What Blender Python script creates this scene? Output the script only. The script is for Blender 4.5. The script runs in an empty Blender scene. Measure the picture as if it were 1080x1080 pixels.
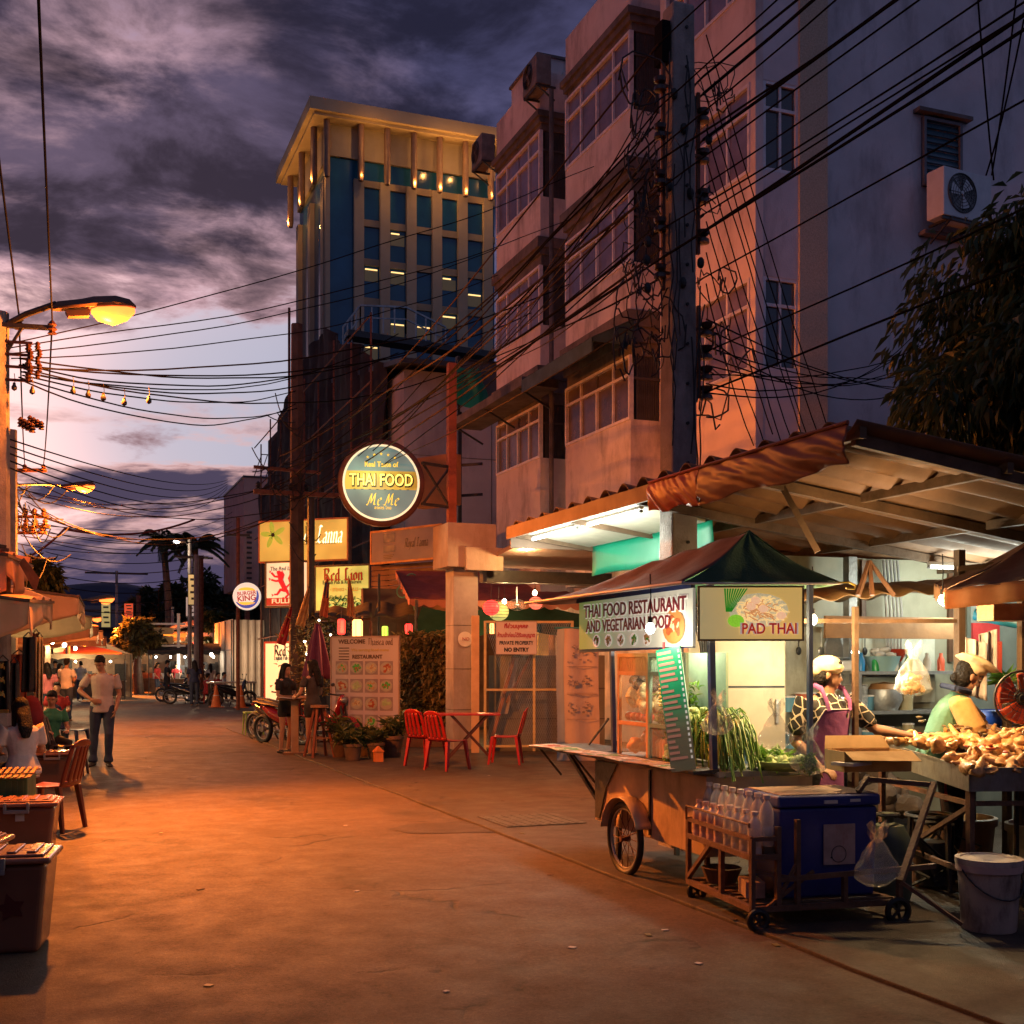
import bpy, bmesh, math, random
from mathutils import Vector, Matrix, noise
from math import sin, cos, pi, radians as R
random.seed(11)
RND = random.Random(7)
sc = bpy.context.scene
COL = sc.collection
YAW = R(21.0); SA, CA = sin(YAW), cos(YAW)
CAMZ = 1.6; FPX = 1250.0; HOR = 700.0
# photograph pixel -> world (used once to survey where each real thing stands)
def ray(px):
    t = (px-540.0)/FPX
    return (SA+CA*t, CA-SA*t)
def P(px, py, D):
    a, b = ray(px)
    return Vector((a*D, b*D, CAMZ+(HOR-py)/FPX*D))
def G(px, py): return P(px, py, CAMZ*FPX/(py-HOR))
def PX(px, py, x): return P(px, py, x/ray(px)[0])
def PY(px, py, y): return P(px, py, y/ray(px)[1])
def Zat(py, D): return CAMZ+(HOR-py)/FPX*D
def depth(x, y): return x*SA+y*CA

# ---------------------------------------------------------------- materials
MATS = {}
def lin(c):
    return tuple(((v/255.0)/12.92 if v/255.0 <= 0.04045 else (((v/255.0)+0.055)/1.055)**2.4) for v in c)
def mat(name, c, rough=0.6, var=0.25, scale=6.0, bump=0.0, bscale=40.0, metal=0.0, emit=None, es=0.0,
        stain=None, sscale=1.5, spec=0.5, alpha=None, trans=0.0, sheen=0.0, transl=0.0, fine=False):
    if name in MATS: return MATS[name]
    m = bpy.data.materials.new(name); m.use_nodes = True
    nt = m.node_tree; N = nt.nodes; L = nt.links
    b = N['Principled BSDF']
    b.inputs['Roughness'].default_value = rough
    b.inputs['Metallic'].default_value = metal
    b.inputs['Specular IOR Level'].default_value = spec
    c3 = c if max(c) <= 1.0 else lin(c)
    tc = N.new('ShaderNodeTexCoord')
    if var > 0:
        nz = N.new('ShaderNodeTexNoise'); nz.inputs['Scale'].default_value = scale
        nz.inputs['Detail'].default_value = 6; nz.inputs['Roughness'].default_value = 0.62
        L.new(tc.outputs['Object'], nz.inputs['Vector'])
        rp = N.new('ShaderNodeMapRange'); rp.inputs[1].default_value = 0.3; rp.inputs[2].default_value = 0.7
        rp.inputs[3].default_value = 1.0-var; rp.inputs[4].default_value = 1.0+var*0.6
        L.new(nz.outputs['Fac'], rp.inputs[0])
        mx = N.new('ShaderNodeVectorMath'); mx.operation = 'SCALE'
        mx.inputs[0].default_value = c3; L.new(rp.outputs[0], mx.inputs['Scale'])
        out = mx.outputs[0]
        if stain is not None:
            n2 = N.new('ShaderNodeTexNoise'); n2.inputs['Scale'].default_value = sscale; n2.inputs['Detail'].default_value = 9
            n2.inputs['Roughness'].default_value = 0.7
            mp = N.new('ShaderNodeMapping'); mp.inputs['Scale'].default_value = (1, 1, 0.35); mp.inputs['Location'].default_value = (3.1, 7.7, 1.3)
            L.new(tc.outputs['Object'], mp.inputs[0]); L.new(mp.outputs[0], n2.inputs['Vector'])
            r2 = N.new('ShaderNodeMapRange'); r2.inputs[1].default_value = 0.5; r2.inputs[2].default_value = 0.68
            r2.inputs[4].default_value = 0.75
            L.new(n2.outputs['Fac'], r2.inputs[0])
            m2 = N.new('ShaderNodeMix'); m2.data_type = 'RGBA'
            L.new(r2.outputs[0], m2.inputs[0]); L.new(out, m2.inputs[6])
            m2.inputs[7].default_value = (*(stain if max(stain) <= 1 else lin(stain)), 1)
            out = m2.outputs[2]
        L.new(out, b.inputs['Base Color'])
        rr = N.new('ShaderNodeMapRange'); rr.inputs[1].default_value = .3; rr.inputs[2].default_value = .7
        rr.inputs[3].default_value = min(1, rough*1.18); rr.inputs[4].default_value = rough*0.82
        L.new(nz.outputs['Fac'], rr.inputs[0]); L.new(rr.outputs[0], b.inputs['Roughness'])
    else:
        b.inputs['Base Color'].default_value = (*c3, 1)
    if bump > 0:
        nb = N.new('ShaderNodeTexNoise'); nb.inputs['Scale'].default_value = bscale; nb.inputs['Detail'].default_value = 5
        L.new(tc.outputs['Object'], nb.inputs['Vector'])
        bp = N.new('ShaderNodeBump'); bp.inputs['Strength'].default_value = bump; bp.inputs['Distance'].default_value = 0.02
        L.new(nb.outputs['Fac'], bp.inputs['Height']); L.new(bp.outputs[0], b.inputs['Normal'])
    if emit is not None:
        b.inputs['Emission Color'].default_value = (*(emit if max(emit) <= 1 else lin(emit)), 1)
        b.inputs['Emission Strength'].default_value = es
    if alpha is not None: b.inputs['Alpha'].default_value = alpha
    if trans > 0: b.inputs['Transmission Weight'].default_value = trans
    if transl > 0:
        tr = N.new('ShaderNodeBsdfTranslucent'); tr.inputs[0].default_value = (*c3, 1)
        mxs = N.new('ShaderNodeMixShader'); mxs.inputs[0].default_value = transl
        L.new(b.outputs[0], mxs.inputs[1]); L.new(tr.outputs[0], mxs.inputs[2])
        L.new(mxs.outputs[0], N['Material Output'].inputs[0])
    MATS[name] = m
    return m
def glow(name, c, s):
    if name in MATS: return MATS[name]
    m = bpy.data.materials.new(name); m.use_nodes = True
    b = m.node_tree.nodes['Principled BSDF']
    c3 = c if max(c) <= 1 else lin(c)
    b.inputs['Base Color'].default_value = (*c3, 1); b.inputs['Roughness'].default_value = .4
    b.inputs['Emission Color'].default_value = (*c3, 1); b.inputs['Emission Strength'].default_value = s
    MATS[name] = m; return m

# ---------------------------------------------------------------- mesh builder
class MB:
    def __init__(s): s.v = []; s.f = []
    def add(s, vs, fs):
        o = len(s.v); s.v.extend([Vector(v) for v in vs]); s.f.extend([tuple(i+o for i in f) for f in fs]); return s
    def box(s, c, d, rz=0, M=None):
        x, y, z = d[0]/2, d[1]/2, d[2]/2
        vs = [Vector((a*x, b*y, g*z)) for g in (-1, 1) for a, b in ((-1, -1), (1, -1), (1, 1), (-1, 1))]
        m = M if M else Matrix.Rotation(rz, 3, 'Z')
        vs = [m @ v + Vector(c) for v in vs]
        return s.add(vs, [(3, 2, 1, 0), (4, 5, 6, 7), (0, 1, 5, 4), (1, 2, 6, 5), (2, 3, 7, 6), (3, 0, 4, 7)])
    def bx(s, x0, x1, y0, y1, z0, z1):
        return s.box(((x0+x1)/2, (y0+y1)/2, (z0+z1)/2), (abs(x1-x0), abs(y1-y0), abs(z1-z0)))
    def bar(s, p, q, w, h=None, up=(0, 0, 1)):
        h = h or w; p = Vector(p); q = Vector(q); d = q-p; L = d.length
        if L < 1e-6: return s
        z = d/L; u = Vector(up)
        if abs(z.dot(u)) > .98: u = Vector((1, 0, 0))
        x = z.cross(u).normalized(); y = x.cross(z)
        M = Matrix((x, y, z)).transposed()
        return s.box((p+q)/2, (w, h, L), M=M)
    def tube(s, pts, r, n=8, cap=True, flat=1.0):
        pts = [Vector(p) for p in pts]; k = len(pts)
        rs = r if isinstance(r, (list, tuple)) else [r]*k
        rings = []; prev = None
        for i, p in enumerate(pts):
            d = (pts[min(i+1, k-1)]-pts[max(i-1, 0)])
            d = d.normalized() if d.length > 1e-9 else Vector((0, 0, 1))
            if prev is None:
                u = Vector((0, 0, 1)) if abs(d.z) < .9 else Vector((1, 0, 0))
                x = d.cross(u).normalized()
            else:
                x = prev - d*prev.dot(d)
                x = x.normalized() if x.length > 1e-6 else d.orthogonal().normalized()
            prev = x; y = d.cross(x)
            rings.append([p + x*cos(2*pi*j/n)*rs[i] + y*sin(2*pi*j/n)*rs[i]*flat for j in range(n)])
        vs = [v for r_ in rings for v in r_]
        fs = [(i*n+j, i*n+(j+1) % n, (i+1)*n+(j+1) % n, (i+1)*n+j) for i in range(k-1) for j in range(n)]
        if cap: fs += [tuple(range(n-1, -1, -1)), tuple((k-1)*n+j for j in range(n))]
        return s.add(vs, fs)
    def lathe(s, prof, n=20, c=(0, 0, 0), axis='Z', M=None, cap=False):
        vs = []
        for (r, z) in prof:
            for j in range(n):
                a = 2*pi*j/n; v = Vector((r*cos(a), r*sin(a), z))
                if axis == 'X': v = Vector((v.z, v.x, v.y))
                if axis == 'Y': v = Vector((v.x, -v.z, v.y))
                if M: v = M @ v
                vs.append(v+Vector(c))
        k = len(prof)
        fs = [(i*n+j, i*n+(j+1) % n, (i+1)*n+(j+1) % n, (i+1)*n+j) for i in range(k-1) for j in range(n)]
        if cap: fs += [tuple(range(n-1, -1, -1)), tuple((k-1)*n+j for j in range(n))]
        return s.add(vs, fs)
    def cyl(s, c, r, h, n=16, axis='Z', r2=None, M=None):
        r2 = r if r2 is None else r2
        return s.lathe([(0.0001, 0), (r, 0), (r2, h), (0.0001, h)], n, c, axis, M)
    def torus(s, c, R_, r, n=28, m=8, axis='Z', M=None):
        vs = []; 
        for i in range(n):
            a = 2*pi*i/n
            for j in range(m):
                b = 2*pi*j/m; v = Vector(((R_+r*cos(b))*cos(a), (R_+r*cos(b))*sin(a), r*sin(b)))
                if axis == 'X': v = Vector((v.z, v.x, v.y))
                if axis == 'Y': v = Vector((v.x, -v.z, v.y))
                if M: v = M @ v
                vs.append(v+Vector(c))
        fs = [(i*m+j, ((i+1) % n)*m+j, ((i+1) % n)*m+(j+1) % m, i*m+(j+1) % m) for i in range(n) for j in range(m)]
        return s.add(vs, fs)
    def ell(s, c, r, n=12, m=8, rot=None, jit=0.0, seed=0):
        vs = []; fs = []
        M = rot if rot else Matrix.Identity(3)
        if not isinstance(r, (list, tuple)): r = (r, r, r)
        for i in range(m+1):
            th = pi*i/m
            for j in range(n):
                a = 2*pi*j/n
                v = Vector((sin(th)*cos(a), sin(th)*sin(a), cos(th)))
                if jit: v = v*(1+jit*noise.noise(v*1.7+Vector((seed*3.1, seed*1.7, 0))))
                vs.append(M @ Vector((v.x*r[0], v.y*r[1], v.z*r[2])) + Vector(c))
        for i in range(m):
            for j in range(n): fs.append((i*n+j, (i+1)*n+j, (i+1)*n+(j+1) % n, i*n+(j+1) % n))
        return s.add(vs, fs)
    def poly(s, pts): return s.add(pts, [tuple(range(len(pts)))])
    def prism(s, pts, off):
        n = len(pts); off = Vector(off); a = [Vector(p) for p in pts]; b = [p+off for p in a]
        fs = [tuple(range(n-1, -1, -1)), tuple(range(n, 2*n))] + [(i, (i+1) % n, n+(i+1) % n, n+i) for i in range(n)]
        return s.add(a+b, fs)
    def grid(s, fn, nu, nv, thick=0.0):
        vs = [Vector(fn(i/nu, j/nv)) for i in range(nu+1) for j in range(nv+1)]
        fs = [(i*(nv+1)+j, (i+1)*(nv+1)+j, (i+1)*(nv+1)+j+1, i*(nv+1)+j+1) for i in range(nu) for j in range(nv)]
        return s.add(vs, fs)
    def leaf(s, p, d, w, l, up=(0, 0, 1), bend=0.25):
        p = Vector(p); d = Vector(d).normalized(); x = d.cross(Vector(up))
        x = x.normalized() if x.length > 1e-3 else Vector((1, 0, 0))
        nrm = x.cross(d); a = p; b = p+d*l*.45+x*w*.5+nrm*l*bend*.2; c = p+d*l-nrm*l*bend; e = p+d*l*.45-x*w*.5+nrm*l*bend*.2
        return s.add([a, b, c, e], [(0, 1, 2), (0, 2, 3)])
    def build(s, name, m=None, parent=None, sm=0, w=0, bevel=0.0, angle=40, solid=0.0, seg=2):
        vs = s.v
        if w and parent is not None:
            r = parent
            while r.parent: r = r.parent
            inv = (Matrix.Translation(r.location) @ r.rotation_euler.to_matrix().to_4x4()).inverted()
            vs = [inv @ v for v in vs]
        me = bpy.data.meshes.new(name); me.from_pydata([tuple(v) for v in vs], [], s.f); me.update()
        ob = bpy.data.objects.new(name, me); COL.objects.link(ob)
        if parent is not None: ob.parent = parent
        if m: me.materials.append(m)
        if sm:
            for p_ in me.polygons: p_.use_smooth = True
            try: me.set_sharp_from_angle(angle=R(angle))
            except Exception: pass
        if solid > 0:
            md = ob.modifiers.new('solid', 'SOLIDIFY'); md.thickness = solid; md.offset = 0
        if bevel > 0:
            md = ob.modifiers.new('bevel', 'BEVEL'); md.width = bevel; md.segments = seg; md.limit_method = 'ANGLE'; md.angle_limit = R(35)
        return ob
def tag(o, label=None, cat=None, group=None, kind=None):
    if label: o['label'] = label
    if cat: o['category'] = cat
    if group: o['group'] = group
    if kind: o['kind'] = kind
    return o
def thing(name, label, cat, loc=(0, 0, 0), rz=0.0, group=None):
    o = bpy.data.objects.new(name, None); COL.objects.link(o)
    o.empty_display_size = .2; o.location = loc; o.rotation_euler = (0, 0, rz)
    return tag(o, label, cat, group)
KIDS = {}
def children(o): return [c for c in bpy.data.objects if c.parent == o]
def copy_tree(o, loc=None, rz=None, label=None, scale=None, parent=None, kids=None):
    c = o.copy(); COL.objects.link(c)
    if parent is not None: c.parent = parent
    if loc is not None: c.location = loc
    if rz is not None: c.rotation_euler = (0, 0, rz)
    if scale is not None: c.scale = (scale,)*3 if not isinstance(scale, tuple) else scale
    if label: c['label'] = label
    for ch in list(o.children): copy_tree(ch, parent=c)
    return c
def struct(o): o['kind'] = 'structure'; return o
# lettering: font curve turned into a mesh in the local frame (x right, z up, facing -y)
TXC = {}
def text(s, size, m, parent, x, z, y=-0.02, ext=0.002, off=0.0, align='CENTER', sx=1.0, shear=0.0, name='lettering', rot=0.0, space=1.0, fit=None):
    cu = bpy.data.curves.new('t', 'FONT'); cu.body = s; cu.size = size; cu.extrude = ext; cu.offset = off
    cu.align_x = align; cu.align_y = 'CENTER'; cu.shear = shear; cu.space_character = space; cu.resolution_u = 3
    ob = bpy.data.objects.new('t', cu); COL.objects.link(ob)
    bpy.context.view_layer.update()
    if fit: sx = fit/max(ob.dimensions.x, 1e-4)
    me = bpy.data.meshes.new_from_object(ob.evaluated_get(bpy.context.evaluated_depsgraph_get()))
    bpy.data.objects.remove(ob)
    M = Matrix.Translation((x, y, z)) @ Matrix.Rotation(rot, 4, 'Y') @ Matrix(((sx, 0, 0, 0), (0, 0, -1, 0), (0, 1, 0, 0), (0, 0, 0, 1)))
    me.transform(M); me.materials.clear(); me.materials.append(m)
    o = bpy.data.objects.new(name, me); COL.objects.link(o); o.parent = parent
    return o
# broad nib lettering for black letter and script signs
GLY = {
 'R': (.8, [[(.05, .95), (.2, 1), (.2, .1), (.08, 0)], [(.2, 1), (.55, .97), (.62, .75), (.5, .58), (.22, .52)], [(.38, .52), (.62, .15), (.74, .03)]]),
 'L': (.72, [[(.1, .9), (.28, 1), (.28, .12)], [(.06, .05), (.28, .12), (.5, .02), (.68, .16)], [(.28, 1), (.5, .92)]]),
 'E': (.7, [[(.5, .95), (.22, 1), (.2, .1), (.42, .0), (.6, .12)], [(.2, .52), (.5, .55)]]),
 'P': (.7, [[(.05, .95), (.2, 1), (.2, .0)], [(.2, 1), (.55, .95), (.6, .7), (.45, .52), (.22, .5)]]),
 'e': (.5, [[(.12, .5), (.12, .12), (.28, .0), (.42, .12)], [(.12, .5), (.3, .62), (.4, .48), (.14, .32)]]),
 'd': (.55, [[(.4, 1), (.4, .08), (.5, .0)], [(.4, .55), (.22, .62), (.1, .48), (.1, .12), (.24, 0), (.4, .1)]]),
 'i': (.3, [[(.08, .52), (.16, .6), (.16, .08), (.26, .0)], [(.14, .82), (.2, .88)]]),
 'o': (.52, [[(.12, .5), (.12, .12), (.26, .0), (.42, .12), (.42, .48), (.26, .62), (.12, .5)]]),
 'n': (.58, [[(.06, .54), (.14, .6), (.14, .06), (.2, 0)], [(.14, .5), (.34, .62), (.44, .5), (.44, .08), (.52, 0)]]),
 'g': (.52, [[(.42, .6), (.42, -.2), (.26, -.32), (.08, -.24)], [(.42, .55), (.24, .62), (.1, .5), (.1, .15), (.24, 0), (.42, .12)]]),
 'l': (.28, [[(.14, 1), (.14, .08), (.24, 0)]]),
 's': (.44, [[(.36, .56), (.2, .62), (.1, .48), (.34, .2), (.26, .02), (.06, .08)]]),
 'h': (.56, [[(.12, 1), (.12, 0)], [(.12, .5), (.32, .62), (.42, .48), (.42, .04), (.5, -.05)]]),
 'u': (.56, [[(.08, .58), (.12, .1), (.26, 0), (.42, .12)], [(.42, .6), (.42, .06), (.52, 0)]]),
 'b': (.52, [[(.12, 1), (.12, .1), (.26, 0), (.42, .12), (.42, .48), (.28, .62), (.12, .5)]]),
 'a': (.54, [[(.1, .54), (.28, .62), (.4, .5), (.4, .06), (.5, 0)], [(.4, .34), (.14, .28), (.1, .1), (.22, 0), (.4, .12)]]),
 't': (.36, [[(.16, .85), (.16, .1), (.3, 0)], [(.04, .6), (.3, .6)]]),
 'r': (.4, [[(.06, .54), (.14, .6), (.14, 0)], [(.14, .48), (.3, .62), (.38, .54)]]),
 'y': (.52, [[(.06, .6), (.22, .08)], [(.44, .6), (.22, -.1), (.04, -.3)]]),
 'T': (.7, [[(.04, .86), (.3, 1), (.66, .94)], [(.34, .97), (.34, .1), (.2, 0)]]),
 'M': (.95, [[(.02, .08), (.14, .02), (.3, .95)], [(.3, .95), (.42, .2)], [(.42, .2), (.66, .98)], [(.66, .98), (.72, .1), (.86, .06)]]),
 '&': (.6, [[(.5, .2), (.3, 0), (.12, .14), (.38, .6), (.28, .8), (.14, .66), (.46, .04)]]),
 '.': (.22, [[(.08, .02), (.14, .08)]]),
}
def nib(s, h, m, parent, x, z, y=-.02, wid=.13, ang=35, sl=0.0, fit=None, name='lettering', thick=.003, lineang=0.0):
    tot = sum(GLY[c][0] if c in GLY else .35 for c in s)
    k = (fit/(tot*h)) if fit else 1.0
    mb = MB(); cx = -tot*h*k/2
    nv = Vector((cos(R(ang)), 0, sin(R(ang))))*wid*h*.5
    for c in s:
        if c not in GLY: cx += .35*h*k; continue
        w, st = GLY[c]
        for line in st:
            pts = [Vector((x+cx+(px_+sl*pz)*h*k, 0, z+(pz-.5)*h+(cx+px_*h*k)*math.tan(lineang))) for px_, pz in line]
            for a, b in zip(pts, pts[1:]):
                q = [a-nv, b-nv, b+nv, a+nv]
                for yy in (0,): mb.add([(v.x, y, v.z) for v in q]+[(v.x, y+thick, v.z) for v in q], [(0, 1, 2, 3), (7, 6, 5, 4), (0, 4, 5, 1), (1, 5, 6, 2), (2, 6, 7, 3), (3, 7, 4, 0)])
        cx += w*h*k
    ob = mb.build(name, m, parent)
    bm = bmesh.new(); bm.from_mesh(ob.data); bmesh.ops.recalc_face_normals(bm, faces=bm.faces); bm.to_mesh(ob.data); bm.free()
    return ob
def point(name, loc, col, W, r=.05, spot=None, aim=None, blend=.6):
    l = bpy.data.lights.new(name, 'SPOT' if spot else 'POINT'); l.color = col; l.energy = W; l.shadow_soft_size = r
    if spot: l.spot_size = R(spot); l.spot_blend = blend
    o = bpy.data.objects.new(name, l); COL.objects.link(o); o.location = loc
    if aim is not None: o.rotation_euler = (Vector(aim)-Vector(loc)).to_track_quat('-Z', 'Y').to_euler()
    return o
def catenary(a, b, sag, n=14, wob=0.0, seed=0):
    a = Vector(a); b = Vector(b); out = []
    for i in range(n+1):
        t = i/n; p = a.lerp(b, t); p.z -= sag*4*t*(1-t)
        if wob and 0 < i < n: p += Vector((noise.noise(Vector((t*4, seed, 0))), 0, noise.noise(Vector((t*5, seed, 9)))))*wob
        out.append(p)
    return out

# ---------------------------------------------------------------- camera
cd = bpy.data.cameras.new('camera'); cam = bpy.data.objects.new('camera', cd); COL.objects.link(cam)
cam.location = (0, 0, CAMZ); cam.rotation_euler = (R(90), 0, -YAW)
cd.sensor_width = 36; cd.lens = 36*FPX/1080; cd.shift_y = (HOR-540)/1080; cd.clip_end = 9000; cd.clip_start = .05
sc.camera = cam
sc.view_settings.view_transform = 'Standard'; sc.view_settings.look = 'None'
sc.view_settings.exposure = 0.9; sc.view_settings.gamma = 1.0; sc.view_settings.use_curve_mapping = False
sc.cycles.use_denoising = True
sc.cycles.max_bounces = 6; sc.cycles.diffuse_bounces = 3; sc.cycles.glossy_bounces = 3; sc.cycles.transmission_bounces = 6
sc.cycles.transparent_max_bounces = 12; sc.cycles.caustics_reflective = False; sc.cycles.caustics_refractive = False
sc.cycles.sample_clamp_indirect = 6.0; sc.cycles.sample_clamp_direct = 0

# ---------------------------------------------------------------- dusk sky (world)
w = bpy.data.worlds.new('World'); sc.world = w; w.use_nodes = True
nt = w.node_tree; N = nt.nodes; L = nt.links
N.clear()
out = N.new('ShaderNodeOutputWorld'); bg = N.new('ShaderNodeBackground'); L.new(bg.outputs[0], out.inputs[0])
tc = N.new('ShaderNodeTexCoord')
def vm(op, a, b=None, sc_=None):
    n = N.new('ShaderNodeVectorMath'); n.operation = op
    for i, q in enumerate((a, b)):
        if q is None: continue
        if hasattr(q, 'links'): L.new(q, n.inputs[i])
        else: n.inputs[i].default_value = q
    if sc_ is not None:
        if hasattr(sc_, 'links'): L.new(sc_, n.inputs['Scale'])
        else: n.inputs['Scale'].default_value = sc_
    return n
def ma(op, a, b=None, c=None, clamp=False):
    n = N.new('ShaderNodeMath'); n.operation = op; n.use_clamp = clamp
    for i, q in enumerate((a, b, c)):
        if q is None: continue
        if hasattr(q, 'links'): L.new(q, n.inputs[i])
        else: n.inputs[i].default_value = q
    return n.outputs[0]
def mr(v, a, b, c=0.0, d=1.0, sm=True):
    n = N.new('ShaderNodeMapRange'); n.interpolation_type = 'SMOOTHSTEP' if sm else 'LINEAR'
    L.new(v, n.inputs[0]); n.inputs[1].default_value = a; n.inputs[2].default_value = b; n.inputs[3].default_value = c; n.inputs[4].default_value = d
    return n.outputs[0]
def mixc(f, a, b):
    n = N.new('ShaderNodeMix'); n.data_type = 'RGBA'
    if hasattr(f, 'links'): L.new(f, n.inputs[0])
    else: n.inputs[0].default_value = f
    for i, q in ((6, a), (7, b)):
        if hasattr(q, 'links'): L.new(q, n.inputs[i])
        else: n.inputs[i].default_value = (*q, 1)
    return n.outputs[2]
CLX, CLY, STZ = .4, 2.2, 1.1
dirn = vm('NORMALIZE', tc.outputs['Generated']).outputs[0]
sep = N.new('ShaderNodeSeparateXYZ'); L.new(dirn, sep.inputs[0]); dz = sep.outputs[2]
nsky = N.new('ShaderNodeTexSky'); nsky.sky_type = 'NISHITA'; nsky.sun_disc = False; nsky.sun_elevation = R(1.0); nsky.sun_rotation = R(-8)
nsky.altitude = 300; nsky.dust_density = 2.0
g = Vector(P(60, 390, 1.0) - Vector((0, 0, CAMZ))).normalized()
dot = vm('DOT_PRODUCT', dirn, tuple(g)).outputs['Value']
gl = mr(dot, 0.925, 0.998)                                   # wide afterglow
g2 = mr(dot, 0.962, 1.0)
base = mixc(gl, (0.034, 0.044, 0.125), (0.24, 0.19, 0.32))
base = mixc(ma('MULTIPLY', g2, .85), base, (1.25, 0.78, 0.74))
# pale blue gap low over the street
gb = Vector(P(255, 450, 1.0) - Vector((0, 0, CAMZ))).normalized()
d3 = vm('DOT_PRODUCT', dirn, tuple(gb)).outputs['Value']
base = mixc(ma('MULTIPLY', mr(d3, .985, .9995), .8), base, (0.27, 0.35, 0.48))
base = mixc(.12, base, vm('SCALE', nsky.outputs[0], sc_=0.10).outputs[0])
# clouds: noise over the dome, a lumpy deck overhead and flat streaks low down
cz = ma('ADD', ma('MAXIMUM', dz, 0.0), 0.16)
pl = vm('DIVIDE', dirn, None); cmb = N.new('ShaderNodeCombineXYZ')
for i in range(3): L.new(cz, cmb.inputs[i])
L.new(cmb.outputs[0], pl.inputs[1])
def cnoise(scale, det, ro, rot, sc3, loc, src, dist=.2):
    mp = N.new('ShaderNodeMapping'); mp.inputs['Rotation'].default_value = (0, 0, R(rot)); mp.inputs['Scale'].default_value = sc3; mp.inputs['Location'].default_value = loc
    L.new(src, mp.inputs[0]); n = N.new('ShaderNodeTexNoise'); n.inputs['Scale'].default_value = scale; n.inputs['Detail'].default_value = det; n.inputs['Roughness'].default_value = ro; n.inputs['Distortion'].default_value = dist
    L.new(mp.outputs[0], n.inputs['Vector']); return n.outputs['Fac']
big = cnoise(1.5, 10, .58, 20, (1, 1.25, .3), (CLX, CLY, 0), pl.outputs[0], .5)
puf = cnoise(4.2, 9, .62, -10, (1, 1.1, .3), (3.3, 1.1, 0), pl.outputs[0], .3)
strk_ = cnoise(3.2, 9, .60, 0, (1, 1, 5.2), (7.1, 2.6, STZ), dirn, .35)
deck = ma('ADD', ma('ADD', ma('MULTIPLY', big, .68), ma('MULTIPLY', puf, .32)), mr(dz, .22, .36, -.07, .095, False))
cm1 = mr(deck, .46, .545); th1 = mr(deck, .49, .64)
lowm = mr(dz, .24, .16, 0, 1); cm2 = ma('MULTIPLY', mr(strk_, .50, .57), lowm); th2 = ma('MULTIPLY', mr(strk_, .53, .62), lowm)
light = mixc(gl, (0.062, 0.057, 0.118), (0.50, 0.30, 0.33)); dark = mixc(gl, (0.026, 0.025, 0.056), (0.062, 0.044, 0.068))
dark = vm('SCALE', dark, sc_=mr(puf, .36, .64, 1.75, .55)).outputs[0]; light = vm('SCALE', light, sc_=mr(puf, .34, .62, 1.25, .6)).outputs[0]
sky = mixc(cm1, base, mixc(th1, light, dark))
sky = mixc(cm2, sky, mixc(th2, mixc(gl, (0.15, .11, .16), (0.62, .36, .34)), (0.060, .046, .082)))
sky = mixc(mr(dz, .13, .03, 0, .72), sky, (0.062, 0.050, 0.110))
sky = mixc(mr(sep.outputs[1], .15, -.5, 0, .75), sky, (0.085, 0.105, 0.20))   # clearer, bluer eastern half
L.new(sky, bg.inputs[0]); bg.inputs[1].default_value = .71
sl = bpy.data.lights.new('sun', 'SUN'); sl.energy = 0.05; sl.angle = R(12); sl.color = (1, .72, .75)
so = bpy.data.objects.new('sun', sl); COL.objects.link(so); so.rotation_euler = (R(82), 0, R(172))
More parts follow.
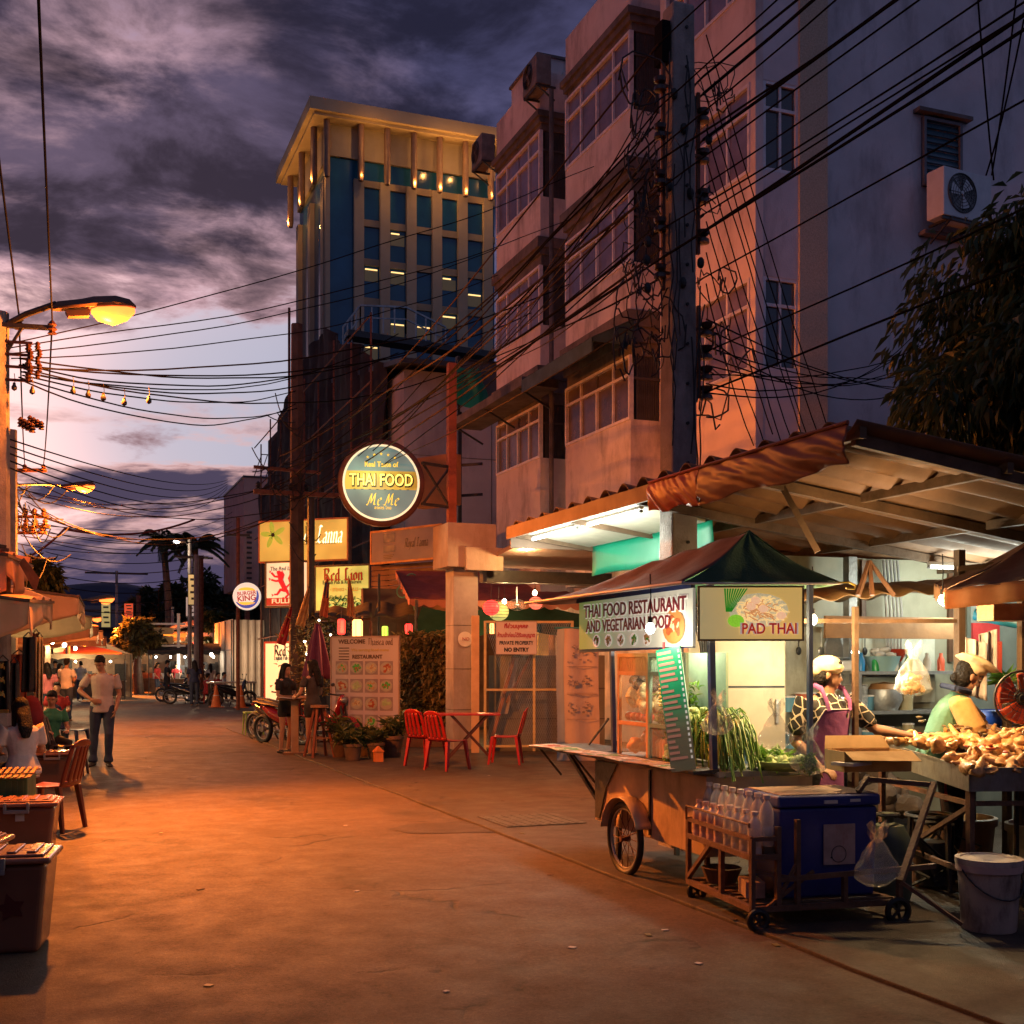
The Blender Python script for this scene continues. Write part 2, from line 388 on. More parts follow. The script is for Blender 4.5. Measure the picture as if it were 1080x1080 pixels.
# ================================================================ SETTING
def road_material(name, base, wet=0.0):
    m = bpy.data.materials.new(name); m.use_nodes = True
    nt = m.node_tree; N = nt.nodes; L = nt.links; b = N['Principled BSDF']
    tc = N.new('ShaderNodeTexCoord')
    def noi(sc_, det=8, ro=.6, sx=1, sy=1, off=0):
        mp = N.new('ShaderNodeMapping'); mp.inputs['Scale'].default_value = (sx, sy, 1); mp.inputs['Location'].default_value = (off, off*.7, 0)
        L.new(tc.outputs['Object'], mp.inputs[0])
        n = N.new('ShaderNodeTexNoise'); n.inputs['Scale'].default_value = sc_; n.inputs['Detail'].default_value = det; n.inputs['Roughness'].default_value = ro
        L.new(mp.outputs[0], n.inputs['Vector']); return n.outputs['Fac']
    def rng(v, a, b_, c, d):
        n = N.new('ShaderNodeMapRange'); L.new(v, n.inputs[0])
        for i, q in enumerate((a, b_, c, d)): n.inputs[i+1].default_value = q
        return n.outputs[0]
    def mul(a, b_):
        n = N.new('ShaderNodeMath'); n.operation = 'MULTIPLY'; L.new(a, n.inputs[0])
        if hasattr(b_, 'links'): L.new(b_, n.inputs[1])
        else: n.inputs[1].default_value = b_
        return n.outputs[0]
    f = mul(rng(noi(.35), .3, .7, .66, 1.30), rng(noi(1.6, sx=1, sy=.45, off=3), .3, .7, .84, 1.14))
    f = mul(f, rng(noi(14, 6), .3, .7, .80, 1.16)); f = mul(f, rng(noi(46, 4), .3, .7, .70, 1.30)); f = mul(f, rng(noi(160, 3), .28, .72, .60, 1.40))
    # hairline cracks
    warp = N.new('ShaderNodeTexNoise'); warp.inputs['Scale'].default_value = 1.7; warp.inputs['Detail'].default_value = 6
    L.new(tc.outputs['Object'], warp.inputs['Vector'])
    mxv = N.new('ShaderNodeVectorMath'); mxv.operation = 'MULTIPLY_ADD'; L.new(warp.outputs['Color'], mxv.inputs[0]); mxv.inputs[1].default_value = (.9, .9, 0); L.new(tc.outputs['Object'], mxv.inputs[2])
    vo = N.new('ShaderNodeTexVoronoi'); vo.feature = 'DISTANCE_TO_EDGE'; vo.inputs['Scale'].default_value = .42; L.new(mxv.outputs[0], vo.inputs['Vector'])
    ck = mul(rng(vo.outputs['Distance'], 0.0, .013, 1, 0), rng(noi(.8, 3, off=9), .50, .60, 0, 1))
    f2 = rng(ck, 0, 1, 1, .22); f = mul(f, f2)
    # oil and tyre stains with a shape of their own
    st = rng(noi(.9, 9, .7, 1, .6, 17), .55, .66, 1, .52); f = mul(f, st)
    sp = N.new('ShaderNodeTexVoronoi'); sp.inputs['Scale'].default_value = 3.1; L.new(tc.outputs['Object'], sp.inputs['Vector'])
    f = mul(f, rng(sp.outputs['Distance'], .045, .08, .62, 1))
    sv = N.new('ShaderNodeVectorMath'); sv.operation = 'SCALE'; sv.inputs[0].default_value = base; L.new(f, sv.inputs['Scale'])
    L.new(sv.outputs[0], b.inputs['Base Color'])
    L.new(rng(noi(3.0, 6, off=5), .3, .7, .80-wet, .56-wet), b.inputs['Roughness'])
    b.inputs['Specular IOR Level'].default_value = .35
    bp = N.new('ShaderNodeBump'); bp.inputs['Strength'].default_value = .55; bp.inputs['Distance'].default_value = .012
    hs = N.new('ShaderNodeMath'); hs.operation = 'SUBTRACT'; L.new(noi(120, 5), hs.inputs[0]); L.new(mul(ck, 2.0), hs.inputs[1])
    L.new(hs.outputs[0], bp.inputs['Height']); L.new(bp.outputs[0], b.inputs['Normal'])
    return m
M_ROAD = road_material('worn_asphalt', (.080, .054, .039))
M_PAVE = road_material('stained_concrete', (.052, .038, .029), .05)
M_DIRT = road_material('dark_ground', (.09, .08, .07))
mb = MB(); mb.add([(-4000, -4000, 0), (4000, -4000, 0), (4000, 4000, 0), (-4000, 4000, 0)], [(0, 1, 2, 3)])
struct(mb.build('ground', M_DIRT))
mb = MB(); mb.add([(-1.6, -12, .004), (3.95, -12, .004), (3.95, 33, .004), (9, 36, .004), (9, 60, .004), (7, 66, .004), (16, 200, .004), (4, 200, .004), (-1.6, 60, .004)], [tuple(range(9))])
struct(mb.build('road', M_ROAD))
for k, (px, py, w_, d_, lb) in enumerate(((500, 872, 1.3, .9, 1), (215, 790, 1.5, 2.4, 3))):
    q = G(px, py); pts = [(q.x+cos(a)*w_*(.5+.12*noise.noise(Vector((cos(a)*2, sin(a)*2, k))))*(1.25 if abs(cos(a)) > .6 else 1), q.y+sin(a)*d_*(.5+.15*noise.noise(Vector((cos(a)*2, sin(a)*2, k+7)))), .0) for a in [2*pi*j/36 for j in range(36)]]
    ob = MB().add([(x, y, .0085) for x, y, z in pts], [tuple(range(36))]).build('road_patch', road_material('patched_asphalt%d' % k, [(.050, .034, .026), (.064, .045, .035)][k])); struct(ob)
# forecourt slab with a broken low edge along the street
mb = MB(); e = []
for i in range(60):
    y = -10+i*.72; e.append((3.86+.035*noise.noise(Vector((y*.9, 0, 3)))+(.0 if y < 30 else (y-30)*1.2), y))
top = [(x, y, .028) for x, y in e]+[(40, 34, .028), (40, -10, .028)]
mb.prism(top, (0, 0, -.2)); pv = mb.build('pavement', M_PAVE, bevel=.008); struct(pv)
# hills far behind the street
mb = MB(); hm = mat('forested_hill', (.030, .030, .055), .95, .3, .01)  # bluish base colour stands in for distance haze, no air volume built
def hz_(u): return 150+95*max(0, 1-abs(u-.42)*2.6)+40*noise.noise(Vector((u*5, 1, 0)))+9*noise.noise(Vector((u*40, 2, 0)))
def hf(u, v):
    x = -2400+u*5200; y = 3100+v*1500
    return (x, y, -5+(hz_(u)+ 40*noise.noise(Vector((u*9, v*4, 5))))*math.sin(min(1, v*1.6)*pi/2)*(1 if v < .7 else (1-v)/.3))
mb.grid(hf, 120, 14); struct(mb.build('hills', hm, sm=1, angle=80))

# ================================================================ materials for walls
PLW = mat('weathered_plaster', (.64, .55, .54), .88, .18, 1.1, .35, 30, stain=(.15, .12, .12), sscale=1.3)
PLW2 = mat('white_plaster', (.60, .53, .55), .85, .12, 1.5, .3, 40, stain=(.24, .20, .21), sscale=1.0)
PLD = mat('dirty_ledge', (.14, .115, .11), .9, .4, 2.0, .3, 20, stain=(.04, .035, .035), sscale=2)
PEB = mat('pebble_plaster', (.50, .40, .30), .9, .25, 40, .8, 70)
FRM = mat('white_window_frame', (.66, .60, .62), .5, .2, 8)
GLS = mat('window_glass', (.17, .14, .20), .10, .45, 1.3, spec=.9)
GLD = mat('dark_window_glass', (.035, .03, .04), .15, .5, 1.3, spec=.8)
SLAT = mat('slatted_panel', (.075, .065, .065), .7, .3, 3)
RUST = mat('rusty_steel', (.16, .055, .030), .75, .45, 9, .4, 60)
GALV = mat('galvanised_steel', (.34, .34, .34), .42, .3, 7, .2, 40, metal=.6)
BLK = mat('black_rubber', (.012, .012, .013), .55, .2, 9)
DKM = mat('dark_steel', (.035, .032, .032), .5, .3, 12, .2, 50)
CONC = mat('pole_concrete', (.30, .26, .24), .9, .25, 4, .5, 50, stain=(.09, .075, .07), sscale=3)
WOODD = mat('dark_wood', (.10, .045, .022), .6, .4, 5, .3, 30)
WOOD = mat('brown_wood', (.26, .125, .055), .65, .35, 6, .3, 30)
WHITEP = mat('white_paint', (.62, .58, .54), .5, .12, 5)
def windowset(root, x, y0, y1, z0, z1, n=4, glass=GLS, transom=.3, frame=FRM):
    """sliding window in a wall facing -x: frame bars, mullions and recessed panes"""
    fr = MB(); d = .07; t = .055
    fr.bx(x-.02, x+d, y0, y1, z0, z0+t); fr.bx(x-.02, x+d, y0, y1, z1-t, z1)
    fr.bx(x-.021, x+d, y0, y0+t, z0+t, z1-t); fr.bx(x-.021, x+d, y1-t, y1, z0+t, z1-t)
    zt = z1-(z1-z0)*transom
    fr.bx(x-.01, x+d-.01, y0+t, y1-t, zt-t/2, zt+t/2)
    for i in range(1, n):
        y = y0+(y1-y0)*i/n; fr.bx(x-.005, x+d-.02, y-t*.45, y+t*.45, z0+t, zt-t/2)
        if i in (1, n-1): fr.bx(x-.005, x+d-.02, y-t*.45, y+t*.45, zt+t/2, z1-t)
    w_ = fr.build('window', frame, root, w=1)
    for i in range(n):
        a = y0+(y1-y0)*i/n; b_ = y0+(y1-y0)*(i+1)/n
        MB().bx(x+.035+.012*(i % 2), x+.045+.012*(i % 2), a+.01, b_-.01, z0+.02, z1-.02).build('pane', glass, w_, w=1)
    return w_
def windowy(root, y, x0, x1, z0, z1, n=1, glass=GLD, transom=.3, frame=FRM, louvre=False):
    fr = MB(); d = .07; t = .05
    fr.bx(x0, x1, y-.02, y+d, z0, z0+t); fr.bx(x0, x1, y-.02, y+d, z1-t, z1)
    fr.bx(x0, x0+t, y-.021, y+d, z0+t, z1-t); fr.bx(x1-t, x1, y-.021, y+d, z0+t, z1-t)
    zt = z1-(z1-z0)*transom
    if transom: fr.bx(x0+t, x1-t, y-.012, y+d-.01, zt-t/2, zt+t/2)
    for i in range(1, n):
        x = x0+(x1-x0)*i/n; fr.bx(x-t*.4, x+t*.4, y-.005, y+d-.02, z0+t, z1-t)
    w_ = fr.build('window', frame, root, w=1)
    p = MB()
    if louvre:
        k = 9
        for i in range(k):
            z = z0+.05+(z1-z0-.1)*(i+.5)/k
            p.box(((x0+x1)/2, y+.045, z), (x1-x0-.08, .012, (z1-z0)/k*.98), M=Matrix.Rotation(R(-24), 3, 'X'))
    else: p.bx(x0+.03, x1-.03, y+.03, y+.04, z0+.03, z1-.03)
    p.build('pane', glass, w_, w=1)
    return w_
def aircon(label, c, rz, w_=.85, h=.6, d=.32, group=None, dark=False):
    m1 = mat('ac_dark', (.16, .13, .12), .6, .35, 6) if dark else mat('ac_white', (.55, .55, .56), .45, .12, 6)
    r = thing('air_conditioner', label, 'air conditioner', c, rz, group)
    MB().box((0, d/2, h/2), (w_, d, h)).build('casing', m1, r, bevel=.015)
    g_ = MB(); cx = -w_*.12
    g_.torus((cx, -.008, h*.52), h*.40, .012, 28, 6, 'Y')
    for k in range(1, 6): g_.torus((cx, -.012, h*.52), h*.40*k/6, .004, 24, 4, 'Y')
    for k in range(8): g_.bar((cx, -.013, h*.52), (cx+cos(k*pi/4)*h*.4, -.013, h*.52+sin(k*pi/4)*h*.4), .006)
    g_.build('fan_grille', DKM, r)
    f = MB(); f.cyl((cx, .0, h*.52), h*.385, -.004, 24, 'Y'); f.build('fan_recess', BLK, r)
    f = MB()
    for k in range(3):
        a = k*2*pi/3+.4
        f.prism([(cx+cos(a)*.04, -.008, h*.52+sin(a)*.04), (cx+cos(a)*h*.34, -.008, h*.52+sin(a)*h*.34), (cx+cos(a+.8)*h*.34, -.006, h*.52+sin(a+.8)*h*.34), (cx+cos(a+1.4)*.05, -.006, h*.52+sin(a+1.4)*.05)], (0, .002, 0))
    f.ell((cx, -.012, h*.52), (.035, .012, .035)); f.build('fan', m1, r)
    b_ = MB()
    for sx in (-.35, .35):
        b_.bx(sx-.02, sx+.02, .0, d+.12, -.04, -.002); b_.bar((sx, .03, -.03), (sx, d+.1, -.3), .03)
    b_.bx(-w_*.5, w_*.5, 0.02, .06, -.05, -.01)
    b_.build('bracket', DKM, r)
    return r

# ================================================================ white corner building A
A = thing('townhouse', 'pale plastered corner building with a big air conditioner on its blank side wall', 'building', (10, 15.63, 0))
rowsA = [(6.14, 7.57), (9.2, 10.59), (12.06, 13.5)]
wl = MB(); wl.bx(10.13, 24, 15.78, 18.7, 0, 18)
wl.build('wall', PLW2, A, w=1)
fb = MB(); zz = [0]+[z for r_ in rowsA for z in r_]+[18]
for a, b_ in zip(zz[::2], zz[1::2]): fb.bx(10, 10.14, 15.63, 18.7, a, b_)
for a, b_ in rowsA: fb.bx(10, 10.139, 15.63, 15.78, a, b_); fb.bx(10, 10.139, 18.5, 18.7, a, b_)
fb.build('street_wall', mat('pinkish_plaster', (.66, .54, .52), .85, .12, 1.2, .3, 30, stain=(.30, .21, .19), sscale=.9), A, w=1)
for a, b_ in rowsA: windowset(A, 10.0, 15.78, 18.5, a, b_, 4)
for a, b_ in zip(zz[::2], zz[1::2]): MB().bx(10.14, 10.78, 15.632, 15.8, a, b_).build('side_panel', PLW2, A, w=1)
MB().bx(10.78, 11.3, 15.60, 15.8, 0, 18).build('pilaster', PEB, A, w=1)
for a, b_ in rowsA[:2]: windowy(A, 15.66, 10.14, 10.78, a, b_, 2)
windowy(A, 15.72, 13.26, 14.05, 9.45, 10.58, 1, mat('blue_louvre', (.05, .10, .13), .25, .3, 6), 0, mat('dark_frame', (.10, .10, .12), .5), louvre=True)
MB().bx(13.1, 14.2, 15.62, 15.78, 10.62, 10.68).build('ledge', PLD, A, w=1); MB().bx(13.2, 15.4, 15.60, 15.78, 8.62, 8.68).build('ledge', PLD, A, w=1)
ac = aircon('large white air conditioner on a shelf under the louvred window of the blank wall', (13.75, 15.25, 8.78), R(6), 1.08, .78, .36)

# ================================================================ bay window building B
B = thing('townhouse', 'weathered plaster apartment house with two stacks of projecting bay windows', 'building', (10.64, 18.9, 0))
MB().bx(10.64, 22, 18.72, 27.1, 0, 14.2).build('wall', PLW, B, w=1)
MB().bx(10.70, 16, 18.75, 27.0, 14.2, 15.0).build('parapet', PLW, B, w=1)
floors = [(6.17, 7.38), (9.12, 10.45), (11.97, 13.45)]
for (y0, y1) in ((19.87, 22.9), (24.3, 27.1)):
    spans = [(3.2, 6.17), (8.2, 9.12), (11.05, 11.97), (13.85, 14.75)]
    for a, b_ in spans: bp_ = MB().bx(10.0, 10.66, y0, y1, a, b_).build('bay_panel', PLW, B, w=1)
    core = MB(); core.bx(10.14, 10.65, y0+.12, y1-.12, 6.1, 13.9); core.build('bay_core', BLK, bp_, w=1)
    for z0, z1, z2, z3 in ((7.38, 7.62, 7.9, 8.2), (10.45, 10.68, 10.82, 11.05), (13.45, 13.6, 13.72, 13.85)):
        led = MB(); led.bx(10.03, 10.66, y0+.02, y1-.02, z0, z1); led.bx(9.96, 10.66, y0-.04, y1+.04, z1, z2); led.bx(9.90, 10.66, y0-.09, y1+.09, z2, z3); led.build('cornice', PLD, B, w=1)
    for a, b_ in floors:
        windowset(B, 10.0, y0+.01, y1-.01, a, b_, 4, GLS if a > 7 else mat('amber_glass', (.13, .085, .05), .25, .5, 1.2, spec=.7))
        sp = MB(); sp.bx(10.14, 10.62, y0+.06, y0+.10, a, b_)
        for k in range(12): sp.bx(10.15+k*.038, 10.168+k*.038, y0+.04, y0+.06, a+.02, b_-.02)
        sp.bx(10.07, 10.64, y0+.02, y0+.05, b_-.45, b_-.40)
        sp.build('shutter', SLAT, B, w=1)
# ground floor fascia and a pipe
for q in ((9.97, 23.6), (10.55, 19.2)): MB().tube([(*q, 4), (*q, 14)], .055).build('drain_pipe', PLD, B, w=1)
aw = thing('window_awning', 'dark green corrugated awning over the lowest bay window', 'awning', (10, 21.4, 7.9))
g_ = MB()
def awf(u, v):
    y = 19.7+u*3.5; return (9.98-v*.85, y, 7.98-v*.42+.018*sin(y*60))
g_.grid(awf, 110, 1); g_.build('sheet', mat('green_corrugated', (.03, .055, .045), .6, .3, 3), aw, w=1, solid=.01)
g_ = MB(); g_.prism([(9.98, 19.7, 7.97), (9.13, 19.7, 7.56), (9.13, 19.7, 7.50), (9.98, 19.7, 7.50)], (0, .02, 0)); g_.bx(9.12, 9.15, 19.7, 23.2, 7.28, 7.56); g_.build('side_panel', mat('green_corrugated', (0, 0, 0)), aw, w=1)
cn = thing('canopy', 'grimy concrete canopy slab over the lowest window of the far bay', 'canopy', (9.6, 25, 7.6))
MB().bx(9.15, 9.99, 23.25, 28.2, 7.48, 7.66).build('slab', PLD, cn, w=1)
g_ = MB(); [g_.bar((9.2, y, 7.5), (9.97, y, 7.1), .04) for y in (23.6, 25.8, 28)]; g_.build('bracket', DKM, cn, w=1)
aircon('boxy dark air conditioner hung high on the parapet of the near bay', (9.62, 24.0, 14.1), R(-90), .8, .65, .35, dark=True)
aircon('boxy dark air conditioner on the parapet of the far bay', (9.66, 27.6, 13.9), R(-90), .75, .65, .35, dark=True)
tk = thing('roof_box', 'pale concrete tank house on the roof above the far bay', 'tank', (10.8, 25.6, 14.7)); MB().bx(10.2, 12, 24.9, 26.6, 14.7, 15.4).build('tank', PLW, tk, w=1); MB().bx(10.15, 12.05, 24.85, 26.65, 15.4, 15.46).build('lid', PLD, tk, w=1)
gt = thing('green_tarpaulin', 'small bright green tarpaulin hanging at the far end of the bay building', 'tarpaulin', (9.6, 29.2, 8.7))
g_ = MB(); g_.grid(lambda u, v: (9.5+u*.9+.1*sin(v*5), 29.0+.15*sin(u*7), 8.3+v*1.0-u*.1+.05*sin(u*9)), 12, 12); g_.build('sheet', mat('green_plastic', (.02, .30, .17), .4, .3, 3, transl=.4), gt, w=1, sm=1)

# ================================================================ grey side wall building C
C_ = thing('grey_building', 'plain grey building with a blank side wall behind the round sign', 'building', (9.9, 35, 0))
MB().bx(9.9, 17, 35, 45, 0, 10.6).build('wall', mat('grey_render', (.42, .37, .39), .85, .12, .7, .1, 20, stain=(.16, .14, .16), sscale=.4), C_, w=1)
r_ = MB(); r_.prism([(9.6, 34.2, 10.6), (17, 34.2, 10.7), (17, 45, 12.5), (9.6, 45, 12.3)], (0, 0, .15)); r_.build('roof', DKM, C_, w=1)
pn = MB(); [pn.bx(9.895+i*1.42, 9.91+i*1.42, 34.985, 35, 0, 10.5) for i in range(1, 5)]; [pn.bx(9.9, 17, 34.985, 35, z, z+.015) for z in (3.2, 5.6, 8.0)]; pn.build('joint', PLD, C_, w=1)
bbd = thing('billboard', 'blank grey billboard with a frame beside the far bay', 'billboard', (10.5, 29.6, 8))
q0 = PY(482, 372, 29.6); q1 = PY(543, 372, 29.6); zt = Zat(378, 31); zb = Zat(424, 31)
MB().bx(q0.x, q1.x, 29.6, 29.68, zb, zt).build('panel', mat('grey_sheet', (.13, .115, .12), .6, .3, 1.5), bbd, w=1)
f = MB(); [f.bx(a, a+.07, 29.55, 29.75, zb-.3, zt+.1) for a in (q0.x, q1.x-.05)]; f.bx(q0.x, q1.x, 29.56, 29.62, zb-.06, zb); f.bx(q0.x, q1.x, 29.56, 29.62, zt, zt+.05); f.bar((q1.x, 29.7, zb), (10.9, 27.4, zb+1.), .08); f.bar((q0.x+.1, 29.7, zb-.2), (q0.x+.1, 29.7, 0), .1); f.build('frame', DKM, bbd, w=1)

# ================================================================ netted building D
D_ = thing('netted_building', 'dark building wrapped in scaffold netting behind the concrete pole', 'building', (11, 46, 0))
NET = mat('black_netting', (.022, .015, .016), .95, .5, 1.2, .6, 14)
MB().bx(9.9, 18, 45.5, 60, 0, 12.8).build('wall', NET, D_, w=1)
g_ = MB()
def netf(u, v):
    if u < .3: x = 14-u/.3*4.4; yy = 36.2+(.3-u)/.3*9; top = 11.0+(.3-u)/.3*2.5
    else:
        t = (u-.3)/.7; x = 9.55; yy = 36.2+t*24; top = 11.0+3.4*min(1, t/.36) if t < .62 else 14.4-(t-.62)*11
    top += .3*noise.noise(Vector((u*14, 0, 1)))
    a = .30*noise.noise(Vector((u*30, v*2.5, 2)))+.16*noise.noise(Vector((u*80, v*7, 5)))
    return (x-(a if u >= .3 else 0), yy-(a if u < .3 else 0), v*top)
g_.grid(netf, 130, 40); g_.build('netting', NET, D_, w=1, sm=1, angle=60)
g_ = MB()
for i in range(9):
    y = 36.5+i*2.7; g_.tube([(9.25, y, 0), (9.25, y, 12.2+RND.random()*1.5)], .035, 5)
for z in (3, 5.5, 8, 10.5, 12.6): g_.tube([(9.23, 36.4, z), (9.23, 60, z-.2)], .03, 5)
g_.tube([(9.5, 52, 12), (9.5, 52, 17.2)], .06, 6)
g_.build('scaffold_tube', RUST, D_, w=1)
g_ = MB()
xs = [PX(390, 0, 1)] 
hr = thing('roof_railing', 'pale steel railing and stair on the roof in front of the hotel', 'railing', (12, 48, 14))
g_ = MB(); q = [P(362, 345, 48), P(380, 322, 48), P(428, 324, 49), P(470, 345, 50)]
for a, b_ in zip(q, q[1:]):
    g_.bar(a, b_, .07); g_.bar(a-Vector((0, 0, .5)), b_-Vector((0, 0, .5)), .05)
    for t in (0, .25, .5, .75, 1): p_ = a.lerp(b_, t); g_.bar(p_, p_-Vector((0, 0, 1.1)), .05)
g_.build('rail', GALV, hr, w=1)
g_ = MB(); q = P(365, 348, 48); q2 = P(520, 372, 50); g_.bar((q.x, q.y, q.z-.2), (q2.x, q2.y, q2.z-.2), .9, .25); g_.build('roof_edge', DKM, hr, w=1)

# ================================================================ hotel tower
T = thing('hotel_tower', 'tall hotel tower with blue glass bays and a lit overhanging flat roof', 'building', (20.7, 97, 0))
TW = mat('tower_beige', (.36, .30, .22), .8, .12, .5, .1, 20)
TG = mat('tower_glass', (.012, .085, .17), .14, .35, .25, spec=.6)
TGL = glow('lit_window_strip', (1.0, .62, .22), .9)
TX0, TY0, TZ = 20.7, 97.0, 46.3
MB().bx(TX0+.3, TX0+15.0, TY0+.3, TY0+12.6, 0, TZ).build('core', TG, T, w=1)
pxc = [378.5, 406, 434, 461, 488, 514.6]
cols = [PY(p, 0, TY0).x for p in pxc]
fl = []; z = Zat(192, 99)
while z > 6: fl.append(z); z -= 3.27
TS = mat('tower_spandrel', (.30, .245, .17), .8, .15, .5)
wp = MB(); wp.bx(TX0+.15, TX0+15.0, TY0+.05, TY0+.35, Zat(168, 99), TZ); wp.bx(TX0+.05, TX0+.3, TY0+.35, TY0+12.5, Zat(168, 99)-.4, TZ); wp.build('upper_wall', TW, T, w=1)
sp = MB()
for z in fl: sp.bx(cols[0], TX0+15, TY0+.12, TY0+.36, z-.28, z+.28)
sp.build('spandrel', TS, T, w=1)
for i, x in enumerate(cols):
    MB().bx(x-.42, x+.42, TY0-.12, TY0+.4, 0, fl[0]+.2).build('column', TW, T, w=1)
for k, (xx, yy) in enumerate([(x, TY0-.75) for x in cols]+[(TX0-.7, TY0+a) for a in (1.2, 6.4, 11.8)]+[(TX0+.0, TY0-.6)]):
    cy = MB(); cy.lathe([(.0, fl[0]-.3), (.22, fl[0]-.2), (.28, fl[0]+.3), (.28, TZ)], 10, (xx, yy, 0)); cy.build('upper_column', mat('bronze_column', (.20, .12, .08), .5, .2, 2), T, w=1, sm=1)
lf = MB()
for a in (1.0, 6.4, 11.8): lf.bx(TX0-.1, TX0+.3, TY0+a-.5, TY0+a+.5, 0, fl[0]); 
lf.bx(TX0+.02, TX0+.4, TY0+.02, TY0+.4, 0, TZ)
lf.build('corner_pier', TW, T, w=1)
rf = MB(); rf.prism([(TX0-1.2, TY0-1.3, TZ), (TX0+16, TY0-1.3, TZ), (TX0+16, TY0+14, TZ), (TX0-1.2, TY0+14, TZ)], (0, 0, .25))
rf.prism([(TX0-1.6, TY0-1.7, TZ+.25), (TX0+16.4, TY0-1.7, TZ+.25), (TX0+16.4, TY0+14.4, TZ+.25), (TX0-1.6, TY0+14.4, TZ+.25)], (0, 0, 1.0))
rf.build('roof', mat('tower_roof', (.42, .33, .22), .8, .1, .5), T, w=1)
rr_ = random.Random(5)
for z in fl[:9]:
    for i in range(len(cols)-1):
        x0, x1 = cols[i]+.5, cols[i+1]-.5
        q = rr_.random()
        if q < .45:
            zz_ = z-(.62 if rr_.random() < .6 else 1.75)
            MB().bx(x0+.1, x1-.1+(-.4 if q < .1 else 0), TY0+.22, TY0+.28, zz_, zz_+.10).build('window_light', TGL, T, w=1)
            MB().bx(x0+.05, x1-.05, TY0+.262, TY0+.29, zz_-.95, zz_-.01).build('lit_window', glow('dim_room', (.12, .09, .05), .14), T, w=1)
for i in range(len(cols)):
    if i not in (1,):
        point('uplight', (cols[i], TY0-1.0, fl[0]+.2), (1, .42, .10), 300 if i not in (0, 5) else 110, .1)
for a in (1.2, 6.4, 11.8): point('uplight', (TX0-1.1, TY0+a, fl[0]+.2), (1, .40, .09), 140, .1)
for x in (TX0+3.5, TX0+9.5, TX0+12, TX0+15): point('uplight', (x, TY0-3.0, TZ-1.6), (1, .43, .10), 90, .1)
for y in (1, 7, 12): point('uplight', (TX0-2.8, TY0+y, TZ-1.4), (1, .46, .13), 36, .1)

# ================================================================ far box building and fence
E_ = thing('box_building', 'pinkish windowless upper storey block left of the yellow sign', 'building', (10.3, 71, 0))
MB().bx(10.3, 13.2, 71, 80, 6.2, 12.6).build('wall', mat('pink_render', (.36, .25, .24), .8, .12, 1), E_, w=1)
g_ = MB(); [g_.bx(10.45, 10.75, 70.93, 71, z, z+.12) for z in [6.6+.3*k for k in range(10)]]; g_.bx(10.25, 13.3, 70.95, 80, 12.6, 12.72); g_.build('vent', DKM, E_, w=1)
g_ = MB(); [g_.bx(x, x+.25, 71.1, 71.4, 0, 6.2) for x in (10.4, 12.7)]; g_.build('post', RUST, E_, w=1)
g_ = MB(); [g_.bar((11+.35*i, 72, 12.7), (11.5+.35*i, 72, 14.2-.0*i), .05) for i in range(4)]; g_.bar((11.5, 72, 14.2), (12.6, 72, 14.2), .05); g_.build('railing', DKM, E_, w=1)
def corrugated(name, label, p0, p1, z1, m, pitch=.28, dep=.05):
    o = thing(name, label, 'fence', (p0[0], p0[1], 0)); a = Vector((*p0, 0)); b_ = Vector((*p1, 0)); Ln = (b_-a).length; d = (b_-a)/Ln; nrm = Vector((d.y, -d.x, 0))
    n = int(Ln/pitch)*4; g_ = MB()
    def fn(u, v):
        s_ = u*Ln; ph = int(u*n+.5) % 4; off = (0, 0, dep, dep)[ph]
        return a+d*s_+nrm*off+Vector((0, 0, v*z1))
    g_.grid(fn, n, 1); g_.build('sheet', m, o, w=1, solid=.006)
    f = MB()
    for i in range(int(Ln/2.4)+1): p_ = a+d*(i*2.4)-nrm*.06; f.bar(p_, p_+Vector((0, 0, z1-.05)), .06)
    for z in (.4, z1*.6): f.bar(a-nrm*.05+Vector((0, 0, z)), b_-nrm*.05+Vector((0, 0, z)), .05)
    f.build('fence_frame', DKM, o, w=1)
    return o
CORR = mat('ribbed_metal', (.55, .45, .36), .55, .25, 1.2, metal=.2)
corrugated('metal_fence', 'tall ribbed metal hoarding facing the crossing beside the small pub board', (8.1, 59), (11.6, 59), 3.75, CORR, .33, .07)
corrugated('metal_fence', 'orange lit run of ribbed metal hoarding going back along the street', (8.05, 59.2), (8.05, 84), 3.8, CORR, .33, .07)
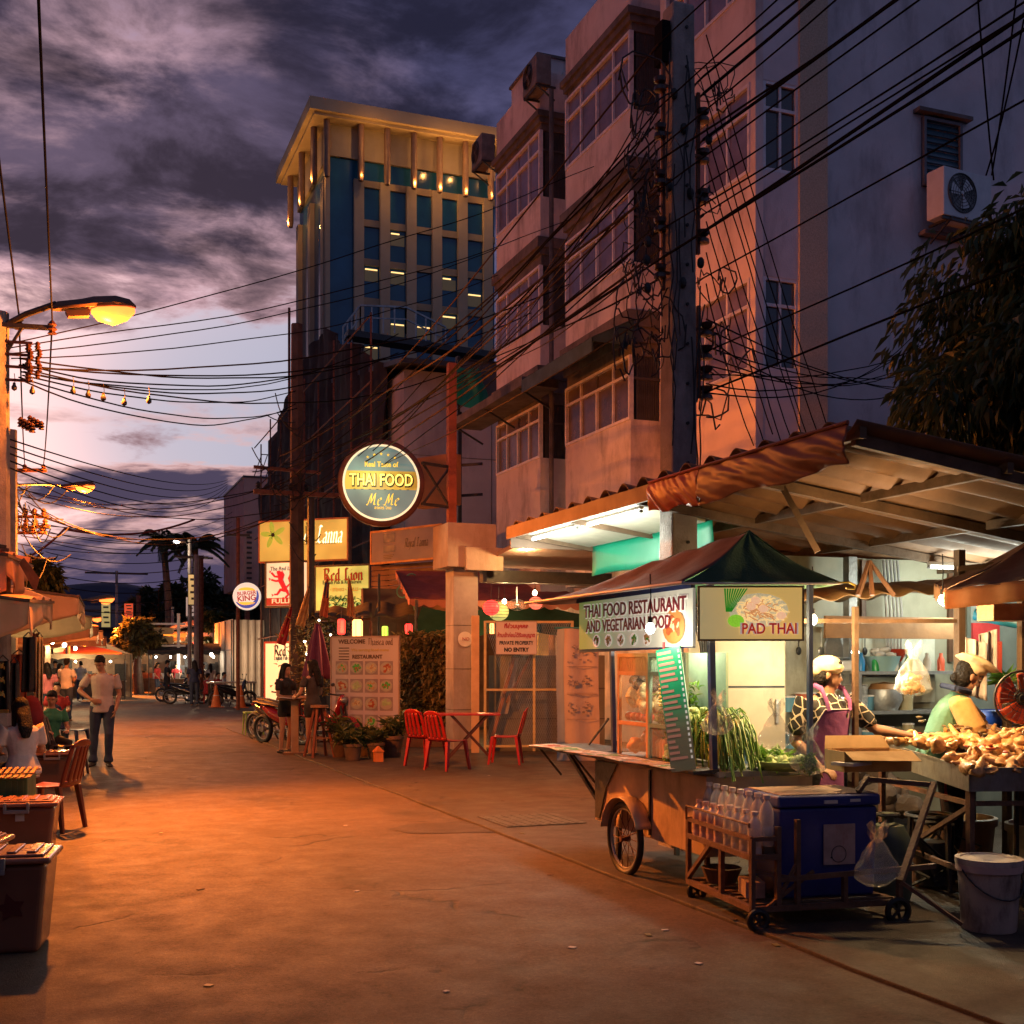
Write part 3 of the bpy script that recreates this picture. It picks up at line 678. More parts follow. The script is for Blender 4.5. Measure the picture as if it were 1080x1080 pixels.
# ================================================================ poles, lamps, wires
WM = mat('matt_cable', (.008, .007, .008), .9, 0, spec=.05); CAB = mat('brown_cable', (.030, .018, .014), .8, .2, 4, spec=.15)
SOD = (1.0, .225, .022)
LENS = glow('sodium_lens', (1.0, .15, .025), 2.2)
def lamp_head(parent, p, ang, s=1.0):
    M = Matrix.Rotation(ang, 4, 'Z') @ Matrix.Rotation(R(-8), 4, 'Y')
    def T_(v): return M @ Vector(v)*s + Vector(p)
    b_ = MB(); secs = [(-.42, .04, .035, 0), (-.36, .07, .07, .01), (-.12, .09, .08, .02), (.0, .13, .10, .02), (.22, .15, .10, .02), (.36, .09, .07, .015), (.42, .02, .02, .0)]
    n = 12; vs = []
    for (x, wy, hz, zo) in secs:
        for j in range(n):
            a = 2*pi*j/n; vs.append(T_((x, wy*cos(a), zo+max(-.35, sin(a))*hz*(1 if sin(a) > 0 else .8))))
    b_.add(vs, [(i*n+j, i*n+(j+1) % n, (i+1)*n+(j+1) % n, (i+1)*n+j) for i in range(len(secs)-1) for j in range(n)]+[tuple(range(n)), tuple((len(secs)-1)*n+j for j in range(n))])
    b_.add([T_(v) for v in ((-.3, -.06, -.03), (-.05, -.07, -.03), (-.05, .07, -.03), (-.3, .06, -.03), (-.28, -.05, -.09), (-.07, -.06, -.09), (-.07, .06, -.09), (-.28, .05, -.09))], [(0, 1, 5, 4), (1, 2, 6, 5), (2, 3, 7, 6), (3, 0, 4, 7), (4, 5, 6, 7)])
    hd = b_.build('lamp_head', mat('lamp_housing', (.10, .05, .03), .5, .2, 6), parent, w=1, sm=1)
    l_ = MB(); vs = []; secs = [(-.04, .06, .03), (.02, .125, .11), (.16, .14, .165), (.31, .11, .12), (.40, .04, .04)]
    for (x, wy, hz) in secs:
        for j in range(n):
            a = 2*pi*j/n; vs.append(T_((x, wy*cos(a), -.025-abs(sin(a))*hz if sin(a) < 0 else -.02)))
    l_.add(vs, [(i*n+j, i*n+(j+1) % n, (i+1)*n+(j+1) % n, (i+1)*n+j) for i in range(len(secs)-1) for j in range(n)])
    l_.build('lens', LENS, hd, w=1, sm=1)
def street_lamp(label, pole, head, ang=0.0, s=1.0, h=None, pw=.22, pole_on=True, W=0, group='sodium street lamps along the left kerb'):
    r = thing('street_lamp', label, 'street lamp', (pole[0], pole[1], 0), 0, group)
    z = head[2]; h = h or z
    if pole_on: 
        m_ = MB(); m_.tube([(pole[0], pole[1], 0), (pole[0], pole[1], h)], [pw*.62, pw*.5], 8); m_.build('pole', CONC, r, w=1)
    tip = Vector(head)-Vector((cos(ang), sin(ang), 0))*.38*s-Vector((0, 0, .0))
    a = MB(); a.tube([(pole[0], pole[1], z-.25), tip.lerp(Vector((pole[0], pole[1], z-.25)), .5)+Vector((0, 0, .03)), tip], .028*s+.005, 6); a.build('arm', DKM, r, w=1)
    lamp_head(r, head, ang, s)
    return r
H1 = P(100, 325, 14.0); L1 = street_lamp('nearest street lamp on the left pole glowing bright orange', (-.66, 15.25), H1, R(2), 1.12, 5.75, .26)
H2 = P(82, 513, 28.2); street_lamp('second orange street lamp on the crowded pole down the street', (-.95, 28.6), H2, R(0), .95, 6.8, .24)
H3 = P(106, 632, 62); H4 = P(98, 652, 82); H5 = P(92, 663, 104); H6 = P(85, 664, 118)
for i, (h, lb) in enumerate(((H3, 'small distant orange street lamp, highest of the far cluster'), (H4, 'small distant orange street lamp below the highest of the far cluster'),
                          (H5, 'tiny distant orange street lamp, right one of the lowest pair'), (H6, 'tiny distant orange street lamp, left one of the lowest pair'))):
    street_lamp(lb, (h.x-1.6, h.y), h, 0, 1.7, h.z, .2)
H7 = P(189, 571, 52)
wl_ = street_lamp('white street lamp beside the palms on the right of the street', (H7.x+.45, H7.y), H7, pi, .6, H7.z+.1, .16, group='white lamps')
for c in wl_.children_recursive:
    if c.name.startswith('lens'): c.data.materials.clear(); c.data.materials.append(glow('white_lens', (1, .9, .75), 12))
# the light of the lamps
point('sodium', H1+Vector((.12, 0, -.2)), SOD, 6400, .12, 86, aim=H1+Vector((2.3, -3.0, -5.6)), blend=1.0)
point('sodium', H1+Vector((.14, 0, -.2)), SOD, 3000, .12, 104, aim=H1+Vector((5, 1.0, -2.2)), blend=1.0)
point('sodium', H1+Vector((.1, 0, -.5)), SOD, 300, .10); point('sodium', H2+Vector((.1, 0, -.5)), SOD, 800, .10)
point('sodium', H2+Vector((.12, 0, -.2)), SOD, 2600, .10, 150, aim=H2+Vector((.9, -1.5, -6)))
for h, W_ in ((H3, 7000), (H4, 6000), (H5, 4000)): point('sodium', h+Vector((.1, 0, -.3)), SOD, W_, .15, 160, aim=h+Vector((1.5, 0, -6)))
point('white_lamp', H7+Vector((-.4, -.5, -.5)), (1, .8, .55), 60, .1)

def insul(mb_, p, s=1.0, n=8):
    mb_.lathe([(.0, .0), (.05*s, .0), (.03*s, .03*s), (.055*s, .05*s), (.03*s, .08*s), (.05*s, .1*s), (.02*s, .14*s), (0, .15*s)], n, p)
# left near pole: cross arm
lp = thing('cross_arm', 'steel cross arm with two insulators beside the nearest lamp head', 'cross arm', (-.66, 15.25, 5.5))
c_ = MB(); a = Vector((-.72, 15.2, Zat(344, 14))); b_ = P(57, 346, 14.05); c_.bar(a, b_, .07, .05); c_.bar((-.66, 15.2, a.z-.5), a.lerp(b_, .5), .03); c_.build('beam', DKM, lp, w=1)
INS = mat('brown_porcelain', (.05, .022, .018), .3, .2, 6)
c_ = MB(); W1 = P(20, 333, 14.05); W2 = P(55, 338, 14.05)
for q in (W1, W2): insul(c_, q-Vector((0, 0, .16)), 1.1)
c_.build('insulator', INS, lp, w=1)
lp2 = thing('cross_arm', 'cross arm with insulators on the second crowded pole', 'cross arm', (-.95, 28.5, 6.2))
c_ = MB(); a = P(10, 496, 28.3); b_ = P(49, 496, 28.4); c_.bar(a, b_, .1, .08)
W3 = P(26, 489, 28.3); W4 = P(46, 489, 28.3)
for q in (W3, W4): insul(c_, q-Vector((0, 0, .2)), 1.3)
for (px, py, wd) in ((10, 545, 60), (10, 556, 62), (12, 562, 58)):
    a = P(2, py, 28.3); b_ = P(wd*.85, py, 28.4); c_.bar(a, b_, .09, .07)
    for k in range(5): insul(c_, a.lerp(b_, (k+.5)/5), 1.4)
c_.build('beam', RUST, lp2, w=1)
mk = MB(); rr_ = random.Random(3)
for k in range(26):
    a = P(rr_.uniform(4, 40), rr_.uniform(500, 600), 28.2); mk.tube(catenary(a, a+Vector((rr_.uniform(-1, 1.2), rr_.uniform(-.5, .5), rr_.uniform(-1, .2))), rr_.uniform(.1, .5), 7), .014, 4)
mk.build('cable_tangle', BLK, lp2, w=1)
mk = MB()
for k in range(9):
    q = P(30+2*(k % 2), 372+k*7.5, 14.0) if k < 5 else P(22+4*(k-5), 440+2*k, 14); insul(mk, q, .8); insul(mk, q+Vector((.1, 0, .04)), .7)
for py in (352, 365, 378, 392): mk.bar(P(2, py+8, 13.95), P(34, py+10, 14), .03)
mk.build('insulator', INS, L1, w=1)

# main pole P1 on the right, square, orange on the street side
P1 = (5.02, 9.06)
pole1 = thing('utility_pole', 'near concrete utility pole wrapped in tangled cables beside the food cart', 'utility pole', (P1[0], P1[1], 0))
p_ = MB(); hh = Zat(8, 10.25)
vs = [(P1[0]+a*s_, P1[1]+b_*s_, z) for z, s_ in ((0, .135), (hh, .105)) for a, b_ in ((-1, -1), (1, -1), (1, 1), (-1, 1))]
p_.add(vs, [(3, 2, 1, 0), (4, 5, 6, 7), (0, 1, 5, 4), (1, 2, 6, 5), (2, 3, 7, 6), (3, 0, 4, 7)])
p_.build('pole', CONC, pole1, w=1, bevel=.02)
c_ = MB()
for k in range(16): z = 2.3+k*.34; c_.cyl((P1[0]+.02, P1[1]-.125+.002*k*.9, z), .014, .02, 8, 'Y')
c_.build('bolt', BLK, pole1, w=1)
rk = MB(); ins = MB(); ATT = []
for side in (-1, 1):
    zs = [6.55, 6.15, 5.75, 5.35, 4.95] if side < 0 else [6.35, 6.0, 5.65, 5.3]
    rk.bar((P1[0]+side*.17, P1[1]-.04, zs[-1]-.15), (P1[0]+side*.17, P1[1]-.04, zs[0]+.2), .03)
    for z in zs:
        q = Vector((P1[0]+side*.21, P1[1]-.06, z)); ins.lathe([(.0, -.06), (.055, -.055), (.05, -.02), (.02, 0), (.05, .02), (.055, .055), (0, .06)], 10, q); ATT.append(q)
        rk.bar((P1[0]+side*.1, P1[1]-.04, z), (q.x, q.y, z), .022)
rk.bar((P1[0]+.17, P1[1]-.05, 3.9), (P1[0]+.17, P1[1]-.05, 4.7), .03)
for z in (4.5, 4.3, 4.12, 3.95): 
    q = Vector((P1[0]+.24, P1[1]-.06, z)); ins.lathe([(.0, -.06), (.06, -.055), (.05, -.02), (.02, 0), (.05, .02), (.06, .055), (0, .06)], 10, q); ATT.append(q)
    rk.bar((P1[0]+.1, P1[1]-.04, z), q, .02)
rk.build('rack', RUST, pole1, w=1); ins.build('insulator', INS, pole1, w=1, sm=1)
rr_ = random.Random(21); tg = MB()
for k in range(46):
    side = rr_.choice((-1, -1, 1)); z = rr_.choice((rr_.uniform(4.7, 6.7), rr_.uniform(3.9, 5.2)))
    a = Vector((P1[0]+side*.2, P1[1]-.08, z)); r0 = rr_.uniform(.06, .26); pts = []
    c0 = a+Vector((side*rr_.uniform(.0, .3), rr_.uniform(-.1, .1), rr_.uniform(-.15, .15))); tt = rr_.uniform(.6, 2.4); ph = rr_.uniform(0, 6)
    for i in range(15):
        an = ph+tt*pi*i/14; pts.append(c0+Vector((cos(an)*r0, .05*sin(an*1.7), sin(an)*r0*.9))+Vector((0, 0, .02*i*rr_.uniform(-.5, .5))))
    tg.tube(pts, rr_.uniform(.004, .009), 5)
for k in range(12):
    a = Vector((P1[0]+rr_.uniform(-.2, .2), P1[1]-.16, rr_.uniform(4.3, 6.8))); tg.tube([a+Vector((rr_.uniform(-.03, .03), -.0, -t*.25)) for t in range(rr_.randint(4, 9))], .007, 5)
for k in range(10):  # splice boxes and clamps
    a = Vector((P1[0]+rr_.uniform(-.45, .3), P1[1]-.12, rr_.uniform(4.7, 6.6))); tg.ell(a, (.035, .03, .05), 8, 6)
tg.build('cable_tangle', BLK, pole1, w=1)
MB().bx(P1[0]-.20, P1[0]-.12, P1[1]-.08, P1[1]+.06, 6.75, 7.1).build('junction_box', WM, pole1, w=1)

# far concrete pole P3 and thin rust pole carrying the round sign
P3 = P(313, 700, 27); pole3 = thing('utility_pole', 'weathered concrete utility pole standing in front of the yellow signs', 'utility pole', (P3.x, P3.y, 0))
m_ = MB(); m_.tube([(P3.x, P3.y, 0), (P3.x, P3.y, Zat(342, 27))], [.2, .135], 6); m_.build('pole', mat('brown_concrete', (.10, .06, .045), .9, .4, 3, .6, 20), pole3, w=1)
c_ = MB(); z = Zat(522, 27); c_.bar((P3.x-1.0, P3.y-.2, z), (P3.x+1.0, P3.y-.2, z), .09, .1); c_.bar((P3.x-1.0, P3.y-.2, z+.55), (P3.x+.5, P3.y-.2, z+.5), .06, .07); c_.build('beam', RUST, pole3, w=1)
c_ = MB()
for k in range(6): insul(c_, Vector((P3.x-.9+k*.36, P3.y-.2, z+.06)), 1.2)
for k in range(30):
    a = Vector((P3.x+rr_.uniform(-.5, .35), P3.y-.25, z+rr_.uniform(-1.2, 1.8))); c_.tube(catenary(a, a+Vector((rr_.uniform(-.8, .8), 0, rr_.uniform(-.6, .6))), rr_.uniform(.05, .4), 7), .012, 4)
c_.build('cable_tangle', BLK, pole3, w=1)
p4 = P(328, 700, 26.4); m_ = thing('steel_post', 'slim dark steel post just right of the weathered concrete pole', 'post', (p4.x, p4.y, 0))
MB().tube([(p4.x, p4.y, 0), (p4.x, p4.y, Zat(525, 26.4))], .085, 8).build('post', DKM, m_, w=1)

# ---------------- overhead wires, each a thing
def wire(pts, r, label, group, m=WM):
    o = MB().tube(pts, r, 5, cap=False).build('overhead_wire', m, None, sm=1, angle=80)
    tag(o, label, 'wire', group); return o
GA = 'wires running along the street over the food cart'
zsA = [6.9, 6.55, 6.35, 6.15, 6.0, 5.75, 5.65, 5.35, 5.3, 4.95, 4.5, 4.3, 4.12, 3.95, 5.05, 5.5, 5.9, 6.7]
rr_ = random.Random(9)
for i, z in enumerate(zsA):
    a = Vector((P1[0]+(.22 if i % 2 else -.22), P1[1]-.05, z))
    xe = P1[0]+rr_.uniform(-.5, .9)
    b_ = Vector((xe, -14, z+rr_.uniform(.5, 1.5)+ (6.9-z)*.1))
    if z > 4.6 or i % 2:
        wire(catenary(b_, a, rr_.uniform(.25, .75), 22, .05, i), rr_.choice((.007, .009, .011, .014)), 'black cable crossing the upper right over the white building towards the near pole', GA, WM)
    if z < 4.6: continue
    b2 = Vector((P3.x+rr_.uniform(-.6, .6), P3.y-.2, Zat(522, 27)+rr_.uniform(-.2, .9)))
    wire(catenary(a, b2, rr_.uniform(.05, .32), 22, .06, i+40), rr_.choice((.008, .010, .013)), 'sagging cable from the near pole to the weathered pole by the yellow signs', 'wires between the two concrete poles', CAB if i % 3 == 0 else WM)
for k in range(8):  # from near pole across the bay windows to the thin steel post and the far left
    a = Vector((P1[0]-.2, P1[1], 4.9+k*.24)); t_ = P(478, 388+k*4, 23)
    wire(catenary(a, t_, rr_.uniform(.1, .4), 16, .03, k+80), rr_.uniform(.006, .010), 'cable from the near pole slanting past the bay windows to the rusty sign post', 'wires to the rusty sign post', CAB if k % 2 else WM)
HE = Vector((9.9, 12.5, 0))
for k in range(9):  # service drops fanning from the pole to the roof and the white building
    a = Vector((P1[0]+.24, P1[1]-.06, 4.0+.3*k*.9)); e_ = PY(795+k*10, 470-(k % 3)*6, 9.6)
    wire(catenary(a+Vector((0, 0, .9)), e_, rr_.uniform(.0, .12), 12, .02, k+120), .006, 'thin service cable dropping from the near pole to the corrugated roof', 'service drops over the corrugated roof')
for k in range(9):
    a = Vector((P1[0]+.24, P1[1]-.06, 3.95+.08*k)); e_ = PY(975+(k % 4)*3, 342+k*9, 15.5)
    wire(catenary(a, e_, rr_.uniform(.1, .5), 14, .03, k+150), .007, 'thin cable stretched from the near pole across the orange corner to the blank wall', 'cables along the corner building')
for k, (px0, py0, px1, py1) in enumerate(((1080, 20, 1040, 185), (1030, -20, 1048, 190), (1075, -30, 1046, 185))):
    wire(catenary(P(px0, py0, 12), P(px1, py1, 13), .1, 8), .010, 'dark drop cable hanging down above the leafy tree', 'drop cables above the tree')
# wires crossing from the left near pole to the right side
GB = 'wires fanning from the left lamp pole across the sky'
LB = 'thin black wire fanning from the left lamp pole across the evening sky'
ends = [(640, 170, 24), (600, 232, 24), (525, 262, 24), (525, 290, 24), (480, 352, 23), (560, 330, 24), (420, 352, 24), (420, 372, 24), (600, 300, 22), (315, 430, 27), (313, 425, 27), (313, 398, 27), (313, 412, 27), (470, 395, 24)]
starts = [(28, 363), (30, 367), (30, 373), (32, 378), (40, 378), (40, 385), (44, 384), (45, 392), (42, 388), (40, 398), (45, 402), (42, 392), (44, 396), (45, 389)]
for k, (s_, e_) in enumerate(zip(starts, ends)):
    a = P(s_[0]-20, s_[1], 14.0); b_ = P(*e_)
    wire(catenary(a, b_, (.25, .3, .3, .35, .5, .55, .6, .5, .5, .35, .5, .25, .3, .5)[k], 22, .04, k+200), .011 if k > 3 else .008, LB, GB)
# festoon bulbs, unlit, on the lowest one
for k, (px, py) in enumerate(((15, 408), (34, 412), (77, 412), (93, 416), (109, 419), (131, 424), (157, 422))):
    q = P(px, py, 14.0); o = thing('hanging_bulb', 'small dark unlit bulb hanging from a wire by the nearest lamp', 'bulb', q, 0, 'unlit bulbs on the wire')
    m_ = MB(); m_.tube([(0, 0, .16), (.01, 0, .08), (0, 0, .02)], .004, 4); m_.build('cord', BLK, o)
    m_ = MB(); m_.lathe([(0, -.05), (.03, -.03), (.032, 0), (.018, .025), (.016, .05), (0, .05)], 8); m_.build('bulb', DKM, o, sm=1)
# along-street wires of the left cross arms
wire(catenary(W1+Vector((-.15, -26, 1.0)), W1, .25, 20), .011, 'wire rising steeply at far left, left of the pair over the cross arm', None)
wire(catenary(W2+Vector((-.2, -26, 1.0)), W2, .25, 20), .011, 'wire rising steeply at far left, right of the pair over the cross arm', None)
wire(catenary(W1, W3, .25, 16), .012, 'wire dropping from the near cross arm to the far one, left of the pair', None)
wire(catenary(W2, W4, .25, 16), .012, 'wire dropping from the near cross arm to the far one, right of the pair', None)
for k in range(12):
    a = P(rr_.uniform(5, 40), 505+k*6, 28.2); b_ = P(rr_.uniform(300, 320), rr_.choice((505, 520, 535)), 27) if k < 7 else P(245, 505+k*5, 70)
    wire(catenary(a, b_, rr_.uniform(.35, 1.0), 22, .05, k+300), .012, 'orange tinged cable strung from the crowded left pole low across the street', 'low cables across the street', CAB)
for k in range(5):
    a = P(-60, 440+k*6, 14); b_ = P(240, 506+k*2.2, 68)
    wire(catenary(a, b_, .5+.15*k, 22), .013, 'long thin wire sloping down over the dark cloud to the pinkish block', 'wires sloping to the pinkish block')
for k in range(8):
    a = P(48, 560+k*11, 60); b_ = P(215, 566+k*10, 62)
    wire(catenary(a, b_, .5, 14), .022, 'faint distant wire low over the street end', 'distant wires at the end of the street', CAB if k in (0, 3) else WM)
tb = MB(); tb.tube(catenary(P(68, 558, 40)-Vector((2, 0, 1.2)), P(68, 558, 40), .3, 8)+catenary(P(68, 558, 40), P(205, 548, 45), .35, 16), .04, 6)
tag(tb.build('telephone_cable', mat('orange_cable', (.16, .03, .015), .6, .2, 5), None, sm=1), 'thick orange lit cable bundle bent over the street end', 'cable')

# distant poles
for (px, pt, D_0, wd, lb) in ((123, 602, 95, .22, 'distant H shaped utility pole with two cross arms against the hills'), (207, 585, 50, .2, 'plain wooden pole beside the white street lamp'), (212, 586, 50.5, .2, 'second plain wooden pole just right of the white street lamp'),
                         (146, 628, 80, .3, 'short lit pole before the dark trees'), (182, 640, 70, .16, 'stubby pole left of the road sign'), (251, 546, 41, .13, 'rusty steel pole carrying the round burger sign')):
    q = P(px, 700, D_0); o = thing('utility_pole', lb, 'utility pole', (q.x, q.y, 0)); h = Zat(pt, D_0)
    MB().tube([(q.x, q.y, 0), (q.x, q.y, h)], wd*.55, 6).build('pole', RUST if px in (251, 146, 212) else CONC, o, w=1)
    c_ = MB()
    if px == 123: c_.bar((q.x-2.4, q.y, h-.2), (q.x+2.4, q.y, h-.2), .15); c_.bar((q.x-3, q.y, h-3.2), (q.x+3, q.y, h-3.2), .13); c_.bar((q.x-1.8, q.y, h-6), (q.x+1.8, q.y, h-6), .13)
    elif px in (207, 212): c_.bar((q.x-.9, q.y, h-.1), (q.x+.5, q.y, h-.1), .08)
    else: c_.bar((q.x-.4, q.y, h-.6), (q.x+.4, q.y, h-.6), .08)
    c_.build('beam', DKM, o, w=1)

# ================================================================ trees
LEAFS = {}
def crown(name, m, parent, c, rad, n, lw, ll, seed=0, droop=.5, clumps=22, flat=1.0, shell=.55):
    """leaf clusters on many twigs inside an uneven crown"""
    rr = random.Random(seed); mb = MB(); cl = []
    for k in range(clumps):
        a = rr.uniform(0, 2*pi); u = rr.uniform(-.8, 1); q = (1-u*u)**.5; rad_k = rr.uniform(shell, 1.0)
        cl.append((Vector((cos(a)*q*rad[0]*rad_k, sin(a)*q*rad[1]*rad_k, u*rad[2]*rad_k)), rr.uniform(.22, .42)*min(rad)))
    for k in range(n):
        cc, cr = cl[rr.randrange(len(cl))]
        v = Vector((rr.gauss(0, 1), rr.gauss(0, 1), rr.gauss(0, 1)*.8)); v = v.normalized()*cr*(rr.random()**.4)
        p_ = Vector(c)+cc+v
        d = (v.normalized()+Vector((rr.uniform(-.7, .7), rr.uniform(-.7, .7), rr.uniform(-.6, .4)-droop)))
        mb.leaf(p_, d, lw*rr.uniform(.7, 1.3), ll*rr.uniform(.6, 1.25), (rr.uniform(-.4, .4), rr.uniform(-.4, .4), 1), .3)
    return mb.build(name, m, parent, w=1)
def leafmat(name, a, b_, rough=.45):
    if name in MATS: return MATS[name]
    m = bpy.data.materials.new(name); m.use_nodes = True; nt = m.node_tree; N = nt.nodes; L = nt.links; b = N['Principled BSDF']
    g_ = N.new('ShaderNodeNewGeometry'); rp = N.new('ShaderNodeValToRGB'); e = rp.color_ramp.elements
    e[0].color = (*a, 1); e[1].color = (*b_, 1); L.new(g_.outputs['Random Per Island'], rp.inputs[0]); L.new(rp.outputs[0], b.inputs['Base Color'])
    b.inputs['Roughness'].default_value = rough
    tr = N.new('ShaderNodeBsdfTranslucent'); L.new(rp.outputs[0], tr.inputs[0]); mx = N.new('ShaderNodeMixShader'); mx.inputs[0].default_value = .25
    L.new(b.outputs[0], mx.inputs[1]); L.new(tr.outputs[0], mx.inputs[2]); L.new(mx.outputs[0], N['Material Output'].inputs[0])
    MATS[name] = m; return m
LM1 = leafmat('mango_leaf', (.02, .05, .018), (.11, .13, .04))
LM2 = leafmat('dark_tree_leaf', (.010, .022, .010), (.04, .055, .02), .6)
LM3 = leafmat('hedge_leaf', (.07, .08, .03), (.30, .22, .08))
LM4 = leafmat('bright_leaf', (.05, .14, .02), (.20, .38, .05))
def tree(label, base, top, crown_r, n, lw, ll, seed, m, group=None, cz=None, droop=.4, clumps=22, name='tree', tr=.16):
    o = thing(name, label, 'tree', (base[0], base[1], 0), 0, group); rr = random.Random(seed)
    t = MB(); c = Vector((base[0], base[1], cz if cz else top-crown_r[2]))
    t.tube([(base[0], base[1], -.1), (base[0]+rr.uniform(-.2, .2), base[1], c.z*.5), (c.x, c.y, c.z)], [tr*1.3, tr, tr*.6], 9)
    for k in range(9):
        a = rr.uniform(0, 6.28); e_ = c+Vector((cos(a)*crown_r[0]*.75, sin(a)*crown_r[1]*.75, rr.uniform(-.3, .8)*crown_r[2])); s_ = Vector((base[0], base[1], c.z*rr.uniform(.6, .95)))
        t.tube([s_, s_.lerp(e_, .5)+Vector((0, 0, .15)), e_], [tr*.45, tr*.28, tr*.08], 6)
    t.build('trunk', WOODD, o, w=1, sm=1)
    crown('crown', m, o, c, crown_r, n, lw, ll, seed, droop, clumps)
    return o
tree('dark leafy mango tree leaning in from the right over the stall roof', (12.0, 10.5), 7.6, (2.5, 2.2, 2.4), 34000, .060, .24, 4, LM1, cz=5.05, droop=.9, clumps=90)
def far_tree(label, px, pc, D, rpx, hpx, seed, m=LM2, group='trees at the end of the street', n=2600):
    c = P(px, pc, D); k = D/FPX
    return tree(label, (c.x, c.y), c.z, (rpx*k, rpx*k, hpx*k), n, .22*D/60, .42*D/60, seed, m, group, cz=c.z, droop=.1, clumps=16, tr=.22)
far_tree('dark tree peeking above the orange stall awning at far left', 38, 612, 34, 24, 22, 2, n=1600)
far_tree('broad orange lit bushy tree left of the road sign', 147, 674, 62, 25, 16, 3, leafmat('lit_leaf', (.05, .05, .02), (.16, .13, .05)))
far_tree('tall dark tree behind the road sign', 168, 640, 84, 27, 26, 4)
far_tree('dark tree between the white lamp and the palm', 214, 640, 90, 30, 34, 5)
far_tree('round dark bush tree by the wooden poles', 226, 660, 66, 18, 14, 6)
far_tree('dark tree right of the round burger sign', 268, 640, 110, 22, 24, 7)
far_tree('low dark tree far down the street behind the shop signs', 78, 690, 120, 30, 18, 8)
def palm(label, px, pcr, D, seed, rpx=34, lean=8):
    c = P(px, pcr, D); b_ = P(px+lean, 700, D); k = D/FPX; rr = random.Random(seed)
    o = thing('palm_tree', label, 'palm tree', (b_.x, b_.y, 0), 0, 'palms beside the white lamp')
    MB().tube([(b_.x, b_.y, 0), b_.lerp(c, .5)+Vector((.1, 0, 0)), c], [.28, .22, .18], 8).build('trunk', WOODD, o, w=1, sm=1)
    m_ = MB()
    for f in range(26):
        a = rr.uniform(0, 6.28); el = rr.uniform(-.5, 1.1); Lf = rpx*k*rr.uniform(.8, 1.1); pts = []
        for i in range(7):
            t = i/6; pts.append(c+Vector((cos(a)*cos(el)*Lf*t, sin(a)*cos(el)*Lf*t, sin(el)*Lf*t-.55*Lf*t*t)))
        m_.tube(pts, .03, 4)
        for i in range(1, 7):
            for j in range(5):
                q = pts[i-1].lerp(pts[i], j/5); d = (pts[i]-pts[i-1]).normalized(); s_ = d.cross(Vector((0, 0, 1))).normalized()
                for sg in (-1, 1): m_.leaf(q, d*.6+s_*sg*.8+Vector((0, 0, -.55)), .13, Lf*.26*(1.15-i/8), (0, 0, 1), .1)
    m_.build('fronds', LM2, o, w=1)
palm('palm tree with ragged fronds, left of the two by the white lamp', 172, 570, 72, 1)
palm('palm tree partly hidden behind the pinkish block, right of the two palms', 206, 574, 76, 2, 36, -3)
# ================================================================ people
SKIN = mat('skin', (.42, .22, .13), .5, .08, 12); SKIN2 = mat('skin_brown', (.30, .15, .085), .5, .08, 12)
HAIR = mat('black_hair', (.010, .007, .006), .62, .4, 50, 1.0, 60, spec=.25)
def cloth(name, c, **k): return mat(name, c, .85, .14, 9, .3, 22, **k)
def remesh(mb, name, m, parent, vox=.010, smooth=2):
    me = bpy.data.meshes.new('t'); me.from_pydata([tuple(v) for v in mb.v], [], mb.f); me.update()
    o = bpy.data.objects.new('t', me); COL.objects.link(o)
    bm = bmesh.new(); bm.from_mesh(me); bmesh.ops.recalc_face_normals(bm, faces=bm.faces); bm.to_mesh(me); bm.free()
    md = o.modifiers.new('r', 'REMESH'); md.mode = 'VOXEL'; md.voxel_size = vox; md.use_smooth_shade = True
    s_ = o.modifiers.new('s', 'SMOOTH'); s_.iterations = smooth; s_.factor = .5
    dg = bpy.context.evaluated_depsgraph_get(); me2 = bpy.data.meshes.new_from_object(o.evaluated_get(dg))
    bpy.data.objects.remove(o); me2.materials.clear(); me2.materials.append(m)
    for p_ in me2.polygons: p_.use_smooth = True
    o2 = bpy.data.objects.new(name, me2); COL.objects.link(o2); o2.parent = parent
    return o2
def loft(mb, secs, n=16, side=(1, 0, 0), cap=.6):
    """secs: (centre, rx, ry) ellipses, rx along side"""
    k = len(secs); vs = []
    sd = Vector(side)
    for i, (c, rx, ry) in enumerate(secs):
        d = Vector(secs[min(i+1, k-1)][0])-Vector(secs[max(i-1, 0)][0])
        d = d.normalized() if d.length > 1e-6 else Vector((0, 0, 1))
        x = (sd-d*sd.dot(d)); x = x.normalized() if x.length > 1e-3 else d.orthogonal().normalized(); y = d.cross(x)
        for j in range(n):
            a = 2*pi*j/n; vs.append(Vector(c)+x*cos(a)*rx+y*sin(a)*ry)
    mb.add(vs, [(i*n+j, i*n+(j+1) % n, (i+1)*n+(j+1) % n, (i+1)*n+j) for i in range(k-1) for j in range(n)]+[tuple(range(n-1, -1, -1)), tuple((k-1)*n+j for j in range(n))])
    for (c, rx, ry) in (secs[0], secs[-1]): mb.ell(c, (rx*.95, ry*.95, min(rx, ry)*cap), 12, 8)
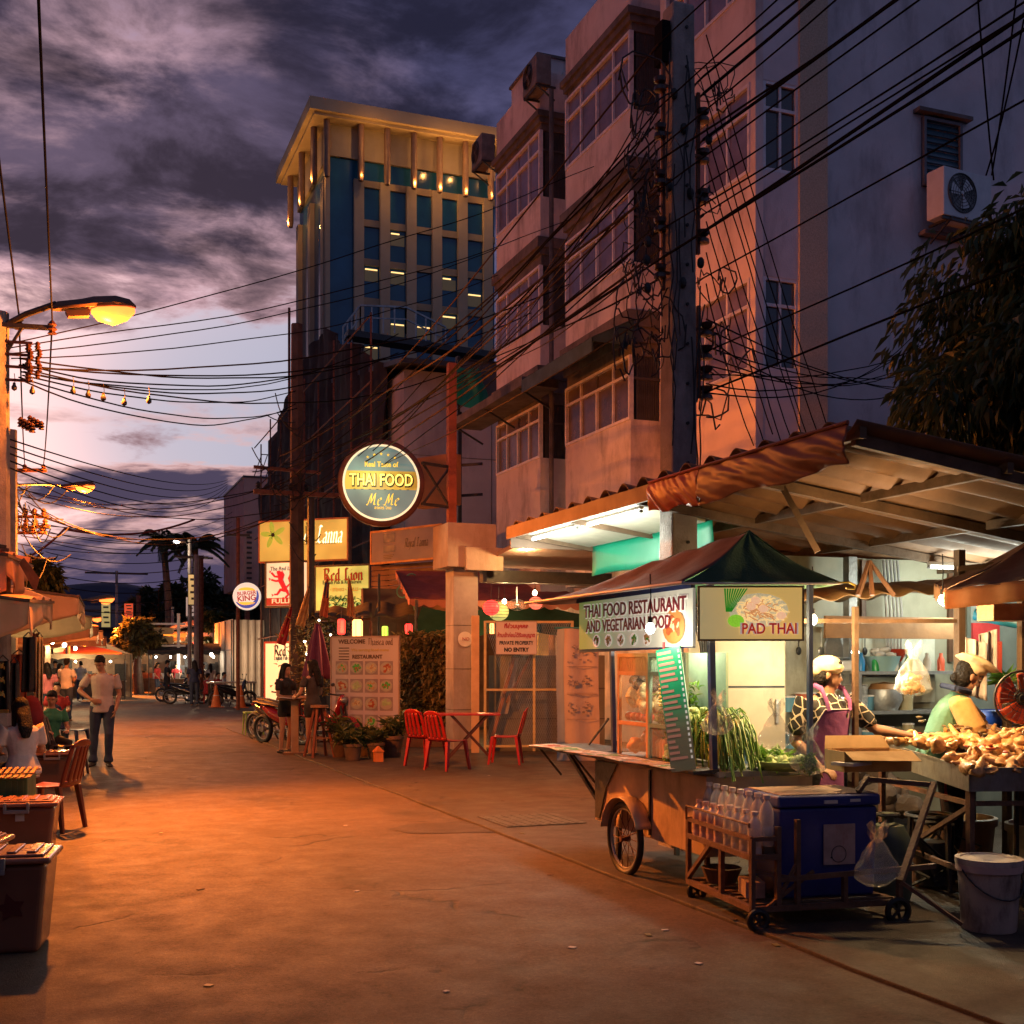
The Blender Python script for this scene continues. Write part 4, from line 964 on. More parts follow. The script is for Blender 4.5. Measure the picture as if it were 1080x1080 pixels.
def hand(mb, w, d, pn, curl=.5, s=1.0):
    """w wrist, d direction of the palm, pn the way the palm faces"""
    d = Vector(d).normalized(); pn = Vector(pn); pn = (pn-d*pn.dot(d)).normalized(); sd = d.cross(pn)
    w = Vector(w)
    loft(mb, [(w-d*.02*s, .024*s, .018*s), (w+d*.03*s, .034*s, .016*s), (w+d*.08*s, .041*s, .014*s), (w+d*.095*s, .038*s, .012*s)], 10, sd)
    for i, (off, ln) in enumerate(((-.031, .062), (-.010, .074), (.011, .069), (.031, .052))):
        b_ = w+d*.09*s+sd*off*s; p0 = b_; dd = d; pts = [b_-d*.02*s, b_]
        for k in range(3):
            a = curl*(.45+.35*k); dd = (d*cos(a)+pn*sin(a)).normalized(); p0 = p0+dd*ln*s*(.45, .33, .26)[k]; pts.append(p0)
        mb.tube(pts, [.0095*s, .0095*s, .0088*s, .008*s, .0065*s], 7)
    b_ = w+d*.03*s-sd*.032*s
    mb.tube([w+d*.01*s-sd*.015*s, b_, b_+(d*.6-sd*.55+pn*.35*curl).normalized()*.036*s, b_+(d*.75-sd*.35+pn*.6*curl).normalized()*.066*s], [.013*s, .013*s, .011*s, .008*s], 7)
DEF = dict(pelvis=(0, 0, .95), chest=(0, -.005, 1.28), neck=(0, .0, 1.46), head=(0, -.02, 1.60),
           shL=(.19, 0, 1.40), shR=(-.19, 0, 1.40), elL=(.25, .03, 1.12), elR=(-.25, .03, 1.12), wrL=(.25, -.06, .87), wrR=(-.25, -.06, .87),
           hipL=(.09, 0, .90), hipR=(-.09, 0, .90), knL=(.10, -.01, .49), knR=(-.10, -.01, .49), anL=(.10, .03, .08), anR=(-.10, .03, .08),
           toeL=(.02, -1, 0), toeR=(-.02, -1, 0), hdL=(0, -.1, -1), hdR=(0, -.1, -1), pnL=(-1, 0, 0), pnR=(1, 0, 0), curlL=.5, curlR=.5, yaw=0, pitch=0, roll=0)
def person(label, loc, rz, pose=None, h=1.7, shirt=None, pants=None, leg='long', sleeve=.6, hair='short', shoes=None, skin=SKIN, build_=1.0, vox=.010, group=None, hat=None, fem=False, extra=None, bare=False, belly=0.0, shirt_len=0.0):
    J = dict(DEF); J.update(pose or {}); s = h/1.72
    V = {k: (Vector(v)*s if isinstance(v, tuple) else v) for k, v in J.items()}
    r = thing('person', label, 'person', loc, rz, group)
    up = (V['shL']-V['shR']); sd = up.normalized(); psd = (V['hipL']-V['hipR']).normalized()
    pel, ch, nk = V['pelvis'], V['chest'], V['neck']
    w = build_; sw = up.length/2
    def torso(mb, g=0.0, lo=0.0, hiw=1.0):
        mid = pel.lerp(ch, .45)
        secs = [(pel-(ch-pel).normalized()*(.06+lo)*s, (.158*w+.012*(fem)+g*1.9)*s, (.112*w+g*1.9)*s), (pel, (.160*w+.012*fem+g*1.6)*s, (.115*w+g*1.6)*s), (mid, (.135*w-.012*fem+g)*s, (.098*w+belly+g)*s),
                (ch, (.160*w+g)*s, (.112*w+belly*.5+g)*s), (ch.lerp(nk, .45), (.172*w+g)*s, (.100*w+g)*s), (ch.lerp(nk, .70), (.150*w+g)*s, (.084+g)*s), (ch.lerp(nk, .86), (.095+g*.5)*s, (.066+g*.5)*s), (nk, (.062+g*.3)*s, (.062+g*.3)*s)]
        loft(mb, secs, 18, (sd+psd)/2, .6 if g == 0 else .12)
        if fem:
            f = (sd.cross(nk-ch)).normalized()*-1
            fr = Vector((0, -1, 0)) if abs(f.y) < .1 else Vector((f.x, f.y, 0)).normalized()*(1 if f.y < 0 else -1)
            for q in (-1, 1): mb.ell(ch.lerp(nk, .15)+sd*q*.07*s+fr*.075*s, ((.06+g)*s, (.055+g)*s, (.06+g)*s), 12, 8)
    def arm(mb, S, g=0.0, frac=1.0, g1=None):
        a, b_, c_ = V['sh'+S], V['el'+S], V['wr'+S]; g1 = g if g1 is None else g1
        i = nk.lerp(a, .55)-Vector((0, 0, .035*s))
        if frac >= 1: 
            loft(mb, [(i, .06*s+g, .06*s+g), (a, (.054*w+g)*s, (.054*w+g)*s), (a.lerp(b_, .5), (.045*w+g)*s, (.045*w+g)*s), (b_, (.036*w+g)*s, (.036*w+g)*s)], 12)
            loft(mb, [(b_, (.037*w+g)*s, (.037*w+g)*s), (b_.lerp(c_, .3), (.039*w+g)*s, (.037*w+g)*s), (c_, (.025+g)*s, (.021+g)*s)], 12)
        else:
            q = a.lerp(b_, frac); i = nk.lerp(a, .7)-Vector((0, 0, .045*s)); loft(mb, [(i, (.045+g)*s, (.050+g)*s), (a-Vector((0, 0, .003*s)), (.056*w+g)*s, (.056*w+g)*s), (a.lerp(q, .55), (.050*w+(g+g1)/2)*s, (.050*w+(g+g1)/2)*s), (q, (.048*w+g1)*s, (.046*w+g1)*s)], 14)
    def legm(mb, S, g=0.0, frac=2.0, g1=None):
        a, b_, c_ = V['hip'+S], V['kn'+S], V['an'+S]; g1 = g if g1 is None else g1
        pts = [(a+Vector((0, 0, .03*s)), .088*w, .095*w), (a.lerp(b_, .3), .083*w, .086*w), (a.lerp(b_, .7), .064*w, .066*w), (b_, .052*w, .055*w), (b_.lerp(c_, .3), .052*w, .056*w), (b_.lerp(c_, .75), .036, .038), (c_, .032, .036)]
        ts = [0, .3, .7, 1.0, 1.3, 1.75, 2.0]
        o_ = []
        for (p_, x, y), t in zip(pts, ts):
            gg = g+(g1-g)*min(1, t/frac)
            if t <= frac+1e-6: o_.append((p_, (x+gg)*s, (y+gg)*s))
        if frac < 2:
            q = a.lerp(b_, frac) if frac <= 1 else b_.lerp(c_, frac-1); o_.append((q, (.058*w+g1)*s, (.06*w+g1)*s))
        loft(mb, o_, 14)
    # the continuous body
    b = MB(); torso(b); 
    hd = V['head']; loft(b, [(nk-Vector((0, 0, .05*s)), .066*s, .066*s), (nk.lerp(hd, .35), .052*s, .054*s), (nk.lerp(hd, .7), .05*s, .052*s)], 12)
    HM = Matrix.Rotation(V['yaw'], 3, 'Z') @ Matrix.Rotation(V['pitch'], 3, 'X') @ Matrix.Rotation(V['roll'], 3, 'Y')
    def hp(x, y, z): return hd+HM @ (Vector((x, y, z))*s)
    b.ell(hp(0, .012, .035), (.074*s, .094*s, .088*s), 18, 12, HM)                # cranium
    b.ell(hp(0, -.020, -.030), (.058*s, .066*s, .078*s), 16, 10, HM)            # face
    b.ell(hp(0, -.050, -.082), (.028*s, .026*s, .024*s), 10, 8, HM)             # chin
    b.add([hp(-.016, -.082, -.030), hp(.016, -.082, -.030), hp(0, -.110, -.030), hp(0, -.083, .018), hp(0, -.08, -.045)], [(0, 2, 3), (2, 1, 3), (1, 0, 3), (0, 4, 2), (4, 1, 2), (0, 1, 4)])
    b.ell(hp(0, -.090, -.026), (.016*s, .014*s, .011*s), 8, 6, HM)
    b.ell(hp(0, -.079, -.058), (.024*s, .012*s, .008*s), 8, 6, HM)
    for q in (-1, 1):
        b.ell(hp(q*.076, .012, -.008), (.010*s, .020*s, .032*s), 8, 8, HM); b.ell(hp(q*.03, -.070, .022), (.026*s, .012*s, .008*s), 8, 6, HM)
    for S in 'LR':
        arm(b, S); legm(b, S)
        if vox <= .012: hand(b, V['wr'+S], V['hd'+S], V['pn'+S], V['curl'+S], s)
        else: b.ell(V['wr'+S]+Vector(V['hd'+S]).normalized()*.07*s, (.03*s, .03*s, .06*s), 8, 6)
        t = Vector(V['toe'+S]).normalized(); an = V['an'+S]
        loft(b, [(an+t*-.05*s+Vector((0, 0, -.045*s)), .030*s, .030*s), (an+t*.04*s+Vector((0, 0, -.040*s)), .038*s, .032*s), (an+t*.12*s+Vector((0, 0, -.058*s)), .042*s, .020*s), (an+t*.17*s+Vector((0, 0, -.064*s)), .034*s, .013*s)], 12, Vector((-t.y, t.x, 0)))
    body = remesh(b, 'body', skin, r, vox)
    if shirt:
        c_ = MB(); torso(c_, .013, shirt_len)
        for S in 'LR':
            if not bare: arm(c_, S, .011, sleeve, .020)
        remesh(c_, 'shirt', shirt, r, vox*1.1, 1)
    if pants:
        c_ = MB(); loft(c_, [(pel+(ch-pel).normalized()*.05*s, (.140*w+.008)*s, (.104*w+.008)*s), (pel, (.160*w+.012*fem+.009)*s, (.117*w+.009)*s), (pel-Vector((0, 0, .07*s)), (.155*w+.008)*s, (.108*w+.008)*s)], 16, psd)
        if leg == 'skirt':
            m_ = (V['knL']+V['knR'])/2; hp_ = (V['hipL']+V['hipR'])/2
            loft(c_, [(pel, (.17*w)*s, (.125*w)*s), (hp_.lerp(m_, .5), .18*w*s, .14*w*s), (hp_.lerp(m_, .9), .19*w*s, .15*w*s)], 18, psd)
        else:
            for S in 'LR': legm(c_, S, .011, {'long': 1.97, 'short': .45, 'knee': .95}[leg], .024 if leg != 'long' else .018)
        remesh(c_, 'trousers' if leg == 'long' else ('skirt' if leg == 'skirt' else 'shorts'), pants, r, vox*1.1, 1)
    if shoes:
        for S in 'LR':
            c_ = MB(); t = Vector(V['toe'+S]).normalized(); an = V['an'+S]; sdv = Vector((-t.y, t.x, 0))
            loft(c_, [(an+t*-.07*s+Vector((0, 0, -.045*s)), .034*s, .032*s), (an+t*.03*s+Vector((0, 0, -.040*s)), .045*s, .038*s), (an+t*.12*s+Vector((0, 0, -.055*s)), .050*s, .026*s), (an+t*.19*s+Vector((0, 0, -.064*s)), .038*s, .016*s)], 12, sdv)
            remesh(c_, 'shoe', shoes, r, .009, 1)
    if hair:
        c_ = MB()
        c_.ell(hp(0, .026, .048), (.083*s, .098*s, .090*s), 18, 12, HM)
        if hair == 'short':
            c_.ell(hp(0, .055, .005), (.074*s, .060*s, .075*s), 14, 10, HM)
            c_.ell(hp(0, -.045, .098), (.062*s, .045*s, .032*s), 12, 8, HM)
        if hair in ('long', 'tail', 'bun'):
            c_.ell(hp(0, .045, -.01), (.082*s, .072*s, .095*s), 14, 10, HM)
            c_.ell(hp(0, -.035, .090), (.066*s, .05*s, .035*s), 12, 8, HM)
        if hair == 'long':
            loft(c_, [(hp(0, .05, .02), .085*s, .06*s), (hp(0, .085, -.10), .080*s, .055*s), (hp(0, .095, -.24), .078*s, .05*s), (hp(.01, .10, -.34), .045*s, .03*s)], 14, sd)
            for q in (-1, 1): loft(c_, [(hp(q*.07, .0, .05), .025*s, .045*s), (hp(q*.082, .005, -.05), .022*s, .04*s), (hp(q*.09, .0, -.2), .026*s, .04*s)], 8, sd)
        if hair == 'tail': loft(c_, [(hp(0, .10, .03), .035*s, .035*s), (hp(0, .14, -.08), .035*s, .03*s), (hp(0, .13, -.22), .015*s, .015*s)], 8)
        if hair == 'bun': c_.ell(hp(0, .10, -.05), (.045*s, .04*s, .04*s), 10, 8)
        remesh(c_, 'hair', HAIR, r, max(vox*.9, .008), 1)
    if vox <= .012:
        for q in (-1, 1):
            e_ = MB(); e_.ell(hp(q*.030, -.0785, .006), (.013*s, .006*s, .006*s), 8, 6, HM); eo = e_.build('eye', mat('eye_white', (.5, .45, .4), .3, 0), r, sm=1)
            e_ = MB(); e_.ell(hp(q*.030, -.0835, .006), (.0062*s, .003*s, .0062*s), 8, 6, HM); e_.build('iris', BLK, eo, sm=1)
            e_ = MB(); e_.tube([hp(q*.014, -.083, .026), hp(q*.03, -.084, .031), hp(q*.048, -.072, .026)], .0035*s, 5); e_.build('eyebrow', HAIR, r)
        e_ = MB(); e_.tube([hp(-.022, -.079, -.058), hp(0, -.090, -.056), hp(.022, -.079, -.058)], .0045*s, 6); e_.build('lips', mat('lips', (.30, .08, .06), .4, 0), r, sm=1)
    return r, V, hp, HM, s
def at_cam(px, D): a, b_ = ray(px); return (a*D, b_*D, 0)
JEAN = cloth('blue_denim', (.030, .045, .085)); TEE = cloth('beige_tee', (.52, .47, .42)); DKC = cloth('black_cloth', (.018, .017, .018)); DKC2 = cloth('charcoal_cloth', (.04, .036, .036))
REDC = cloth('red_cloth', (.35, .02, .02)); WHC = cloth('pale_cloth', (.50, .46, .44)); BLC = cloth('navy_cloth', (.02, .03, .08)); GRC = cloth('green_cloth', (.03, .20, .11)); PKC = cloth('pink_cloth', (.5, .16, .18))
SHOE = mat('leather_shoe', (.035, .022, .016), .5, .2, 9)
# man walking towards the camera, looking down at his side
person('man in a beige T-shirt and jeans walking towards the camera and looking down', at_cam(108, 18.5), R(-4), dict(
    head=(-.035, -.065, 1.585), neck=(0, -.02, 1.45), pitch=R(30), yaw=R(-14), elR=(-.34, .03, 1.17), wrR=(-.15, -.13, 1.03), elL=(.25, .03, 1.12), wrL=(.20, -.13, .88), hdR=(1, -.3, -.2), hdL=(-.25, -.4, -1), pnR=(0, 1, 0), pnL=(-1, 0, 0),
    knR=(-.12, .02, .50), anR=(-.14, .02, .08), knL=(.10, -.11, .50), anL=(.09, -.06, .08), hipR=(-.09, 0, .9), toeR=(-.35, -1, 0), toeL=(.2, -1, 0), curlL=.8),
    1.73, TEE, JEAN, 'long', .62, 'short', SHOE, vox=.009, shirt_len=.05)
# two women at the menu stand
person('long haired woman in black facing sideways behind the menu stand', at_cam(301, 21.2), R(38), dict(
    elR=(-.24, -.02, 1.12), wrR=(-.06, -.22, 1.02), elL=(.24, -.03, 1.12), wrL=(.08, -.26, 1.0), hdR=(.5, -1, -.1), hdL=(-.6, -1, -.1), pitch=R(6), yaw=R(8), knL=(.1, -.04, .49)),
    1.60, DKC, DKC, 'short', .6, 'long', SHOE, SKIN, .86, .010, fem=True, shirt_len=.12)
person('woman in black top and shorts with long hair seen from behind at the menu stand', at_cam(330, 20.4), R(215), dict(
    elR=(-.25, -.05, 1.12), wrR=(-.14, -.30, 1.04), elL=(.27, -.05, 1.13), wrL=(.12, -.30, 1.05), hdR=(.3, -1, 0), hdL=(-.3, -1, 0), pitch=R(8), yaw=R(14), hipL=(.09, 0, .9), knR=(-.08, -.05, .5), anR=(-.06, .0, .08)),
    1.66, DKC2, DKC, 'short', .5, 'long', SHOE, SKIN, .9, .010, fem=True, shirt_len=.03)
# cook in a purple apron
wl_ = at_cam(868, 8.45)
STAR = MATS.get('x') or None
def pattern_cloth():
    m = bpy.data.materials.new('patterned_cloth'); m.use_nodes = True; nt = m.node_tree; N = nt.nodes; L = nt.links; b = N['Principled BSDF']
    tc = N.new('ShaderNodeTexCoord'); vo = N.new('ShaderNodeTexVoronoi'); vo.feature = 'DISTANCE_TO_EDGE'; vo.inputs['Scale'].default_value = 13; L.new(tc.outputs['Object'], vo.inputs['Vector'])
    rp = N.new('ShaderNodeValToRGB'); rp.color_ramp.interpolation = 'CONSTANT'; e = rp.color_ramp.elements; e[0].color = (.62, .52, .38, 1); e[1].position = .045; e[1].color = (.014, .012, .012, 1)
    L.new(vo.outputs['Distance'], rp.inputs[0]); L.new(rp.outputs[0], b.inputs['Base Color']); b.inputs['Roughness'].default_value = .8; return m
r, V, hp, HM, s_ = person('woman cook in a purple apron and cream cap reaching over the chicken tray', wl_, R(6), dict(
    pelvis=(0, .05, .93), chest=(.0, -.02, 1.26), neck=(0, -.035, 1.44), head=(.015, -.05, 1.575), yaw=R(52), pitch=R(8), shL=(.20, -.04, 1.385), shR=(-.20, -.02, 1.385),
    elL=(.37, -.14, 1.17), wrL=(.56, -.30, 1.13), hdL=(1, -.4, -.1), pnL=(0, 0, -1), curlL=.7, elR=(-.27, .0, 1.1), wrR=(-.22, -.22, .92), hdR=(.2, -1, -.35), pnR=(.2, 0, -1), curlR=1.0),
    1.66, pattern_cloth(), DKC, 'long', .75, 'bun', SHOE, SKIN2, 1.10, .008, fem=True, belly=.02)
AP = cloth('purple_apron', (.30, .085, .24)); c_ = MB()
def apf(u, v):
    z = .56+v*.72; am = 1.35 if z < 1.02 else 1.35-(z-1.02)*2.9
    a = (u-.5)*2*am; y0 = .045-.045*max(0, (z-.93)/.33); rx, ry = .20, .166
    return (sin(a)*rx*(1+.03*sin(a*9)*(1-v)), y0-cos(a)*ry*(1+.03*sin(a*7)*(1-v))-.004, z)
c_.grid(apf, 40, 26); ap_ = c_.build('apron', AP, r, sm=1, solid=.006)
c_ = MB()
for q in (-1, 1): c_.tube([(q*.095, -.17, 1.27), (q*.105, -.155, 1.34), (q*.10, -.095, 1.425), (q*.085, .0, 1.45), (q*.07, .07, 1.40)], .020, 8, flat=.35)
c_.build('apron_strap', AP, ap_, sm=1)
c_ = MB(); e0 = [Vector(apf(0, k/20)) for k in range(21)]; e1_ = [Vector(apf(1, k/20)) for k in range(21)]; e2_ = [Vector(apf(k/20, 1)) for k in range(21)]
for e_ in (e0, e1_, e2_): c_.tube([v+Vector((0, -.004, 0)) for v in e_], .0055, 5)
c_.build('apron_trim', WHC, ap_)
CAP = cloth('cream_cap', (.55, .42, .26)); c_ = MB(); c_.ell(hp(0, .02, .062), (.094*s_, .110*s_, .082*s_), 18, 12, HM, .12, 3); c_.ell(hp(0, .085, .02), (.075*s_, .06*s_, .06*s_), 14, 10, HM); c_.tube([hp(-.085, .02, .035), hp(-.06, -.065, .06), hp(0, -.088, .068), hp(.06, -.065, .06), hp(.085, .02, .035)], .014*s_, 6)
remesh(c_, 'cap', CAP, r, .009, 1)
# cook in chef hat
r, V, hp, HM, s_ = person('cook in a green and orange shirt with a puffy cream hat bending over the tray', at_cam(1003, 8.75), R(52), dict(
    pelvis=(0, .12, .93), chest=(0, .0, 1.25), neck=(0, -.06, 1.43), head=(0, -.13, 1.555), pitch=R(24), yaw=R(22), shL=(.2, -.05, 1.37), shR=(-.2, -.05, 1.37), elL=(.26, -.22, 1.17), wrL=(.12, -.46, 1.10), elR=(-.26, -.16, 1.14), wrR=(-.14, -.44, 1.08),
    hdL=(-.3, -1, -.2), hdR=(.2, -1, -.2), pnL=(0, 0, -1), pnR=(0, 0, -1)), 1.66, cloth('green_shirt', (.10, .22, .14)), DKC, 'long', .8, 'bun', SHOE, SKIN2, 1.12, .008, belly=.02)
c_ = MB(); q0, q1 = V['shR'], V['elR']; loft(c_, [(q0+Vector((-.0, -.0, .0)), .082, .082), (q0.lerp(q1, .5), .086, .086), (q0.lerp(q1, .92), .092, .092)], 14); remesh(c_, 'sleeve', cloth('orange_sleeve', (.55, .30, .10)), r, .010)
c_ = MB(); q0, q1 = V['shL'], V['elL']; loft(c_, [(q0, .08, .08), (q0.lerp(q1, .9), .09, .09)], 14); remesh(c_, 'sleeve', MATS['orange_sleeve'], r, .010)
c_ = MB(); c_.grid(lambda u, v: (sin((u-.5)*2.3)*.20, .12-.13*max(0, (v-.5)*2)-cos((u-.5)*2.3)*.16, .6+v*.68), 20, 14); c_.build('apron', REDC, r, sm=1, solid=.006)
c_ = MB(); loft(c_, [(hp(0, .0, .055), .090, .100), (hp(0, .0, .10), .092, .102)], 18); c_.ell(hp(0, -.01, .125), (.150, .160, .040), 20, 10, HM, .25, 5); remesh(c_, 'chef_hat', CAP, r, .009, 1)
c_ = MB(); c_.tube([(-.12, -.03, 1.42), (-.06, -.11, 1.40), (0, -.13, 1.39), (.06, -.11, 1.40), (.12, -.03, 1.42), (0, .06, 1.44), (-.12, -.03, 1.42)], .022, 8); c_.build('scarf', BLC, r, sm=1)

# seated figures at the left stalls
SIT = dict(pelvis=(0, 0, .50), chest=(0, -.04, .83), neck=(0, -.04, 1.01), head=(0, -.07, 1.15), shL=(.18, -.03, .96), shR=(-.18, -.03, .96), elL=(.24, -.08, .70), elR=(-.24, -.08, .70), wrL=(.16, -.28, .66), wrR=(-.16, -.28, .66),
           hipL=(.09, -.02, .48), hipR=(-.09, -.02, .48), knL=(.13, -.42, .48), knR=(-.13, -.42, .48), anL=(.13, -.40, .08), anR=(-.13, -.40, .08), hdL=(-.4, -1, -.1), hdR=(.4, -1, -.1), pnL=(0, 0, -1), pnR=(0, 0, -1))
def seat_stool(label, loc, m, h=.42, group=None):
    o = thing('stool', label, 'stool', loc, 0, group); c_ = MB(); c_.cyl((0, 0, h-.03), .17, .03, 20); c_.build('seat', m, o, bevel=.008)
    for a in range(4):
        c_ = MB(); an = a*pi/2+pi/4; c_.bar((cos(an)*.12, sin(an)*.12, h-.03), (cos(an)*.17, sin(an)*.17, 0), .03); c_.build('leg', m, o)
    return o
GREYP = mat('grey_plastic', (.20, .19, .19), .45, .15, 6)
sp_ = at_cam(24, 12.6); person('woman with dark hair and a pale T-shirt sitting with her back to the camera', (sp_[0], sp_[1], 0), R(200), dict(SIT, pitch=R(18)), 1.66, WHC, JEAN, 'long', .7, 'long', SHOE, SKIN, 1.05, .011, fem=True)
seat_stool('low grey plastic stool under the woman in the pale T-shirt', sp_, GREYP)
sp_ = at_cam(53, 17.4); person('person in a green top sitting behind the orange storage box', (sp_[0], sp_[1], 0), R(20), dict(SIT, pitch=R(20), yaw=R(-30)), 1.62, GRC, DKC, 'long', .55, 'tail', SHOE, SKIN, .95, .012, fem=True)
seat_stool('low dark plastic stool under the person in the green top', sp_, DKM)
# crowd further down, each a person
crowd = [(27, 27, 10, 1.64, 'w', DKC2, 'person with long hair standing at the clothes stall at the left'), (50, 30, -160, 1.62, 'w', PKC, 'person in a pink top leaning at the clothes stall'), (70, 33, 150, 1.74, 'm', WHC, 'man in a pale shirt and dark trousers seen from behind near the stall'),
         (63, 38, 90, 1.6, 'w', BLC, 'person in navy among the shoppers left of the walking man'), (58, 45, 30, 1.7, 'm', DKC2, 'dark haired shopper far back left of the walking man'), (85, 52, 180, 1.7, 'm', TEE, 'far shopper in beige just behind the walking man'),
         (132, 75, 10, 1.65, 'w', DKC, 'person with dark hair at the far white lit stall, left one'), (137, 76, 190, 1.6, 'w', TEE, 'person at the far white lit stall, right one'), (166, 57, 60, 1.66, 'w', REDC, 'person in a red shirt by the far stall in mid street'),
         (176, 50, 100, 1.74, 'm', DKC, 'dark clothed man standing right of the person in red'), (205, 45, 180, 1.72, 'w', BLC, 'person in a navy top standing by the parked motorbikes'), (214, 54, 60, 1.6, 'm', DKC, 'person in dark clothes behind the parked motorbikes'),
         (222, 53, 200, 1.6, 'w', TEE, 'person in a pale top by the ribbed fence'), (186, 62, 0, 1.6, 'm', REDC, 'far person in red left of the motorbikes'), (112, 80, 20, 1.7, 'm', DKC2, 'tiny distant shopper in mid street'), (98, 66, 0, 1.7, 'w', DKC, 'small dark figure at the far stalls behind the walking man')]
for i, (px, D, a, h_, g_, top_, lb) in enumerate(crowd):
    rr = random.Random(i); po = dict(elL=(.26, -.03-.1*rr.random(), 1.12), wrL=(.2, -.2*rr.random(), .9+.25*rr.random()), wrR=(-.2, -.3*rr.random(), .9+.2*rr.random()), yaw=R(rr.uniform(-30, 30)), pitch=R(rr.uniform(0, 25)), knL=(.1, -.1*rr.random(), .5))
    person(lb, at_cam(px, D), R(a), po, h_, top_, JEAN if i % 3 else DKC, 'long' if i % 4 else 'knee', .6, 'long' if g_ == 'w' else 'short', None, SKIN if i % 2 else SKIN2, 1.0, .022, fem=(g_ == 'w'))
for i, (px, D, lb, top_) in enumerate(((60, 24, 'seated person in orange-red beside the blue chair at the left', REDC), (229, 50, 'person in red sitting by the ribbed fence, left one', REDC), (235, 52, 'person sitting by the ribbed fence just right of another', WHC), (218, 47, 'person in a red vest sitting behind the traffic cone', REDC))):
    q = at_cam(px, D); person(lb, q, R(40*i), SIT, 1.65, top_, DKC, 'long', .6, 'short', None, SKIN, 1.0, .022)
    seat_stool('small red plastic stool under '+lb.split(' ')[0]+' '+' '.join(lb.split(' ')[1:5]) if False else ['orange stool under the seated person beside the blue chair', 'stool under the person in red by the ribbed fence', 'stool under the pale dressed person by the ribbed fence', 'stool under the person in a red vest'][i], q, [REDC, DKM, DKM, REDC][i])
# ================================================================ right hand forecourt: big corrugated roof
RX, RZ = 4.5, 3.07
def roofz(x): return RZ-.13*(x-RX)
RF = mat('old_roof_sheet', (.17, .085, .04), .7, .35, 2.0, .15, 12, stain=(.14, .08, .05), sscale=1.3)
ro = thing('stall_roof', 'big rusty corrugated roof sheltering the food stalls in front of the white building', 'roof', (7, 9, 3))
g_ = MB(); y0, y1 = 5.92, 11.85
def rff(u, v):
    y = y0+u*(y1-y0); x = RX+v*5.4; return (x, y, roofz(x)+.05*sin(y*2*pi/.36)+.02*sin(x*1.3+y))
g_.grid(rff, 160, 3); g_.build('sheet', RF, ro, w=1, sm=1, solid=.008)
TIM = mat('aged_timber', (.12, .07, .04), .8, .35, 6, .3, 30)
tb = []
for y in (6.02, 7.45, 8.9, 10.3, 11.7):
    g_ = MB(); g_.bar((RX+.05, y, roofz(RX)-.10), (9.9, y, roofz(9.9)-.10), .05, .075); g_.build('rafter', TIM, ro, w=1)
for x in (4.56, 5.7, 6.9, 8.2):
    g_ = MB(); g_.bar((x, y0+.02, roofz(x)-.06), (x, y1, roofz(x)-.06), .05, .07); g_.build('purlin', TIM, ro, w=1)
g_ = MB(); g_.bar((5.0, 7.45, 2.9), (5.2, 7.3, 2.42), .045); g_.build('brace', TIM, ro, w=1)
for (x, y) in ((9.6, 6.2), (6.95, 9.25), (9.6, 11.6)):
    g_ = MB(); g_.bar((x, y, .02), (x, y, roofz(x)-.15), .09); g_.build('post', GALV, ro, w=1)
# white fascia with fluorescent tubes, left part of the roof
fb = thing('light_box_soffit', 'white boarded soffit under the left roof edge carrying two tube lamps', 'soffit', (4.9, 10, 2.9))
g_ = MB(); g_.prism([(4.52, 9.10, 2.99), (5.38, 9.22, 2.86), (5.38, 11.8, 2.86), (4.52, 11.8, 2.99)], (0, 0, .02)); g_.build('board', mat('white_board', (.34, .31, .25), .6, .12, 4), fb, w=1)
g_ = MB(); g_.bx(4.485, 4.515, 8.55, 11.85, 2.93, 3.06); g_.bx(4.52, 5.4, 11.81, 11.84, 2.84, 3.0); g_.build('fascia', mat('cream_fascia', (.20, .12, .08), .6, .15, 4), fb, w=1)
TUBE = glow('tube_light', (.95, 1.0, .92), 7.5)
def tube_lamp(label, a, b_, group=None, W=26):
    a = Vector(a); b_ = Vector(b_); o = thing('tube_lamp', label, 'tube lamp', a.lerp(b_, .5), 0, group)
    d = (b_-a).normalized()
    g_ = MB(); g_.bar(a+Vector((0, 0, .035)), b_+Vector((0, 0, .035)), .04, .03); g_.build('fitting', WHITEP, o, w=1)
    g_ = MB(); g_.tube([a+d*.03, b_-d*.03], .014, 8); g_.build('tube', TUBE, o, w=1, sm=1)
    g_ = MB(); g_.tube([a, a+d*.03], .016, 8); g_.tube([b_-d*.03, b_], .016, 8); g_.build('end_cap', GREYP, o, w=1)
    for t in (.2, .5, .8): point('tube_glow', a.lerp(b_, t)-Vector((0, 0, .22)), (.93, 1, .84), W/3, .10)
    return o
tube_lamp('white tube lamp under the soffit, the one farther down the street', (4.72, 11.7, 2.92), (4.72, 10.52, 2.92), 'tube lamps under the soffit')
tube_lamp('white tube lamp under the soffit, the one nearer the concrete pole', (4.72, 10.44, 2.92), (4.72, 9.17, 2.92), 'tube lamps under the soffit')
